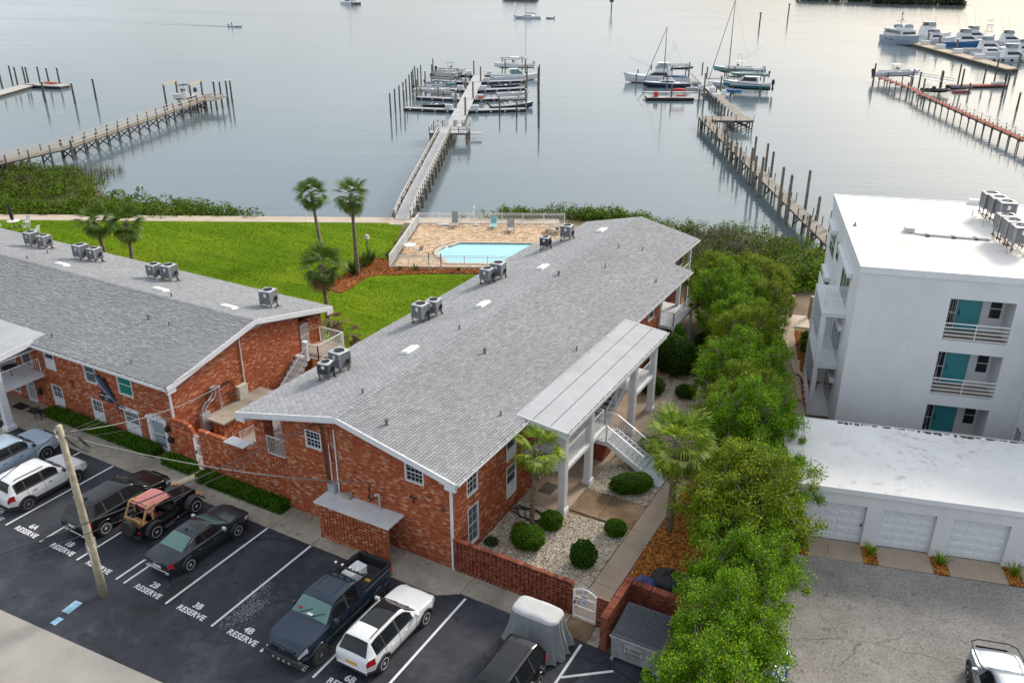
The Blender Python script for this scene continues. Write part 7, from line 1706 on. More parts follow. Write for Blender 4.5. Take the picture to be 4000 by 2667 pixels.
# ================================================================ VEGETATION
def leafmat(name,stops,rough=.55,trans=.35):
    m,t,b=new_mat(name);c=ramp(t,rnd(t),stops)
    big=ramp(t,noise(t,coord(t),.9,3,.5),[(.3,(.72,.78,.7)),(.7,(1.2,1.15,1.1))]);c=mixc(t,1,c,big,'MULTIPLY')
    t.links.new(c,b.inputs['Base Color']);b.inputs['Roughness'].default_value=rough;b.inputs['Specular IOR Level'].default_value=.12
    tr=t.nodes.new('ShaderNodeBsdfTranslucent');t.links.new(c,tr.inputs['Color']);mx_=t.nodes.new('ShaderNodeMixShader');mx_.inputs[0].default_value=trans
    out=[n for n in t.nodes if n.type=='OUTPUT_MATERIAL'][0];t.links.new(b.outputs[0],mx_.inputs[1]);t.links.new(tr.outputs[0],mx_.inputs[2]);t.links.new(mx_.outputs[0],out.inputs['Surface']);MAT[name]=m
leafmat('tree_leaf',[(0,(.035,.12,.004)),(.3,(.09,.24,.007)),(.7,(.19,.36,.012)),(1,(.40,.48,.025))],.5,.28)
leafmat('tree_leaf_yellow',[(0,(.05,.12,.005)),(.35,(.14,.24,.009)),(.7,(.26,.34,.018)),(1,(.42,.40,.05))],.5,.28)
leafmat('hedge_leaf',[(0,(.02,.06,.004)),(.5,(.065,.17,.007)),(1,(.16,.31,.014))]);leafmat('shrub_leaf',[(0,(.012,.04,.004)),(.5,(.04,.115,.007)),(1,(.09,.20,.012))])
leafmat('mangrove_leaf',[(0,(.03,.07,.005)),(.5,(.09,.165,.010)),(1,(.20,.27,.025))]);leafmat('scrub_leaf',[(0,(.05,.06,.02)),(.5,(.10,.11,.04)),(1,(.19,.18,.09))])
leafmat('palm_leaf',[(0,(.04,.085,.012)),(.5,(.085,.15,.022)),(1,(.17,.22,.05))],.45,.25);leafmat('palm_leaf_bright',[(0,(.06,.13,.008)),(.5,(.16,.26,.018)),(1,(.38,.43,.06))],.45,.3);leafmat('palm_dead',[(0,(.16,.10,.05)),(.5,(.26,.18,.10)),(1,(.36,.28,.18))],.8,.2)
plain('bark_grey',(.21,.17,.135),.95,var=.3,scale=9,bmp=.4);plain('twig',(.24,.19,.14),.95,var=.2);plain('palm_bark',(.19,.15,.115),.95,var=.35,scale=7,bmp=.5);plain('inner_shade',(.02,.032,.008),1.0)
def leafquad(mb,c,s,rg,up=.35,fold=False):
    n_=Vector((rg.gauss(0,1),rg.gauss(0,1),rg.gauss(0,1)+up*2)).normalized();a=n_.orthogonal().normalized();a=(Matrix.Rotation(rg.uniform(0,6.3),3,n_)@a);b_=n_.cross(a);l,w=s*rg.uniform(.7,1.3),s*rg.uniform(.38,.6)
    c=Vector(c);mb.add([tuple(c-a*l),tuple(c+b_*w),tuple(c+a*l),tuple(c-b_*w)],[(0,1,2,3)])
def crown_mesh(seed,n_clump,per,R_,H_,leaf,mat,name='crown',hole=.0):
    rg=random.Random(seed);mb=MB();cl=[]
    for k in range(n_clump):
        while True:
            v=Vector((rg.uniform(-1,1),rg.uniform(-1,1),rg.uniform(-1,1)))
            if .35<v.length<1:break
        f=.66+.75*mnoise.noise((v.x*2.1+seed,v.y*2.1,v.z*2.1));v=v.normalized()*rg.uniform(.45,1.0)*(.72+.5*f)
        if v.z<-.75:v.z*=.6
        cl.append((Vector((v.x*R_,v.y*R_,v.z*H_)),rg.uniform(.2,.6)*R_*.36))
    for c,r_ in cl:
        for i in range(per):
            d=Vector((rg.gauss(0,1),rg.gauss(0,1),rg.gauss(0,.7)));d=d.normalized()*r_*rg.uniform(.2,1.15);leafquad(mb,c+d,leaf,rg)
    me=bpy.data.meshes.new(name);me.from_pydata(mb.v,[],mb.f);me.materials.append(MAT[mat]);return me,cl
def limb_mesh(seed,cl,zc,name='trunk',stems=4):
    rg=random.Random(seed);mb=MB();tops=[]
    for k in range(stems):
        a=2*math.pi*k/stems+rg.uniform(-.4,.4);p=[(.1*math.cos(a),.1*math.sin(a),-.2),(.28*math.cos(a),.28*math.sin(a),zc*.35),(.7*math.cos(a),.7*math.sin(a),zc*.8),(1.0*math.cos(a),1.0*math.sin(a),zc*1.15)];mb.tube(p,[.09,.075,.055,.03],6);tops+=[Vector(p[2]),Vector(p[3])]
    for c,r_ in cl[::1]:
        e=c+Vector((0,0,zc));b_=min(tops,key=lambda q:(q-e).length);m_=b_.lerp(e,.5)+Vector((rg.uniform(-.12,.12),rg.uniform(-.12,.12),rg.uniform(-.1,.15)));mb.tube([b_,m_,e],[.032,.022,.008],4,cap=False)
        for q in range(2):d=e+Vector((rg.uniform(-.35,.35),rg.uniform(-.35,.35),rg.uniform(.1,.5)));mb.tube([m_.lerp(e,.6),d],[.012,.005],3,cap=False)
    me=bpy.data.meshes.new(name);me.from_pydata(mb.v,[],mb.f);me.materials.append(MAT['twig']);return me
TREE=[]
for k,(mt,sd_) in enumerate((('tree_leaf',1),('tree_leaf_yellow',5),('tree_leaf',9))):
    me,cl=crown_mesh(sd_,270,260,2.35,2.1,.05,mt);TREE.append((me,limb_mesh(sd_,cl,3.1)))
trees=[(-4.5,21.6,1.0,2),(-4.9,24.7,1.0,0),(-5.5,28.2,1.02,0),(-6.3,31.9,1.08,1),(-6.8,35.4,1.05,2),(-8.1,38.6,1.08,0),(-9.2,42.0,1.05,1),(-10.3,45.6,1.12,0),(-11.3,49.4,1.08,1),(-12.4,53.6,1.1,2),(-14.6,56.6,1.0,0),(-12.4,58.0,1.0,1),(-16.4,60.6,.95,1),(-14.0,62.2,.95,1)]
tl=['leafy green tree beside the dumpster, nearest the camera','leafy green tree right of the dumpster wall, second from the bottom','leafy green tree between the mulch bed and the grey driveway','yellowish green tree beside the leaning palm','leafy green tree at the left corner of the garage','leafy green tree behind the bright palm, level with the garage roof','yellowish tree beside the back edge of the garage roof','full green tree level with the porch end and the white balconies','yellowish green tree between the porch and the white building','leafy tree beside the far window of the right building','green tree touching the far balcony of the right building','yellowish tree at the end of the row by the planks','sparse yellowish tree at the far corner of the right building','sparse yellowish tree last in the row towards the water']
for k,(x,y,sc,ty) in enumerate(trees):
    o=thing('leafy_tree',tl[k],'tree',(x,y,0),k*2.1,'row of trees between the buildings');o.scale=(sc*(.92+.2*math.sin(k*2.7)**2),sc*(.95+.15*math.cos(k*1.9)),sc*(.86+.24*math.sin(k*1.3+1)**2))
    t_=link('trunk',TREE[ty][1],None,o);c=link('crown',TREE[ty][0],None,o);c.location=(0,0,3.1)
# dense shrubs near the porch
def bush(label,x,y,rx,ry,h,n,mat,leaf=.05,seed=1,box=False,name='shrub',cat='shrub',rz=0,grp=None,flat=.0,base=.0):
    """leaf shell over a dark core; clipped ball or box hedge"""
    o=thing(name,label,cat,(x,y,base),rz,grp);rg=random.Random(seed);mb=MB();core=MB()
    if box:
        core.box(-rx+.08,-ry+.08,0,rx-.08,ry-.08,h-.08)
        A=[('t',4*rx*ry),('f',2*rx*h),('b',2*rx*h),('l',2*ry*h),('r',2*ry*h)];tot_=sum(a for _,a in A)
        for i in range(n):
            q=rg.uniform(0,tot_)
            for nm,a in A:
                if q<a:break
                q-=a
            u,v=rg.uniform(-1,1),rg.random();j=rg.gauss(0,.035)
            w_=.06*mnoise.noise((x+u*rx*2.5,y,v*3+i%3));
            p={'t':(u*rx,(v*2-1)*ry,h+j+w_),'f':(u*rx,-ry+j-w_,v*h),'b':(u*rx,ry+j+w_,v*h),'l':(-rx+j,u*ry,v*h),'r':(rx+j,u*ry,v*h)}[nm];leafquad(mb,p,leaf,rg,.5)
    else:
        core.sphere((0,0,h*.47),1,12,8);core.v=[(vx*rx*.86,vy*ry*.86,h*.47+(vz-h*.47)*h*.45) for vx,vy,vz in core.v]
        for i in range(n):
            v=Vector((rg.gauss(0,1),rg.gauss(0,1),rg.gauss(0,1))).normalized();f=1+.16*mnoise.noise((v.x*2.3+seed,v.y*2.3,v.z*2.3))+.08*mnoise.noise((v.x*6+seed,v.y*6,v.z*6))+rg.gauss(0,.03)
            if v.z<-.8:continue
            leafquad(mb,(v.x*rx*f,v.y*ry*f,h*.48+v.z*h*.52*f),leaf,rg,.4)
    core.build('shade_core','inner_shade',o);mb.build('foliage',mat,o,raw=True);return o  # solid core, its near-black colour stands in for shade inside the foliage
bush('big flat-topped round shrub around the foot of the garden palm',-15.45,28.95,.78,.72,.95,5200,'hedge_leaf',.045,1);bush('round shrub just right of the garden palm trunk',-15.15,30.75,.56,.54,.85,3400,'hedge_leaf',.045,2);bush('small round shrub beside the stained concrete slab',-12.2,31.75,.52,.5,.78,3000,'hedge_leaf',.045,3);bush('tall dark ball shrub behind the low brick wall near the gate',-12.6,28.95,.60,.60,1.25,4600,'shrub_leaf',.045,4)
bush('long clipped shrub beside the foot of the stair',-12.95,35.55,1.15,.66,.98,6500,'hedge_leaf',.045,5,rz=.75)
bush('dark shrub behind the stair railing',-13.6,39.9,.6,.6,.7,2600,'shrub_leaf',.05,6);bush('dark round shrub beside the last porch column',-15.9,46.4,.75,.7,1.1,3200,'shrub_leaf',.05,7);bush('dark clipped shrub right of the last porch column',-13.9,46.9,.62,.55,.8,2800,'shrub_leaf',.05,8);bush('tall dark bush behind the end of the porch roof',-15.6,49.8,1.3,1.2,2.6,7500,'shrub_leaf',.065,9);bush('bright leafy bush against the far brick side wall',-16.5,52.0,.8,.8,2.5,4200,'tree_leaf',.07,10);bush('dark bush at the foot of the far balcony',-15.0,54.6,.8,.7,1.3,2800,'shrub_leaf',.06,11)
bush('low straggly plant beside the foot of the garden palm',-16.2,29.6,.4,.4,.6,500,'tree_leaf_yellow',.05,12);bush('small dry plant at the brick wall behind the low garden wall',-17.0,28.2,.35,.3,.35,300,'scrub_leaf',.05,13)
bush('small leafy shrub at the side of the white building',*wloc(.2,-.6+.2,0)[:2],.55,.45,1.0,1500,'shrub_leaf',.07,14)
for k,(x,y) in enumerate(((-.7,8.2),(-.6,9.9),(-.75,11.8),(-.65,13.4))):bush(('young plant in the red mulch beside the white building, nearest of four','young plant in the red mulch, second of four','young plant in the red mulch, third of four','young plant in the red mulch, farthest of four')[k],*wloc(x,y,0)[:2],.42,.42,.9,500,'tree_leaf',.07,20+k,grp='young plants by the white building')
bush('long low box hedge under the windows of the left building',-41.95,25.85,4.75,.36,.50,12000,'hedge_leaf',.05,31,True,'hedge','hedge');bush('short box hedge between the white door and the arched gate',-35.15,25.62,1.1,.34,.5,3600,'hedge_leaf',.05,32,True,'hedge','hedge');bush('box hedge at the foot of the tall pierced brick wall',-30.25,25.33,2.95,.34,.54,9000,'hedge_leaf',.05,33,True,'hedge','hedge')
# ---- palms
def frond_mesh(seed,Lp=.75,Lf=1.0,droop=.5,n=22,mat='palm_leaf',spread=1.55):
    """a fan leaf: stalk, then narrow blades spreading from its tip and hanging at the ends"""
    rg=random.Random(seed);mb=MB();mb.tube([(0,0,0),(Lp*.5,0,.02),(Lp,0,-.03)],[.022,.016,.012],4)
    for k in range(n):
        a=(-1+2*k/(n-1))*spread;c,s_=math.cos(a),math.sin(a);l=Lf*(.62+.38*math.cos(a*.55))*rg.uniform(.9,1.1);w=.026+.010*math.cos(a)
        pt=[(Lp+.05*c,.05*s_,-.03,w*.4),(Lp+l*.4*c,l*.4*s_,-.03+.10*Lf*.5-.04*abs(s_),w),(Lp+l*.75*c,l*.75*s_,-.03-droop*.16*l,w*.8),(Lp+l*c*.92,l*s_*.92,-.03-droop*.55*l-rg.uniform(0,.1),.004)]
        for (p,q) in zip(pt[:-1],pt[1:]):
            nx,ny=-s_,c;mb.add([(p[0]-nx*p[3],p[1]-ny*p[3],p[2]),(q[0]-nx*q[3],q[1]-ny*q[3],q[2]),(q[0]+nx*q[3],q[1]+ny*q[3],q[2]),(p[0]+nx*p[3],p[1]+ny*p[3],p[2])],[(0,1,2,3)])
    me=bpy.data.meshes.new('frond');me.from_pydata(mb.v,[],mb.f);me.materials.append(MAT[mat]);return me
FR={m_:[frond_mesh(k,.75+.1*k,1.0,.25+.2*k,mat=m_) for k in range(3)] for m_ in ('palm_leaf','palm_leaf_bright','palm_dead')}
def palm(label,base,top,sc,n=22,mat='palm_leaf',seed=1,dead=5,r0=.2,r1=.14,bend=.0,name='palm_tree',up0=1.25,lo=-.9):
    o=thing(name,label,'palm',base,0,'palms' if name=='palm_tree' else None);b_=Vector(base);t_=Vector(top)-b_;rg=random.Random(seed);tr=MB();pts=[];rs=[];K=26
    for k in range(K+1):
        f=k/K;p=Vector((t_.x*(f+bend*f*(1-f)),t_.y*(f+bend*f*(1-f)),t_.z*f));pts.append(p);r_=r0+(r1-r0)*min(1,f*1.6);rs.append(r_*(1+.07*(k%2))*(1.25 if f>.92 else 1))
    pts[0]=pts[0]-Vector((0,0,.1));tr.tube(pts,rs,9);tr.build('trunk','palm_bark',o,smooth=True)
    bo=MB()
    for k in range(26):a=rg.uniform(0,6.3);z=rg.uniform(-.55,-.02);bo.tube([t_+Vector((.1*math.cos(a),.1*math.sin(a),z-.15)),t_+Vector((.26*math.cos(a),.26*math.sin(a),z+.12))],[.03,.012],4)
    bo.build('leaf_bases','palm_bark',o)
    cr_=MB().sphere(tuple(t_),.16*sc,8,5).build('crown','palm_bark',o)
    for k in range(n+dead):
        f=(k+.5)/n if k<n else 1.15;el=up0+(lo-up0)*min(f,1.0)**.9+rg.uniform(-.14,.14);a=k*2.399+rg.uniform(-.2,.2)
        if k>=n:el=lo-.25
        mm_=mat if k<n else 'palm_dead';f_=bpy.data.objects.new('frond',FR[mm_][(k*7+seed)%3]);COL.objects.link(f_);f_.parent=cr_
        f_.rotation_mode='XYZ';s_=sc*rg.uniform(.88,1.1);f_.matrix_basis=Matrix.Translation(t_)@Matrix.Rotation(a,4,'Z')@Matrix.Rotation(-el,4,'Y')@Matrix.Rotation(rg.uniform(-.5,.5),4,'X')@Matrix.Scale(s_,4)
    return o
palm('slender palm leaning left of its twin, in front of the water',(-51.6,56.4,0),(-53.8,58.0,5.5),.98,seed=1,bend=.35);palm('tall palm right of the leaning one, at the mulch bed',(-46.25,54.63,0),(-46.6,55.0,7.0),1.0,seed=2)
palm('dark shaggy palm at the end of the left building',(-40.3,43.9,0),(-40.6,44.1,5.0),1.05,seed=3,dead=9);palm('left palm of the pair behind the left roof',(-64.3,43.7,0),(-64.9,43.5,5.0),.95,seed=4,dead=3);palm('right palm of the pair behind the left roof',(-61.5,43.9,0),(-62.2,44.5,5.0),1.05,seed=5,dead=6)
palm('young palm in the gravel garden in front of the porch',(-15.86,30.05,0),(-15.75,30.2,4.45),.84,15,'palm_leaf_bright',6,2,.13,.12);palm('bright bushy palm with curved trunk among the green trees',(-10.1,33.4,0),(-10.1,33.7,4.6),1.12,26,'palm_leaf_bright',7,3,.2,.17,-.5)
palm('small dying palm with brown fronds by the end of the left building',(-38.3,42.4,0),(-38.4,42.5,1.7),.6,8,'palm_dead',8,8,.14,.13,name='small_palm');palm('second small dying palm with brown fronds, right of the first',(-36.4,41.9,0),(-36.2,42.0,1.3),.55,7,'palm_dead',9,9,.14,.13,name='small_palm')
def rosette(label,loc,n,L,mat,seed,name='spiky_plant',cat='plant',grp=None,w=.05):
    o=thing(name,label,cat,loc,0,grp);rg=random.Random(seed);mb=MB()
    for k in range(n):
        a=k*2.4+rg.uniform(-.3,.3);e=rg.uniform(.5,1.35);l=L*rg.uniform(.7,1.1);d=Vector((math.cos(a)*math.cos(e),math.sin(a)*math.cos(e),math.sin(e)));s_=Vector((-math.sin(a),math.cos(a),0));p0,p1,p2=Vector((0,0,0)),d*l*.55,d*l-Vector((0,0,l*.12*math.cos(e)))
        mb.add([tuple(p0-s_*w*.5),tuple(p0+s_*w*.5),tuple(p1+s_*w),tuple(p1-s_*w),tuple(p2)],[(0,1,2,3),(3,2,4)])
    mb.build('leaves',mat,o,raw=True);return o
for k,x in enumerate((-.55,2.72,5.72,8.8)):rosette(('broad dark plant in the mulch at the left corner of the garage','spiky plant between the first and second garage doors','spiky plant between the second and third garage doors','spiky plant right of the third garage door')[k],gloc(x,-.55),30,.75,'shrub_leaf' if k==0 else 'tree_leaf',60+k,w=.09 if k==0 else .03)
for k,(s_,t_) in enumerate(((2.0,-15.2),(3.4,-15.1),(7.2,-15.2))):rosette(('small spiky plant at the left corner of the pool fence','spiky plant left of the pool gate','small spiky plant right of the pool gate')[k],S(s_,t_),16,(.45,.8,.45)[k],'shrub_leaf',70+k)
for k,(s_,t_) in enumerate(((.5,-12.0),(.7,-9.0),(1.1,-6.2),(1.2,-4.2))):rosette(('dark spiky plant outside the pool fence, nearest its corner','dark spiky plant outside the pool fence, second from its corner','dark spiky plant outside the pool fence, third from its corner','dark spiky plant outside the pool fence, nearest the promenade')[k],S(s_,t_),24,.9,'shrub_leaf',80+k)
for k,(s_,t_,n) in enumerate(((-1.9,-16.4,60),(-1.3,-14.5,55),(-.9,-13.6,40))):rosette(('bushy saw palmetto at the foot of the tall palm','bushy saw palmetto behind the foot of the tall palm','smaller saw palmetto nearest the pool fence corner')[k],S(s_,t_),n,1.6,'palm_leaf',90+k,'palmetto',w=.10)
rosette('plant with orange flowers by the end of the left building',(-37.2,41.3,0),26,.7,'tree_leaf',99,w=.05)
# ---- thickets along the shore
def thicket(label,poly,n,per,rmin,rmax,hz,mat,leaf,seed,zb=-.8,name='mangrove_thicket',twigs=0):
    rg=random.Random(seed);mb=MB();xs=[p[0] for p in poly];ys=[p[1] for p in poly];k=0
    while k<n:
        s_,t_=rg.uniform(min(xs),max(xs)),rg.uniform(min(ys),max(ys))
        if not inpoly(s_,t_,poly):continue
        k+=1;r_=rg.uniform(rmin,rmax);h=hz*rg.uniform(.6,1.15)*(1+.3*mnoise.noise((s_*.25,t_*.25,seed)));x,y,_=S(s_,t_)
        for i in range(per):
            v=Vector((rg.gauss(0,1),rg.gauss(0,1),abs(rg.gauss(0,.9)))).normalized()*rg.uniform(.7,1.05);leafquad(mb,(x+v.x*r_,y+v.y*r_,zb+h*.25+v.z*h*.8),leaf,rg,.5)
    o=tag(mb.build(name,mat,raw=True),label,'thicket',kind='stuff')
    return o
ML=[(-72,1.8),(-15.5,1.8),(-17.5,3.6),(-22,6),(-31.7,10.2),(-38.5,13.5),(-42.5,20),(-50,25),(-72,28)]
sheet('marsh',[S(*p)[:2] for p in ML],-.93,'soil');thicket('low green mangrove thicket along the seawall at the left',ML,560,75,.7,1.5,1.6,'mangrove_leaf',.16,1);thicket('bright green mangrove edge beside the promenade at the left',[(-72,1.8),(-15.5,1.8),(-17.5,3.4),(-31,5.5),(-45,7),(-72,9)],260,80,.6,1.2,1.5,'mangrove_leaf',.14,11)
thicket('brownish scrub among the mangroves under the left pier',[(-60,12),(-44,12),(-42.5,20),(-50,25),(-62,26)],120,60,.6,1.2,1.6,'scrub_leaf',.15,2,name='scrub')
thicket('green mangrove bank behind the pool fence',[(4.5,1.7),(9,2.0),(11,3.6),(22,3.8),(26,1.5),(26,-1),(18,1.6)],170,90,.6,1.1,1.9,'mangrove_leaf',.13,3,-.9)
MR=[(22,-3),(30,-4.6),(38.5,-7.5),(40.5,-11),(39.5,-19),(33,-21),(26,-20),(22,-12)]
thicket('scrubby grey-green shore bushes beyond the right building',[(22.5,-8),(24,-1.5),(31,-2.6),(39,-6),(40.5,-10),(36,-13),(28,-11)],200,90,.6,1.2,1.9,'mangrove_leaf',.12,4,-.4);thicket('dry purplish brush in the shore bushes',[(26,-13),(25,-8),(31,-5.5),(37,-9),(35,-13)],90,80,.5,1.1,2.1,'dry_brush' if 'dry_brush' in MAT else (leafmat('dry_brush',[(0,(.10,.075,.07)),(.5,(.17,.13,.12)),(1,(.24,.20,.17))],.9,.1),'dry_brush')[1],.10,5,-.3,'brush');thicket('green bushes at the end of the row of trees',[(24,-19),(26,-13),(36,-13),(39.5,-12),(39.5,-18.5),(34,-20)],150,110,.6,1.2,2.0,'mangrove_leaf',.12,6,-.2,'bushes');thicket('vivid green grass clump beside the white building',[(34.5,-19.5),(35,-16.5),(38.5,-16),(39,-19)],34,120,.6,1.0,1.5,'tree_leaf',.12,7,-.1,'tall_grass')
rd=MB();rg=random.Random(8)
for k in range(3800):
    if k<2600:s_=rg.uniform(-62,-41);t_=rg.uniform(19,27) if rg.random()<.6 else rg.uniform(11,20)
    else:s_=rg.uniform(-20,-12.5);t_=rg.uniform(1.9,3.2)
    x,y,_=S(s_,t_);h=rg.uniform(.6,1.7) if k<2600 else rg.uniform(.3,.8);a=rg.uniform(0,3.1);w=.03;rd.add([(x-w*math.cos(a),y-w*math.sin(a),-1),(x+w*math.cos(a),y+w*math.sin(a),-1),(x+rg.uniform(-.2,.2),y+rg.uniform(-.2,.2),-1+h)],[(0,1,2)])
tag(rd.build('reeds','scrub_leaf',raw=True),'thin brown reeds in the shallows by the left pier and the seawall','reeds',kind='stuff')
# bare twigs in the shore brush
tw=MB()
for k in range(420):
    s_,t_=rg.uniform(24,38),rg.uniform(-13,-4);x,y,_=S(s_,t_);p=Vector((x,y,.2));tw.tube([p,p+Vector((rg.uniform(-.3,.3),rg.uniform(-.3,.3),rg.uniform(.8,1.9)))],[.018,.006],3,cap=False)
tag(tw.build('bare_twigs','twig',raw=True),'bare grey twigs sticking out of the shore bushes','twigs',kind='stuff')
# far islands of mangrove
leafmat('hazed_leaf',[(0,(.035,.05,.03)),(1,(.07,.09,.05))],.8,.1)  # distance haze put into the leaf colour: darker and greyer than near foliage
def far_wood(label,pts,seed,n,hz):
    rg=random.Random(seed);mb=MB()
    for k in range(n):
        f=rg.random()*(len(pts)-1);i=int(f);f-=i;p=(pts[i][0]+(pts[i+1][0]-pts[i][0])*f,pts[i][1]+(pts[i+1][1]-pts[i][1])*f+rg.gauss(0,3));x,y,_=S(*p);r_=rg.uniform(1.5,3.2)
        for j in range(26):v=Vector((rg.gauss(0,1),rg.gauss(0,1),abs(rg.gauss(0,1)))).normalized();leafquad(mb,(x+v.x*r_,y+v.y*r_,-1+v.z*hz*rg.uniform(.6,1)),.8,rg,.4)
    return tag(mb.build('far_wood','hazed_leaf',raw=True),label,'wood',kind='stuff')
far_wood('low wooded island at the top right of the bay',[(222,488),(240,482),(262,474),(268,471)],1,190,4.2);far_wood('farther wooded shore left of the island at the top edge',[(188,535),(215,515),(235,507)],2,120,4.5);far_wood('small wooded island at the top edge, centre',[(-8,545),(2,540),(12,536)],3,60,3.5)
struct(sheet('far_island',[S(*p)[:2] for p in ((218,494),(225,482),(262,470),(275,469),(268,476),(240,488))],-.9,'soil'))
# ================================================================ VEHICLES (nose along local +x, rear bumper at x = 0)
def paint(name,col,metal=0.0,rough=.16,coat=.3):
    m,t,b=new_mat(name);v=coord(t,obj=True);f=noise(t,v,1.5,3)
    t.links.new(ramp(t,f,[(.3,tuple(x*.93 for x in col)),(.7,col)]),b.inputs['Base Color']);b.inputs['Metallic'].default_value=metal;b.inputs['Roughness'].default_value=rough;b.inputs['Coat Weight'].default_value=coat;b.inputs['Coat Roughness'].default_value=.05;MAT[name]=m
paint('paint_white',(.74,.75,.76));paint('paint_black',(.008,.008,.010),0,.14,.2);paint('paint_skyblue',(.42,.52,.62),.1);paint('paint_navy',(.022,.036,.058),.3,.2);paint('paint_slate',(.03,.038,.046),.3,.2);paint('paint_silver',(.32,.36,.40),.4,.25);paint('paint_blue',(.03,.06,.20),.2)
plain('tyre',(.022,.022,.023),.85,var=.15,scale=20);plain('rim_silver',(.55,.56,.58),.3,.15);plain('rim_dark',(.22,.22,.225),.35,.2);plain('lamp_red',(.42,.012,.015),.25);plain('lamp_clear',(.62,.64,.66),.12,.3);plain('cladding',(.035,.036,.038),.7);plain('plate',(.62,.62,.60),.5);plain('seam',(.01,.01,.011),.8);plain('tan_vinyl',(.46,.26,.10),.7,var=.1);plain('maroon_vinyl',(.18,.045,.055),.7);plain('faded_red',(.44,.16,.16),.9,var=.08,scale=4);plain('lamp_orange',(.7,.22,.03),.3)
def interp(pts,x):
    if x<=pts[0][0]:return pts[0][1]
    for (a,c),(d,e) in zip(pts[:-1],pts[1:]):
        if x<=d:return c+(e-c)*(x-a)/max(1e-6,d-a)
    return pts[-1][1]
def smooth_fn(pts,x,k=.09):return sum(w_*interp(pts,x+o*k) for o,w_ in ((-1,.2),(-.5,.2),(0,.2),(.5,.2),(1,.2)))
def wheel(root,x,y,r,w,rim='rim_silver',spokes=10,side=1):
    o=MB().lathe([(r*.62,-w/2),(r*.93,-w/2),(r,-w*.36),(r,w*.36),(r*.93,w/2),(r*.62,w/2)],(x,y,r),26,'y').build('wheel','tyre',root)
    if r>.38:
        tr=MB()
        for k in range(30):a=2*math.pi*k/30;tr.cbox((x+math.cos(a)*(r+.002),y,r+math.sin(a)*(r+.002)),(.02,w*.8,.02))
        tr.build('tread','tyre',o)
    f=y+side*w*.44;MB().lathe([(.001,-.01),(r*.66,-.01),(r*.68,.01),(.001,.005)],(x,f-side*.07,r),22,'y').build('brake_disc','dark',o);rm=MB()
    for k in range(spokes):
        a=2*math.pi*k/spokes;c,s_=math.cos(a),math.sin(a);rm.bar((x+c*r*.1,f,r+s_*r*.1),(x+c*r*.64,f-side*.01,r+s_*r*.64),.055 if spokes<8 else .032,.03,up=(0,1,0))
    n=22
    for (r0,r1) in ((.60,.69),):
        for k in range(n):a0,a1=2*math.pi*k/n,2*math.pi*(k+1)/n;P= lambda q,a,yy:(x+math.cos(a)*r*q,yy,r+math.sin(a)*r*q);rm.hexa([P(r0,a0,f-.03),P(r1,a0,f-.03),P(r1,a1,f-.03),P(r0,a1,f-.03),P(r0,a0,f+.012*side),P(r1,a0,f+.02*side),P(r1,a1,f+.02*side),P(r0,a1,f+.012*side)])
    rm.cyl((x,f-.02*side,r),(x,f+.02*side,r),r*.2,n=10);rm.build('rim',rim,o);return o
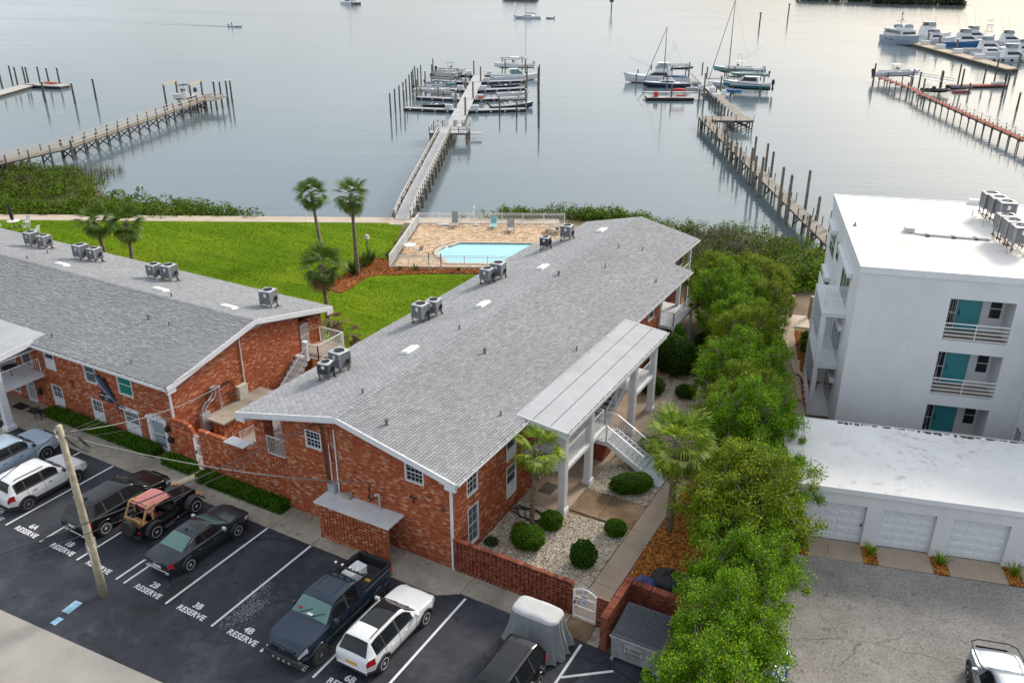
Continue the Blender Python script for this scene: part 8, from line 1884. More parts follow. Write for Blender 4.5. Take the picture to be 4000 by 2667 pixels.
def car(name,label,cat,loc,rz,sp):
    o=thing(name,label,cat,loc,rz,'vehicles in the parking lot');L,W,H,belt=sp['L'],sp['W'],sp['H'],sp['belt'];top=sp['top'];st=.055;N_=int(L/st);pt_=sp['paint'];zb0=sp.get('zb',.22);tum=sp.get('tum',.36)+.06;r_=sp['r'];ax=sp['axles'];open_to=sp.get('bed',0)
    def wd(x):
        e0=max(0,1-x/.55);e1=max(0,1-(L-x)/.75);return W/2*(1-.17*e0**2.0-.24*e1**2.0)
    def zbot(x):return zb0+.16*max(0,1-x/.5)**1.5+.12*max(0,1-(L-x)/.6)**1.5
    SEG=[];V=[]
    for i in range(N_+1):
        x=L*i/N_;w=wd(x);zt=smooth_fn(top,x);zs=min(interp(sp['beltline'],x) if 'beltline' in sp else belt,zt-.035);zb=zbot(x);hc=zt-zs;sec=[]
        for k in range(9):
            f=k/8;z=zb+(zs-zb)*f;yy=w*(.90+.10*math.sin(min(1,f*1.25)*math.pi/2)-.045*max(0,f-.55)/.45*1.0);yy+=w*.012*math.exp(-((f-.62)/.12)**2);sec.append((yy,z))
        yb=sec[-1][0];wr=max(.3,yb-.025-hc*tum);e=min(.13,hc*.42)
        for k in range(1,9):f=k/8;sec.append((yb-.02+(wr-yb+.02)*f,zs+(zt-e-zs)*f))
        for k in range(1,6):a=k/5*math.pi/2;sec.append((wr-.17*(1-math.cos(a)),zt-e+(e-.02)*math.sin(a)))
        yr=sec[-1][0]
        for k in range(1,8):f=k/7;sec.append((yr*(1-f),zt-.02+.02*(1-(1-f)**2)))
        SEG.append((x,zt,zs,e,sec))
    K=len(SEG[0][4]);groups={}
    def put(key,q):groups.setdefault(key,MB()).add(q,[(0,1,2,3)])
    wins=sp['windows'];ws,rw=sp.get('ws'),sp.get('rw')
    for i in range(N_):
        x0,x1=SEG[i][0],SEG[i+1][0];xc=(x0+x1)/2;s0,s1=SEG[i][4],SEG[i+1][4];zt,zs,e=SEG[i][1],SEG[i][2],SEG[i][3]
        for k in range(K-1):
            yc=(s0[k][0]+s1[k][0]+s0[k+1][0]+s1[k+1][0])/4;zc=(s0[k][1]+s1[k][1]+s0[k+1][1]+s1[k+1][1])/4
            if k<9 and any(math.hypot(xc-a,zc-r_)<r_+.055 for a in ax):continue
            key='body'
            if k<8:
                if k<sp.get('cladk',2) and sp.get('clad'):key='cladding'
                if xc>L-sp.get('hl',.42) and k in (5,6):key='headlight'
                if xc<sp.get('tlx',.32) and k in (5,6,7):key='taillight'
            elif k<16:
                if zt-zs>.25 and 8<=k<16 and wins[0][0]<xc<wins[-1][1]:key='side_window' if any(a<xc<c for a,c in wins) else 'pillar'
            else:
                if ws and ws[0]<xc<ws[1] and k>=18:key='windshield'
                elif rw and rw[0]<xc<rw[1] and k>=19:key='rear_window'
                elif sp.get('glassroof') and sp['glassroof'][0]<xc<sp['glassroof'][1] and k>=20:key='glass_roof'
                elif open_to and xc<open_to and k>=17:continue
            for sg in (-1,1):put(key,[(x0,s0[k][0]*sg,s0[k][1]),(x1,s1[k][0]*sg,s1[k][1]),(x1,s1[k+1][0]*sg,s1[k+1][1]),(x0,s0[k+1][0]*sg,s0[k+1][1])])
    for idx in (0,N_):
        s_=SEG[idx][4];x=SEG[idx][0];c=[(x,y,z) for y,z in s_]+[(x,-y,z) for y,z in s_[::-1][1:]];groups['body'].add(c,[tuple(range(len(c)))])
    mats={'body':pt_,'cladding':'cladding','headlight':'lamp_clear','taillight':'lamp_red','side_window':sp.get('glass','car_glass'),'windshield':sp.get('wsglass','car_glass'),'rear_window':sp.get('rwglass','car_glass'),'glass_roof':'car_glass','pillar':sp.get('pillar','cladding')}
    def weld(mb):
        ix={};nv=[];mp_=[]
        for v in mb.v:
            kx=(round(v[0],4),round(v[1],4),round(v[2],4))
            if kx not in ix:ix[kx]=len(nv);nv.append(v)
            mp_.append(ix[kx])
        mb.v=nv;mb.f=[tuple(mp_[i] for i in f) for f in mb.f];mb.f=[f for f in mb.f if len(set(f))>2];return mb
    body=weld(groups['body']).build('body',mats['body'],o,smooth=True)
    for k_,g_ in groups.items():
        if k_=='body':continue
        weld(g_)
        if k_ in ('side_window','headlight','taillight'):
            for sg in (-1,1):
                h=MB();sel=[f for f in g_.f if sum(g_.v[i][1] for i in f)*sg>0]
                rem={};
                for f in sel:
                    nf=[]
                    for i in f:
                        if i not in rem:rem[i]=len(h.v);h.v.append(g_.v[i])
                        nf.append(rem[i])
                    h.f.append(tuple(nf))
                if h.f:h.build(k_,mats[k_],o,smooth=True)
        else:g_.build(k_,mats[k_],o,smooth=True)
    # wheel wells, floor, wheels
    un=MB();un.box(.3,-W/2+.25,zb0+.02,L-.3,W/2-.25,belt-.25)
    for a in ax:
        for sg in (-1,1):un.lathe([(r_+.06,-.12),(r_+.06,.10)],(a,sg*(W/2-.19),r_),22,'y')
    for a in ax: # rolled lip of each wheel arch
        for sg in (-1,1):
            pts=[]
            for q in range(17):
                an=math.pi*(-.06+1.12*q/16);x=a+(r_+.065)*math.cos(an);zz=r_+(r_+.065)*math.sin(an)
                if zz<zb0:continue
                s_=min(SEG,key=lambda s:abs(s[0]-x))[4];c=min(range(9),key=lambda i:abs(s_[i][1]-zz));pts.append((x,sg*(s_[c][0]+.004),zz))
            MB().tube(pts,.05,6).build('arch_lip','cladding' if sp.get('clad') else pt_,o,smooth=True)
    un.build('underbody','dark',o);tw=sp.get('tw',.24)
    for a in ax:
        for sg in (-1,1):wheel(o,a,sg*(W/2-tw/2-.005+sp.get('wout',0)),r_,tw,sp.get('rim','rim_silver'),sp.get('spokes',10),sg)
    # door seams, handles, mirrors
    sm=MB();hd=MB()
    yo= lambda x,f:[s for s in SEG if s[0]>=x-1e-6][0][4][f]
    for x in sp['doors']:
        for sg in (-1,1):
            for f in range(1,8):a,c=yo(x,f),yo(x,f+1);sm.bar((x,(a[0]+.002)*sg,a[1]),(x,(c[0]+.002)*sg,c[1]),.014,.006)
    for (xa,xb) in sp.get('handles',()):
        for sg in (-1,1):q=yo(xa,6);hd.bar((xa,(q[0]+.02)*sg,q[1]+.02),(xb,(q[0]+.02)*sg,q[1]+.02),.03,.03)
    sm.build('door_seams','seam',body)
    if hd.v:hd.build('door_handles',sp.get('trim','chrome'),o)
    mx_=sp['mirror']
    for sg in (-1,1):q=yo(mx_,8);m_=MB();m_.cbox((mx_,sg*(q[0]+.13),q[1]+.10),(.13,.2,.15));m_.bar((mx_,sg*(q[0]-.02),q[1]+.04),(mx_,sg*(q[0]+.08),q[1]+.07),.05,.04);m_.build('mirror',sp.get('mirrormat',pt_),o,bevel=.03)
    if sp.get('beltchrome'):
        b_=MB();
        for sg in (-1,1):
            xs_=[s for s in SEG if wins[0][0]-.05<s[0]<wins[-1][1]+.1][::3];b_.tube([(s[0],sg*(s[4][8][0]+.004),s[4][8][1]+.012) for s in xs_],.014,4);b_.tube([(s[0],sg*(s[4][16][0]+.006),s[4][16][1]+.01) for s in xs_],.012,4)
        b_.build('window_trim','chrome',o)
    if sp.get('rails'):
        for sg in (-1,1):x0,x1=sp['rails'];s_=[s for s in SEG if x0<=s[0]<=x1][::4];MB().tube([(s[0],sg*(s[4][19][0]),s[4][19][1]+.06) for s in s_],.022,5).build('roof_rail',sp.get('railmat','cladding'),o)
    z= lambda x:smooth_fn(top,x)
    g=MB();g.box(L-.02,-W*.30,sp['hz'][0]-.16,L+.012,W*.30,sp['hz'][1]-.04);g.build('grille','dark',o);MB().box(-.012,-.26,sp['tz'][0]-.12,.02,.26,sp['tz'][0]+.03).build('licence_plate','plate',o)
    MB().box(-.03,-W*.40,zb0+.18,.06,W*.40,zb0+.30).build('rear_bumper_trim',sp.get('bumper','cladding'),o,bevel=.02)
    if sp.get('fin'):MB().hexa([(sp['fin'],-.02,z(sp['fin'])),(sp['fin']+.2,-.02,z(sp['fin'])),(sp['fin']+.2,.02,z(sp['fin'])),(sp['fin'],.02,z(sp['fin'])),(sp['fin'],-.008,z(sp['fin'])+.08),(sp['fin']+.08,-.008,z(sp['fin'])+.07),(sp['fin']+.08,.008,z(sp['fin'])+.07),(sp['fin'],.008,z(sp['fin'])+.08)]).build('antenna',pt_,o)
    if ws:
        wp=MB()
        for y in (-.45,.15):wp.bar((ws[1]-.02,y,z(ws[1])+.03),(ws[1]-.25,y+.5,z(ws[1]-.25)+.035),.02,.02)
        wp.build('wipers','dark',o)
    return o,SEG,z
R90=math.pi/2
# white compact SUV
SUVW=dict(L=4.39,W=1.88,H=1.78,belt=1.14,top=[(0,.95),(.10,1.12),(.32,1.70),(.75,1.77),(2.3,1.75),(2.55,1.70),(3.15,1.18),(3.35,1.14),(4.15,1.05),(4.33,.92),(4.39,.80)],paint='paint_white',r=.37,axles=(.86,3.53),clad=.48,windows=[(.42,.95),(1.02,1.85),(1.93,2.75)],ws=(2.62,3.16),rw=(.14,.38),hz=(.72,.90),tz=(.82,1.06),doors=[1.0,1.9,3.0],handles=[(1.25,1.45),(2.1,2.3)],mirror=2.95,mirrormat='cladding',rim='rim_dark',spokes=5,rails=(.6,2.35),trim='cladding',fin=.7,tum=.26,zb=.28)
car('parked_car','white compact SUV with black roof rails, second vehicle from the left','car',(-39.5,18.30,0),R90,SUVW)
# pale blue pickup at the left edge
TB=dict(L=5.35,W=1.95,H=1.85,belt=1.20,top=[(0,1.25),(.05,1.30),(1.45,1.30),(1.5,1.35),(1.62,1.80),(2.0,1.86),(3.1,1.84),(3.35,1.78),(3.95,1.28),(4.15,1.24),(5.1,1.16),(5.3,1.0),(5.35,.85)],paint='paint_skyblue',r=.42,axles=(1.1,4.35),clad=.0,windows=[(1.8,2.55),(2.65,3.55)],ws=(3.42,3.97),rw=(1.48,1.62),hz=(.85,1.05),tz=(.9,1.2),doors=[1.7,2.6,3.75],handles=[(2.0,2.2),(2.9,3.1)],mirror=3.75,mirrormat='cladding',rim='rim_dark',spokes=8,bed=1.45,tum=.26,zb=.36,tw=.28)
o,_,_=car('parked_pickup','pale blue pickup at the left edge of the lot','pickup truck',(-43.05,18.2,0),R90,TB)
MB().box(.12,-.72,.75,1.4,.72,.8).build('bed_floor','cladding',o)
# black three-row SUV
car('parked_car','black three-row SUV with chrome window trim behind the utility pole','car',(-34.42,18.72,0),R90,dict(L=5.12,W=1.98,H=1.78,belt=1.10,top=[(0,.98),(.10,1.12),(.42,1.66),(.9,1.76),(2.6,1.76),(3.0,1.68),(3.75,1.17),(3.95,1.12),(4.85,1.0),(5.06,.86),(5.12,.76)],paint='paint_black',r=.38,axles=(1.02,4.08),windows=[(.55,1.25),(1.33,2.25),(2.33,3.35)],ws=(3.05,3.77),rw=(.15,.44),hz=(.72,.90),tz=(.86,1.06),doors=[1.3,2.3,3.55],handles=[(1.6,1.82),(2.6,2.82)],mirror=3.45,beltchrome=True,rim='rim_silver',spokes=12,fin=.9,glassroof=(2.0,2.95),tlx=.36,bumper='chrome'))
# slate blue sedan
o,SEG_,zf_=car('parked_car','dark slate sedan with sunroof and red tail lights','car',(-28.75,18.85,0),R90,dict(L=4.87,W=1.86,H=1.44,belt=.94,top=[(0,.90),(.06,1.02),(.62,1.07),(.80,1.08),(1.55,1.40),(1.9,1.44),(2.5,1.43),(2.85,1.36),(3.45,1.03),(3.6,1.0),(4.6,.88),(4.8,.76),(4.87,.68)],paint='paint_slate',r=.35,axles=(1.02,3.90),windows=[(1.35,2.05),(2.13,3.0)],ws=(2.82,3.46),rw=(.84,1.55),rwglass='car_glass_green',wsglass='car_glass_green',hz=(.60,.76),tz=(.70,1.0),tlx=.22,doors=[1.25,2.1,3.2],handles=[(1.55,1.75),(2.45,2.65)],mirror=3.05,mirrormat='lamp_clear',beltchrome=True,fin=1.75,spokes=14,tum=.42,zb=.2,bumper='chrome',glassroof=(2.05,2.62)))
MB().box(-.02,-.35,.86,.0,.35,.89).build('boot_trim','chrome',o)
# navy pickup, nose towards the camera
o,SEG_,zf_=car('parked_pickup','navy lifted pickup facing the camera with light bar and open bed','pickup truck',(-20.05,23.45,0),-R90,dict(L=5.9,W=2.06,H=2.02,belt=1.30,top=[(0,1.40),(.05,1.46),(1.95,1.46),(2.0,1.5),(2.12,1.95),(2.5,2.02),(3.5,2.0),(3.75,1.93),(4.35,1.42),(4.55,1.39),(5.6,1.30),(5.82,1.12),(5.9,.95)],paint='paint_navy',r=.44,axles=(1.20,4.95),windows=[(2.35,3.05),(3.15,3.95)],ws=(3.80,4.37),rw=(1.99,2.14),wsglass='car_glass_green',hz=(.92,1.14),tz=(1.0,1.3),hl=.36,doors=[2.2,3.1,4.2],handles=[(2.5,2.7),(3.4,3.6)],mirror=4.0,mirrormat='cladding',rim='rim_dark',spokes=8,bed=1.93,tum=.24,zb=.45,tw=.30,wout=.05,trim='paint_navy'))
MB().box(.14,-.80,.86,1.9,.80,.92).build('bed_floor','cladding',o)
lin=MB();lin.box(.14,-.86,.92,1.9,-.80,1.40);lin.box(.14,.80,.92,1.9,.86,1.40);lin.box(1.86,-.80,.92,1.92,.80,1.40)
for k in range(14):lin.box(.12,-.78+.115*k,.92,.165,-.78+.115*k+.06,1.38)
lin.box(.06,-.86,.92,.12,.86,1.42);lin.build('bed_liner','cladding',o)
rb=MB()
for sg in (-1,1):rb.tube([(1.2,sg*.9,1.44),(1.75,sg*.82,1.98),(1.95,sg*.78,2.08)],.035,6)
rb.tube([(1.95,-.78,2.08),(1.95,.78,2.08)],.04,6);rb.tube([(1.80,-.82,1.9),(1.80,.82,1.9)],.03,6);rb.build('light_bar','cladding',o)
for y in (-.55,-.2,.2,.55):MB().cyl((1.93,y,2.18),(2.03,y,2.18),.085,n=12).build('spotlight','chrome',o)
for y in (-.45,-.15,.15,.45):MB().tube([(2.5,y,zf_(2.5)+.0),(3.3,y,zf_(3.3)+.0)],.012,4).build('roof_rib','paint_navy',o)
bp=MB();bp.box(5.86,-.95,.5,6.02,.95,.78);bp.box(5.9,-.5,.42,6.0,.5,.5);bp.build('front_bumper','cladding',o,bevel=.04)
for y in (-.4,-.13,.13,.4):MB().cyl((6.02,y,.6),(6.05,y,.6),.05,n=10).build('bumper_lamp','lamp_clear',o)
gr=MB()
for k in range(4):gr.box(5.9,-.55,.86+k*.075,5.93,.55,.89+k*.075)
gr.build('grille_bars','paint_navy',o);lettering('grille_emblem','SYS',.18,'chrome',frame((5.94,0,1.0),(0,1,0),(0,0,1)),o,.008,.01)
MB().cyl((4.25,-.55,1.56),(4.22,-.55,1.60),.09,n=12).build('windscreen_sticker','lamp_red',o);MB().cbox((4.3,.05,1.53),(.12,.26,.01)).build('dash_paper','paper_white',o)
bf=thing('cooler','white cooler box in the bed of the navy pickup','cooler',(-20.25,22.2,.92),-.1);MB().box(-.28,-.48,0,.28,.48,.5).build('body','outdoor_white',bf,bevel=.04);MB().box(-.3,-.5,.5,.3,.5,.6).build('lid','outdoor_white',bf,bevel=.04)
bo=MB();bo.lathe([(.02,-.3),(.09,-.25),(.1,0),(.09,.22),(.02,.28)],(-19.5,22.3,1.03),10,'x');plain('yellow_plastic',(.75,.42,.02),.5);tag(bo.build('buoy','yellow_plastic',smooth=True),'small yellow float lying in the bed of the navy pickup','float')
# white crossover with glass roof
o,_,_=car('parked_car','white crossover with black glass roof, right of the navy pickup','car',(-17.52,18.55,0),R90,dict(L=4.63,W=1.84,H=1.66,belt=1.04,top=[(0,.92),(.08,1.08),(.40,1.60),(.8,1.66),(2.2,1.66),(2.6,1.58),(3.2,1.12),(3.38,1.08),(4.35,.98),(4.56,.84),(4.63,.74)],paint='paint_white',r=.36,axles=(.86,3.69),clad=.33,windows=[(.5,1.02),(1.1,1.88),(1.96,2.85)],ws=(2.62,3.21),rw=(.12,.42),glassroof=(1.15,2.62),hz=(.68,.84),tz=(.80,.98),tlx=.38,doors=[1.06,1.92,3.05],handles=[(1.35,1.55),(2.25,2.45)],mirror=2.98,rim='rim_silver',spokes=10,rails=(.6,2.5),railmat='cladding',trim='paint_white',bumper='chrome'))
MB().box(-.02,-.26,.66,.0,.26,.78).build('yellow_plate','yellow_plastic',o)
# black SUV at the bottom edge, nose towards the camera
o,SEG_,zf_=car('parked_car','black SUV seen from above at the bottom edge, beside the covered cart','car',(-11.88,22.45,0),-R90,dict(L=4.9,W=1.92,H=1.76,belt=1.10,top=[(0,.98),(.10,1.12),(.36,1.68),(.8,1.76),(2.6,1.75),(2.95,1.68),(3.6,1.16),(3.8,1.12),(4.65,1.0),(4.84,.86),(4.9,.76)],paint='paint_black',r=.37,axles=(.95,3.85),windows=[(.5,1.2),(1.28,2.15),(2.23,3.2)],ws=(2.98,3.62),rw=(.14,.4),hz=(.72,.9),tz=(.86,1.06),doors=[1.25,2.2,3.4],handles=[(1.5,1.7),(2.5,2.7)],mirror=3.3,rim='rim_silver',glassroof=(1.75,2.6)))
for y in (-.45,-.15,.15,.45):MB().tube([(.75,y,zf_(.75)+.003),(1.6,y,zf_(1.6)+.003)],.01,4).build('roof_rib','paint_black',o)
# silver off-roader at the bottom right, and a blue car under the trees
o,SEG_,zf_=car('parked_car','silver off-roader with black roof rack at the bottom right corner','car',(4.9,26.8,0),R90+.26,dict(L=4.45,W=1.86,H=1.80,belt=1.15,top=[(0,1.0),(.1,1.14),(.28,1.72),(.6,1.80),(2.2,1.78),(2.5,1.70),(2.95,1.22),(3.1,1.20),(4.2,1.10),(4.4,.95),(4.45,.82)],paint='paint_silver',r=.39,axles=(.85,3.5),clad=.5,windows=[(.4,1.0),(1.1,1.8),(1.9,2.6)],ws=(2.55,2.97),rw=(.12,.32),hz=(.85,1.03),tz=(.9,1.1),doors=[1.05,1.85,2.8],handles=[(1.3,1.5),(2.1,2.3)],mirror=2.75,mirrormat='paint_silver',spokes=6))
rk=MB()
for sg in (-1,1):rk.tube([(2.6,sg*.78,1.5),(3.0,sg*.82,1.38),(3.9,sg*.84,1.30),(4.3,sg*.8,1.26)],.03,5)
rk.tube([(4.3,-.8,1.26),(4.42,-.55,1.3),(4.42,.55,1.3),(4.3,.8,1.26)],.03,5);rk.build('bull_bar','cladding',o)
car('parked_car','blue car half hidden under the nearest tree at the right','car',(-3.85,27.3,0),-R90+.05,dict(L=4.6,W=1.82,H=1.46,belt=.95,top=[(0,.90),(.06,1.0),(.6,1.06),(1.4,1.42),(1.9,1.46),(2.5,1.44),(3.3,1.02),(4.35,.88),(4.55,.76),(4.6,.7)],paint='paint_blue',r=.33,axles=(.95,3.65),windows=[(1.2,1.95),(2.03,2.85)],ws=(2.7,3.3),rw=(.7,1.4),hz=(.6,.76),tz=(.72,.95),doors=[1.15,2.0,3.1],handles=[(1.5,1.7)],mirror=2.95,glass='pane_pale'))
# open black jeep-style 4x4
J=thing('open_offroader','open black four-wheel drive with faded red canvas top and tan seats','car',(-31.95,20.0,0),R90,'vehicles in the parking lot')
b_=MB();b_.box(.0,-.74,.48,2.05,-.70,1.02);b_.box(.0,.70,.48,2.05,.74,1.02);b_.box(.0,-.70,.48,.05,.70,1.0);b_.box(.05,-.70,.48,2.05,.70,.54);b_.box(2.0,-.74,.48,2.12,.74,1.12)
b_.build('tub','paint_black',J,bevel=.02)
hd_=MB().hexa([(2.12,-.66,.55),(3.45,-.52,.55),(3.45,.52,.55),(2.12,.66,.55),(2.12,-.62,1.14),(3.42,-.46,1.08),(3.42,.46,1.08),(2.12,.62,1.14)]);hd_.build('hood','paint_black',J,bevel=.05);MB().box(3.45,-.5,.6,3.5,.5,1.04).build('grille','dark',J)
for x in (.72,3.12):
    for sg in (-1,1):
        wheel(J,x,sg*.76,.41,.29,'rim_silver',12,sg);f=MB();K_=9
        for k in range(K_):a0,a1=math.pi*(.08+.84*k/K_),math.pi*(.08+.84*(k+1)/K_);P= lambda a,y:(x+.55*math.cos(a),sg*y,.42+.52*math.sin(a));f.hexa([P(a0,.6),P(a1,.6),P(a1,.98),P(a0,.98),tuple(Vector(P(a0,.6))+Vector((0,0,.03))),tuple(Vector(P(a1,.6))+Vector((0,0,.03))),tuple(Vector(P(a1,.98))+Vector((0,0,.03))),tuple(Vector(P(a0,.98))+Vector((0,0,.03)))])
        f.build('fender_flare','cladding',J)
for sg in (-1,1):MB().cyl((3.5,sg*.36,.86),(3.53,sg*.36,.86),.09,n=12).build('headlight','lamp_clear',J);MB().box(3.35,sg*.78-.07,.93,3.5,sg*.78+.07,.99).build('turn_lamp','lamp_orange',J);MB().box(1.1,sg*.85-.03,.42,2.6,sg*.85+.03,.47).build('rock_rail','chrome',J);MB().box(-.03,sg*.6-.07,.62,.0,sg*.6+.07,.78).build('taillight','lamp_red',J)
wsf=MB();
for sg in (-1,1):wsf.bar((2.08,sg*.66,1.12),(1.92,sg*.62,1.66),.05,.05)
wsf.bar((1.92,-.62,1.66),(1.92,.62,1.66),.05,.05);wsf.bar((2.08,-.66,1.14),(2.08,.66,1.14),.05,.05);wsf.build('windscreen_frame','paint_black',J);MB().add([(2.07,-.62,1.16),(2.07,.62,1.16),(1.93,.58,1.63),(1.93,-.58,1.63)],[(0,1,2,3)]).build('windshield','pane_grey',J)
rbj=MB()
for sg in (-1,1):rbj.tube([(.25,sg*.62,.95),(.62,sg*.60,1.68),(.85,sg*.6,1.72)],.055,8);rbj.tube([(.85,sg*.64,.95),(.85,sg*.6,1.72)],.055,8);rbj.tube([(.85,sg*.6,1.7),(1.9,sg*.58,1.66)],.03,6)
rbj.tube([(.8,-.6,1.71),(.8,.6,1.71)],.055,8);rbj.build('roll_bar','tan_vinyl',J)
tp=MB().grid(lambda u,v:(.62+1.36*u,-.68+1.36*v,1.76-.05*abs(v-.5)*2-.05*(u-.5)**2*4-(.22 if v in (0,1) and u<.3 else .06 if v in (0,1) else 0)),9,9);t_=tp.build('canvas_top','faded_red',J);sl__=t_.modifiers.new('thick','SOLIDIFY');sl__.thickness=.02
for y in (-.36,.36):MB().box(1.15,y-.24,.62,1.62,y+.24,.82).hexa([(1.02,y-.22,.8),(1.2,y-.22,.8),(1.2,y+.22,.8),(1.02,y+.22,.8),(.9,y-.22,1.38),(1.02,y-.22,1.38),(1.02,y+.22,1.38),(.9,y+.22,1.38)]).build('front_seat','maroon_vinyl',J,bevel=.05)
MB().box(.3,-.5,.62,.72,.5,.84).build('rear_bench','tan_vinyl',J,bevel=.05);MB().box(.18,-.52,.8,.3,.52,1.15).build('rear_backrest','tan_vinyl',J,bevel=.04);MB().box(1.7,-.64,.85,2.02,.64,1.1).build('dashboard','black_plastic',J,bevel=.04);MB().lathe([(.17,1.6),(.19,1.6),(.19,1.62),(.17,1.62)],(0,.36,1.1),16,'x').build('steering_wheel','black_plastic',J)
sw_=MB().lathe([(.22,-.24),(.38,-.24),(.41,-.16),(.41,-.08),(.38,0),(.22,0)],(-.02,-.12,.88),24,'x').build('spare_wheel','tyre',J);MB().lathe([(.001,-.2),(.22,-.2),(.24,-.17),(.001,-.17)],(-.02,-.12,.88),20,'x').build('wheel_cover','tan_vinyl',sw_);MB().box(-.12,-.7,.42,.0,.7,.52).build('rear_bumper','cladding',J);MB().cyl((-.2,.5,.4),(-.02,.5,.4),.09,n=12).build('exhaust','chrome',J)
MB().box(1.2,-1.02,.36,1.75,-.86,.40).build('side_step','cladding',J)
# covered golf cart
cv=thing('covered_cart','golf cart under a loose grey cover beside the white gate','covered cart',(-12.1,23.55,0));m,t,b=new_mat('cart_cover');MAT['cart_cover']=m
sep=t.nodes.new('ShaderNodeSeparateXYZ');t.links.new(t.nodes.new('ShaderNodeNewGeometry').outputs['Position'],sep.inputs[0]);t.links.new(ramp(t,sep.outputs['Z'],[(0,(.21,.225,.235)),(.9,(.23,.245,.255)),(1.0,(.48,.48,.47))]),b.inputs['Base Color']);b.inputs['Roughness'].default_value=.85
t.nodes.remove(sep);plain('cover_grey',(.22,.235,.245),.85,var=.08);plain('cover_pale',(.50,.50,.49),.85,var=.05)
rg=random.Random(3);NU=96;rings=[(1.86,.0),(1.86,.55),(1.855,.93),(1.80,1.0),(1.70,1.03),(1.45,1.05),(1.1,1.10),(.75,1.18),(.4,1.27),(.10,1.33)]
def cov(u,r_,z,k):
    a=2*math.pi*u;c,s_=math.cos(a),math.sin(a);sq=1/max(abs(c)**5+abs(s_)**5,1e-6)**.2;fold=0 if k<4 else (z<1.75)*(.045*(1.8-z))*(math.sin(a*11+1.3*math.sin(a*3))+.6*math.sin(a*23+z*2));low=(1.8-z)/1.8
    x,y=c*sq*(.98*r_),s_*sq*(.50*r_*(1+.25*low));z2=z-.03*abs(x)*(k<3)+(.06*math.sin(a*2)+.04*math.sin(a*5))*(k==9);return (x*(1+fold),y*(1+fold),z2+(.012*math.sin(x*6) if k<3 else 0))
def cover_part(k0,k1,nm,mat):
    mb=MB()
    for k in range(k0,k1+1):
        for i in range(NU):mb.v.append(cov(i/NU,rings[k][1],rings[k][0],k))
    for k in range(k1-k0):
        for i in range(NU):mb.f.append((k*NU+i,k*NU+(i+1)%NU,(k+1)*NU+(i+1)%NU,(k+1)*NU+i))
    return mb.build(nm,mat,cv,smooth=True)
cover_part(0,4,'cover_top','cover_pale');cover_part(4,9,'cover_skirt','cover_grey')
for x in (-.75,.75):
    for y in (-.42,.42):MB().lathe([(.1,-.1),(.22,-.1),(.24,0),(.22,.1),(.1,.1)],(x,y,.24),16,'y').build('wheel','tyre',cv)
lettering('cover_lettering','10L',.13,'paper_white',frame((-.35,-.585,.9),(1,0,0),(0,.18,1)),cv,.002,.002)
# ================================================================ UTILITY POLE, CABLES, DUMPSTER AND SMALL THINGS
plain('pole_wood',(.40,.35,.25),.9,var=.22,scale=3,bmp=.3)
UP=wthing('utility_pole','leaning weathered utility pole with parking sign at the edge of the lot','utility pole',(-29.87,16.85,0));PT=Vector((-30.05,16.82,8.42))
MB().tube([(-29.87,16.85,-.2),(-29.9,16.85,2),(-29.97,16.84,5),tuple(PT)],[.19,.18,.15,.125],10).build('shaft','pole_wood',UP,smooth=True)
MB().tube([(PT.x-.05,PT.y,8.3),(PT.x-.3,PT.y-.05,8.15),(PT.x-.38,PT.y,7.85),(PT.x-.12,PT.y,7.7)],.022,6).build('ground_wire','white_trim',UP)
for z in (8.1,7.85,5.6,5.2):MB().cyl((-30.0+.02*(8-z),16.66,z),(-30.0+.02*(8-z),16.62,z),.03,n=6).build('bolt','galvanised',UP)
sg_=MB().cbox((-29.78,16.62,2.4),(.55,.02,.78),-.42).build('parking_sign','paper_white',UP,bevel=.008);sgb=MB().cbox((-29.785,16.605,2.56),(.5,.006,.2),-.42).build('sign_band',plain('sign_red',(.62,.22,.22),.7),sg_)
fr_= lambda z:frame((-29.788,16.60,z),(math.cos(-.42),math.sin(-.42),0),(0,0,1))
lettering('sign_lettering','TOW-AWAY',.075,'sign_red',fr_(2.71),sg_,.002);lettering('sign_lettering','NO PARKING',.07,'paper_white',fr_(2.56),sg_,.002,.005);lettering('sign_lettering','PRIVATE PROPERTY\nRESERVED PARKING\nVIOLATORS TOWED',.042,'pane_green',fr_(2.24),sg_,.001)
MB().cbox((-30.08,16.95,2.5),(.03,.5,.6),.1).build('sign_back','galvanised',UP)
lp=MB()
for k in range(4):r_=.55+.12*k;lp.tube([(PT.x+.1,PT.y+.05,7.95),(PT.x+.45,PT.y+.1,7.75-.04*k),(PT.x+.5+r_,PT.y+.1,7.55),(PT.x+.75+r_,PT.y+.12,7.85),(PT.x+.55+r_*.6,PT.y+.1,8.12)],.018,5)
lp.build('cable_loops','cable_black',UP)
def wire(label,p,q,sag,r,mat='cable_black',n=14,grp=None):
    p,q=Vector(p),Vector(q);pts=[p.lerp(q,k/n)-Vector((0,0,sag*4*(k/n)*(1-k/n))) for k in range(n+1)];o=wthing('cable',label,'cable',tuple((p+q)/2),grp);MB().tube(pts,r,5).build('wire',mat,o,smooth=True);return o
wire('thick black cable rising to the gable of the right building',(-25.9,10.0,7.75),(-24.77,25.6,5.72),.35,.028);wire('thinner cable running below the thick one to the gable of the right building',(-25.7,10.0,7.55),(-24.72,25.6,5.65),.55,.016)
wire('twisted pale cable from the pole to the service mast above the slab roof',(PT.x,PT.y,8.0),(-22.1,25.55,3.3),.45,.026,'cable_grey');wire('pale cable from the pole to the electrical gear on the left gable',(PT.x,PT.y,8.12),(-35.6,29.4,3.15),.5,.024,'cable_grey')
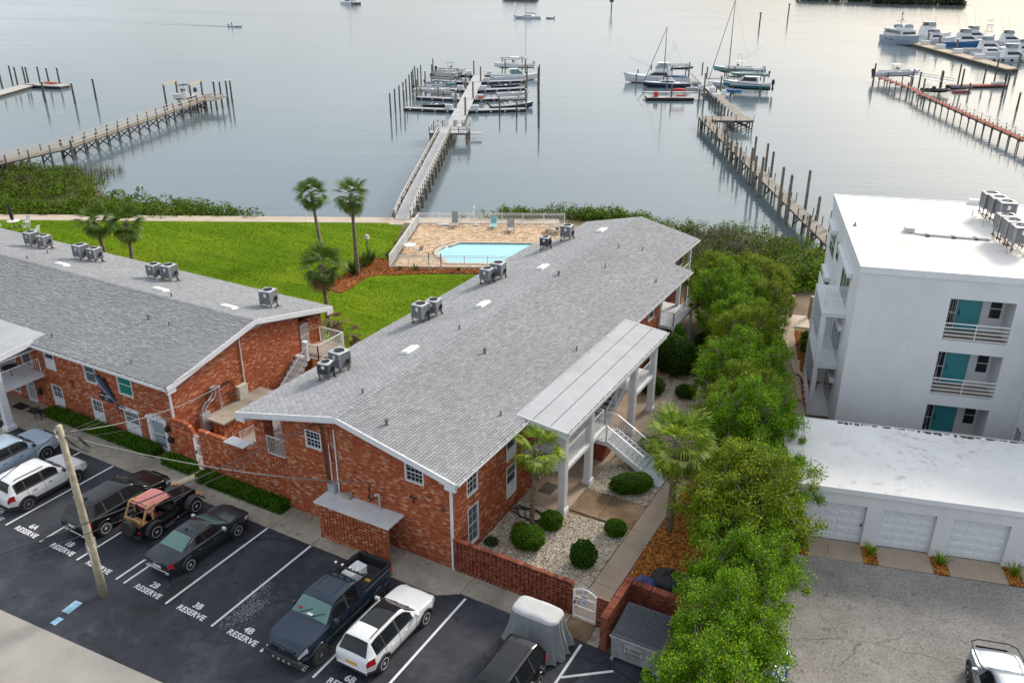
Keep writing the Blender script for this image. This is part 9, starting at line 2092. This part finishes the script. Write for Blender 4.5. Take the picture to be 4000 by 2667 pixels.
for k in range(3):wire(('upper black cable from the pole to the peak of the left gable','middle black cable from the pole to the left gable','lower black cable from the pole to the left gable wall')[k],(PT.x,PT.y,8.05-.08*k),((-35.6,31.3,5.25),(-35.62,31.2,5.05),(-35.6,29.2,3.3))[k],.4+.2*k,.013)
wire('cable running from the pole top out of the picture to the lower left',(PT.x,PT.y,8.2),(-28.4,9.5,7.6),.15,.018)
# dumpster
plain('bin_metal',(.42,.43,.44),.55,.35,var=.2,scale=3);plain('bin_lid',(.045,.055,.068),.55,var=.15,scale=4)
D=thing('dumpster','pale grey metal dumpster with ribbed black lids inside the brick enclosure','dumpster',(-9.22,24.2,0),.01)
b_=MB().hexa([(0,.12,.12),(1.86,.12,.12),(1.86,1.72,.12),(0,1.72,.12),(0,0,1.22),(1.86,0,1.22),(1.86,1.8,1.42),(0,1.8,1.42)]);body_=b_.build('bin','bin_metal',D,bevel=.02)
MB().box(-.04,-.05,1.2,1.9,.03,1.29).box(.0,.04,.0,.12,.3,.12).box(1.74,.04,0,1.86,.3,.12).build('rim','bin_metal',body_)
for x in (-.1,1.86):MB().box(x,.3,.75,x+.1,1.3,.95).build('lift_pocket','bin_metal',D,bevel=.01)
for x0 in (.0,.94):
    lid=MB().hexa([(x0,0,1.30),(x0+.92,0,1.30),(x0+.92,1.82,1.50),(x0,1.82,1.50),(x0,0,1.335),(x0+.92,0,1.335),(x0+.92,1.82,1.535),(x0,1.82,1.535)]).build('lid','bin_lid',D)
    rb_=MB()
    for k in range(8):x=x0+.10+k*.10;rb_.hexa([(x,.14,1.352),(x+.055,.14,1.352),(x+.055,1.74,1.528),(x,1.74,1.528),(x+.008,.16,1.395),(x+.047,.16,1.395),(x+.047,1.72,1.568),(x+.008,1.72,1.568)])
    rb_.build('lid_ribs','bin_lid',lid)
    rv=MB()
    for k in range(12):y=.12+k*.145;rv.cyl((x0+.05,y,1.345+.11*y),(x0+.05,y,1.375+.11*y),.022,n=6)
    rv.build('rivets','dark',lid)
sn=MB().hexa([(.52,.028,.62),(1.34,.028,.62),(1.34,.05,.62),(.52,.05,.62),(.52,-.004,1.02),(1.34,-.004,1.02),(1.34,.02,1.02),(.52,.02,1.02)]).build('notice','paper_white',body_)
nf= lambda z:frame((.93,.066-.085*z-.012,z),(1,0,0),(0,-.08,1));bd_=MB()
for z0,z1 in ((.62,.645),(.995,1.02)):bd_.hexa([(.52,.022-(z0-.62)*.08,z0),(1.34,.022-(z0-.62)*.08,z0),(1.34,.03-(z0-.62)*.08,z0),(.52,.03-(z0-.62)*.08,z0),(.52,.022-(z1-.62)*.08,z1),(1.34,.022-(z1-.62)*.08,z1),(1.34,.03-(z1-.62)*.08,z1),(.52,.03-(z1-.62)*.08,z1)])
for x in (.52,1.315):bd_.hexa([(x,.022,.645),(x+.025,.022,.645),(x+.025,.03,.645),(x,.03,.645),(x,-.008,.995),(x+.025,-.008,.995),(x+.025,0,.995),(x,0,.995)])
bd_.build('notice_border','letter_black',sn);lettering('notice_lettering','NO PARKING',.115,'letter_black',nf(.92),sn,.004);lettering('notice_lettering','PRIVATE DUMPSTER',.075,'letter_black',nf(.81),sn,.003);lettering('notice_lettering','VIOLATORS PROSECUTED',.055,'letter_black',nf(.71),sn,.002)
o=thing('recycling_bin','pale green bin lying beside the dumpster under the tree','bin',(-7.0,24.3,0),.2);MB().hexa([(-.25,-.22,0),(.25,-.22,0),(.25,.22,0),(-.25,.22,0),(-.3,-.27,.42),(.3,-.27,.42),(.3,.27,.42),(-.3,.27,.42)]).build('body',plain('bin_green',(.38,.48,.44),.6),o,bevel=.03);MB().box(-.32,-.29,.42,.32,.29,.46).build('lid','bin_green',o,bevel=.02)
def lump(label,loc,dims,mat,seed,name='tarp_cover',cat='tarp'):
    rg=random.Random(seed);mb=MB();n,m_=36,14
    def fn(u,v):
        a=2*math.pi*u;e=v*math.pi/2*1.0;c,s_=math.cos(a),math.sin(a);k=1+.16*mnoise.noise((c*2+seed,s_*2,v*3))+.06*math.sin(a*9+v*4)*v;r_=math.sin(e)**.55 if v>0 else 0;return (c*dims[0]*r_*k,s_*dims[1]*r_*k,dims[2]*math.cos(e)**.7*(1+.1*mnoise.noise((c*3,s_*3,seed))) if v<1 else .0)
    mb.grid(fn,n,m_,closed_u=True);o=mb.build(name,mat,smooth=True);o.location=loc;return tag(o,label,cat)
plain('tarp_blue',(.045,.055,.17),.6,var=.2,scale=6);plain('tarp_black',(.018,.018,.02),.7)
lump('crumpled blue tarp over something behind the dumpster wall',(-9.35,28.0,0),(.62,.75,1.1),'tarp_blue',2);lump('black tarp cover behind the blue one in the mulch',(-8.55,28.9,0),(.9,.8,1.15),'tarp_black',5)
hs_=MB()
for k in range(3):
    rr=.62+.1*k;hs_.tube([(-16.5+rr*1.2*math.cos(2*math.pi*i/22)+.12*math.sin(i*1.7+k),31.1+rr*.55*math.sin(2*math.pi*i/22)+.05*math.cos(i*2.3),.05+.02*k) for i in range(23)],.022,5)
hs_.tube([(-17.4,31.6,.04),(-16.9,31.3,.05),(-16.4,30.6,.04),(-15.9,30.6,.05),(-15.3,31.2,.05)],.022,5);tag(hs_.build('garden_hose','black_rubber',smooth=True),'coiled black garden hose on the gravel by the brick wall','hose')
tag(MB().cbox((-16.75,33.6,.055),(.75,.95,.02)).build('door_mat',plain('mat_brown',(.13,.11,.09),.95,var=.2,scale=10)),'brown door mat on the porch floor of the right building','door mat');tag(MB().cbox((-49.2,25.55,.045),(1.0,.6,.02)).build('door_mat','dark'),'black door mat at the far left porch window','door mat');tag(MB().cbox((-47.9,25.6,.045),(.8,.55,.02)).build('door_mat','dark'),'black door mat in front of the far left porch door','door mat')
o=patio_chair((-46.75,25.3,.03),R(100),'dark brown wicker chair at the end of the long hedge','dark','dark')
o=thing('garden_spotlight','small white spotlight on the gravel behind the low brick wall','spotlight',(-13.3,28.1,0));MB().lathe([(.13,0),(.12,.05),(.06,.09),(.02,.1)],n=12).build('base','outdoor_white',o);MB().box(-.09,-.02,.05,-.05,.02,.12).box(.05,-.02,.05,.09,.02,.12).build('lamp_head','dark',o)
tag(MB().box(-15.52,31.65,0,-15.36,31.88,.14).build('drain_elbow','black_plastic',bevel=.03),'black drain elbow at the foot of the first porch column','drain pipe')
for k,(x,y) in enumerate(((-11.2,63.6),(-9.9,64.2))):o=thing('wooden_post',('short wooden post in the brush beside the white building, left one','short wooden post in the brush beside the white building, right one')[k],'post',(x,y,0));MB().cyl((0,0,-.1),(.03,0,1.7),.16,.15,n=9).build('shaft','pile_light',o);MB().cyl((.03,0,1.7),(.03,0,1.73),.15,.13,n=9).build('cut_top','dock_tan',o)
# ---- every label singles out one thing: add the place in the row, counted from the left of the picture
from bpy_extras.object_utils import world_to_camera_view
bpy.context.view_layer.update()
ORD=['leftmost','second from left','third from left','fourth from left','fifth from left','sixth from left','seventh from left','eighth from left','ninth from left','tenth from left','eleventh from left','twelfth from left','13th from left','14th from left','15th from left','16th from left','17th from left','18th from left','19th from left','20th from left']
same={}
for o in COL.objects:
    if o.parent is None and 'label' in o:same.setdefault(o['label'],[]).append(o)
for lab,os_ in same.items():
    if len(os_)<2:continue
    os_.sort(key=lambda q:world_to_camera_view(SC,cam,q.matrix_world.translation).x)
    for k,q in enumerate(os_):q['label']=lab+', '+('rightmost' if k==len(os_)-1 else ORD[k])
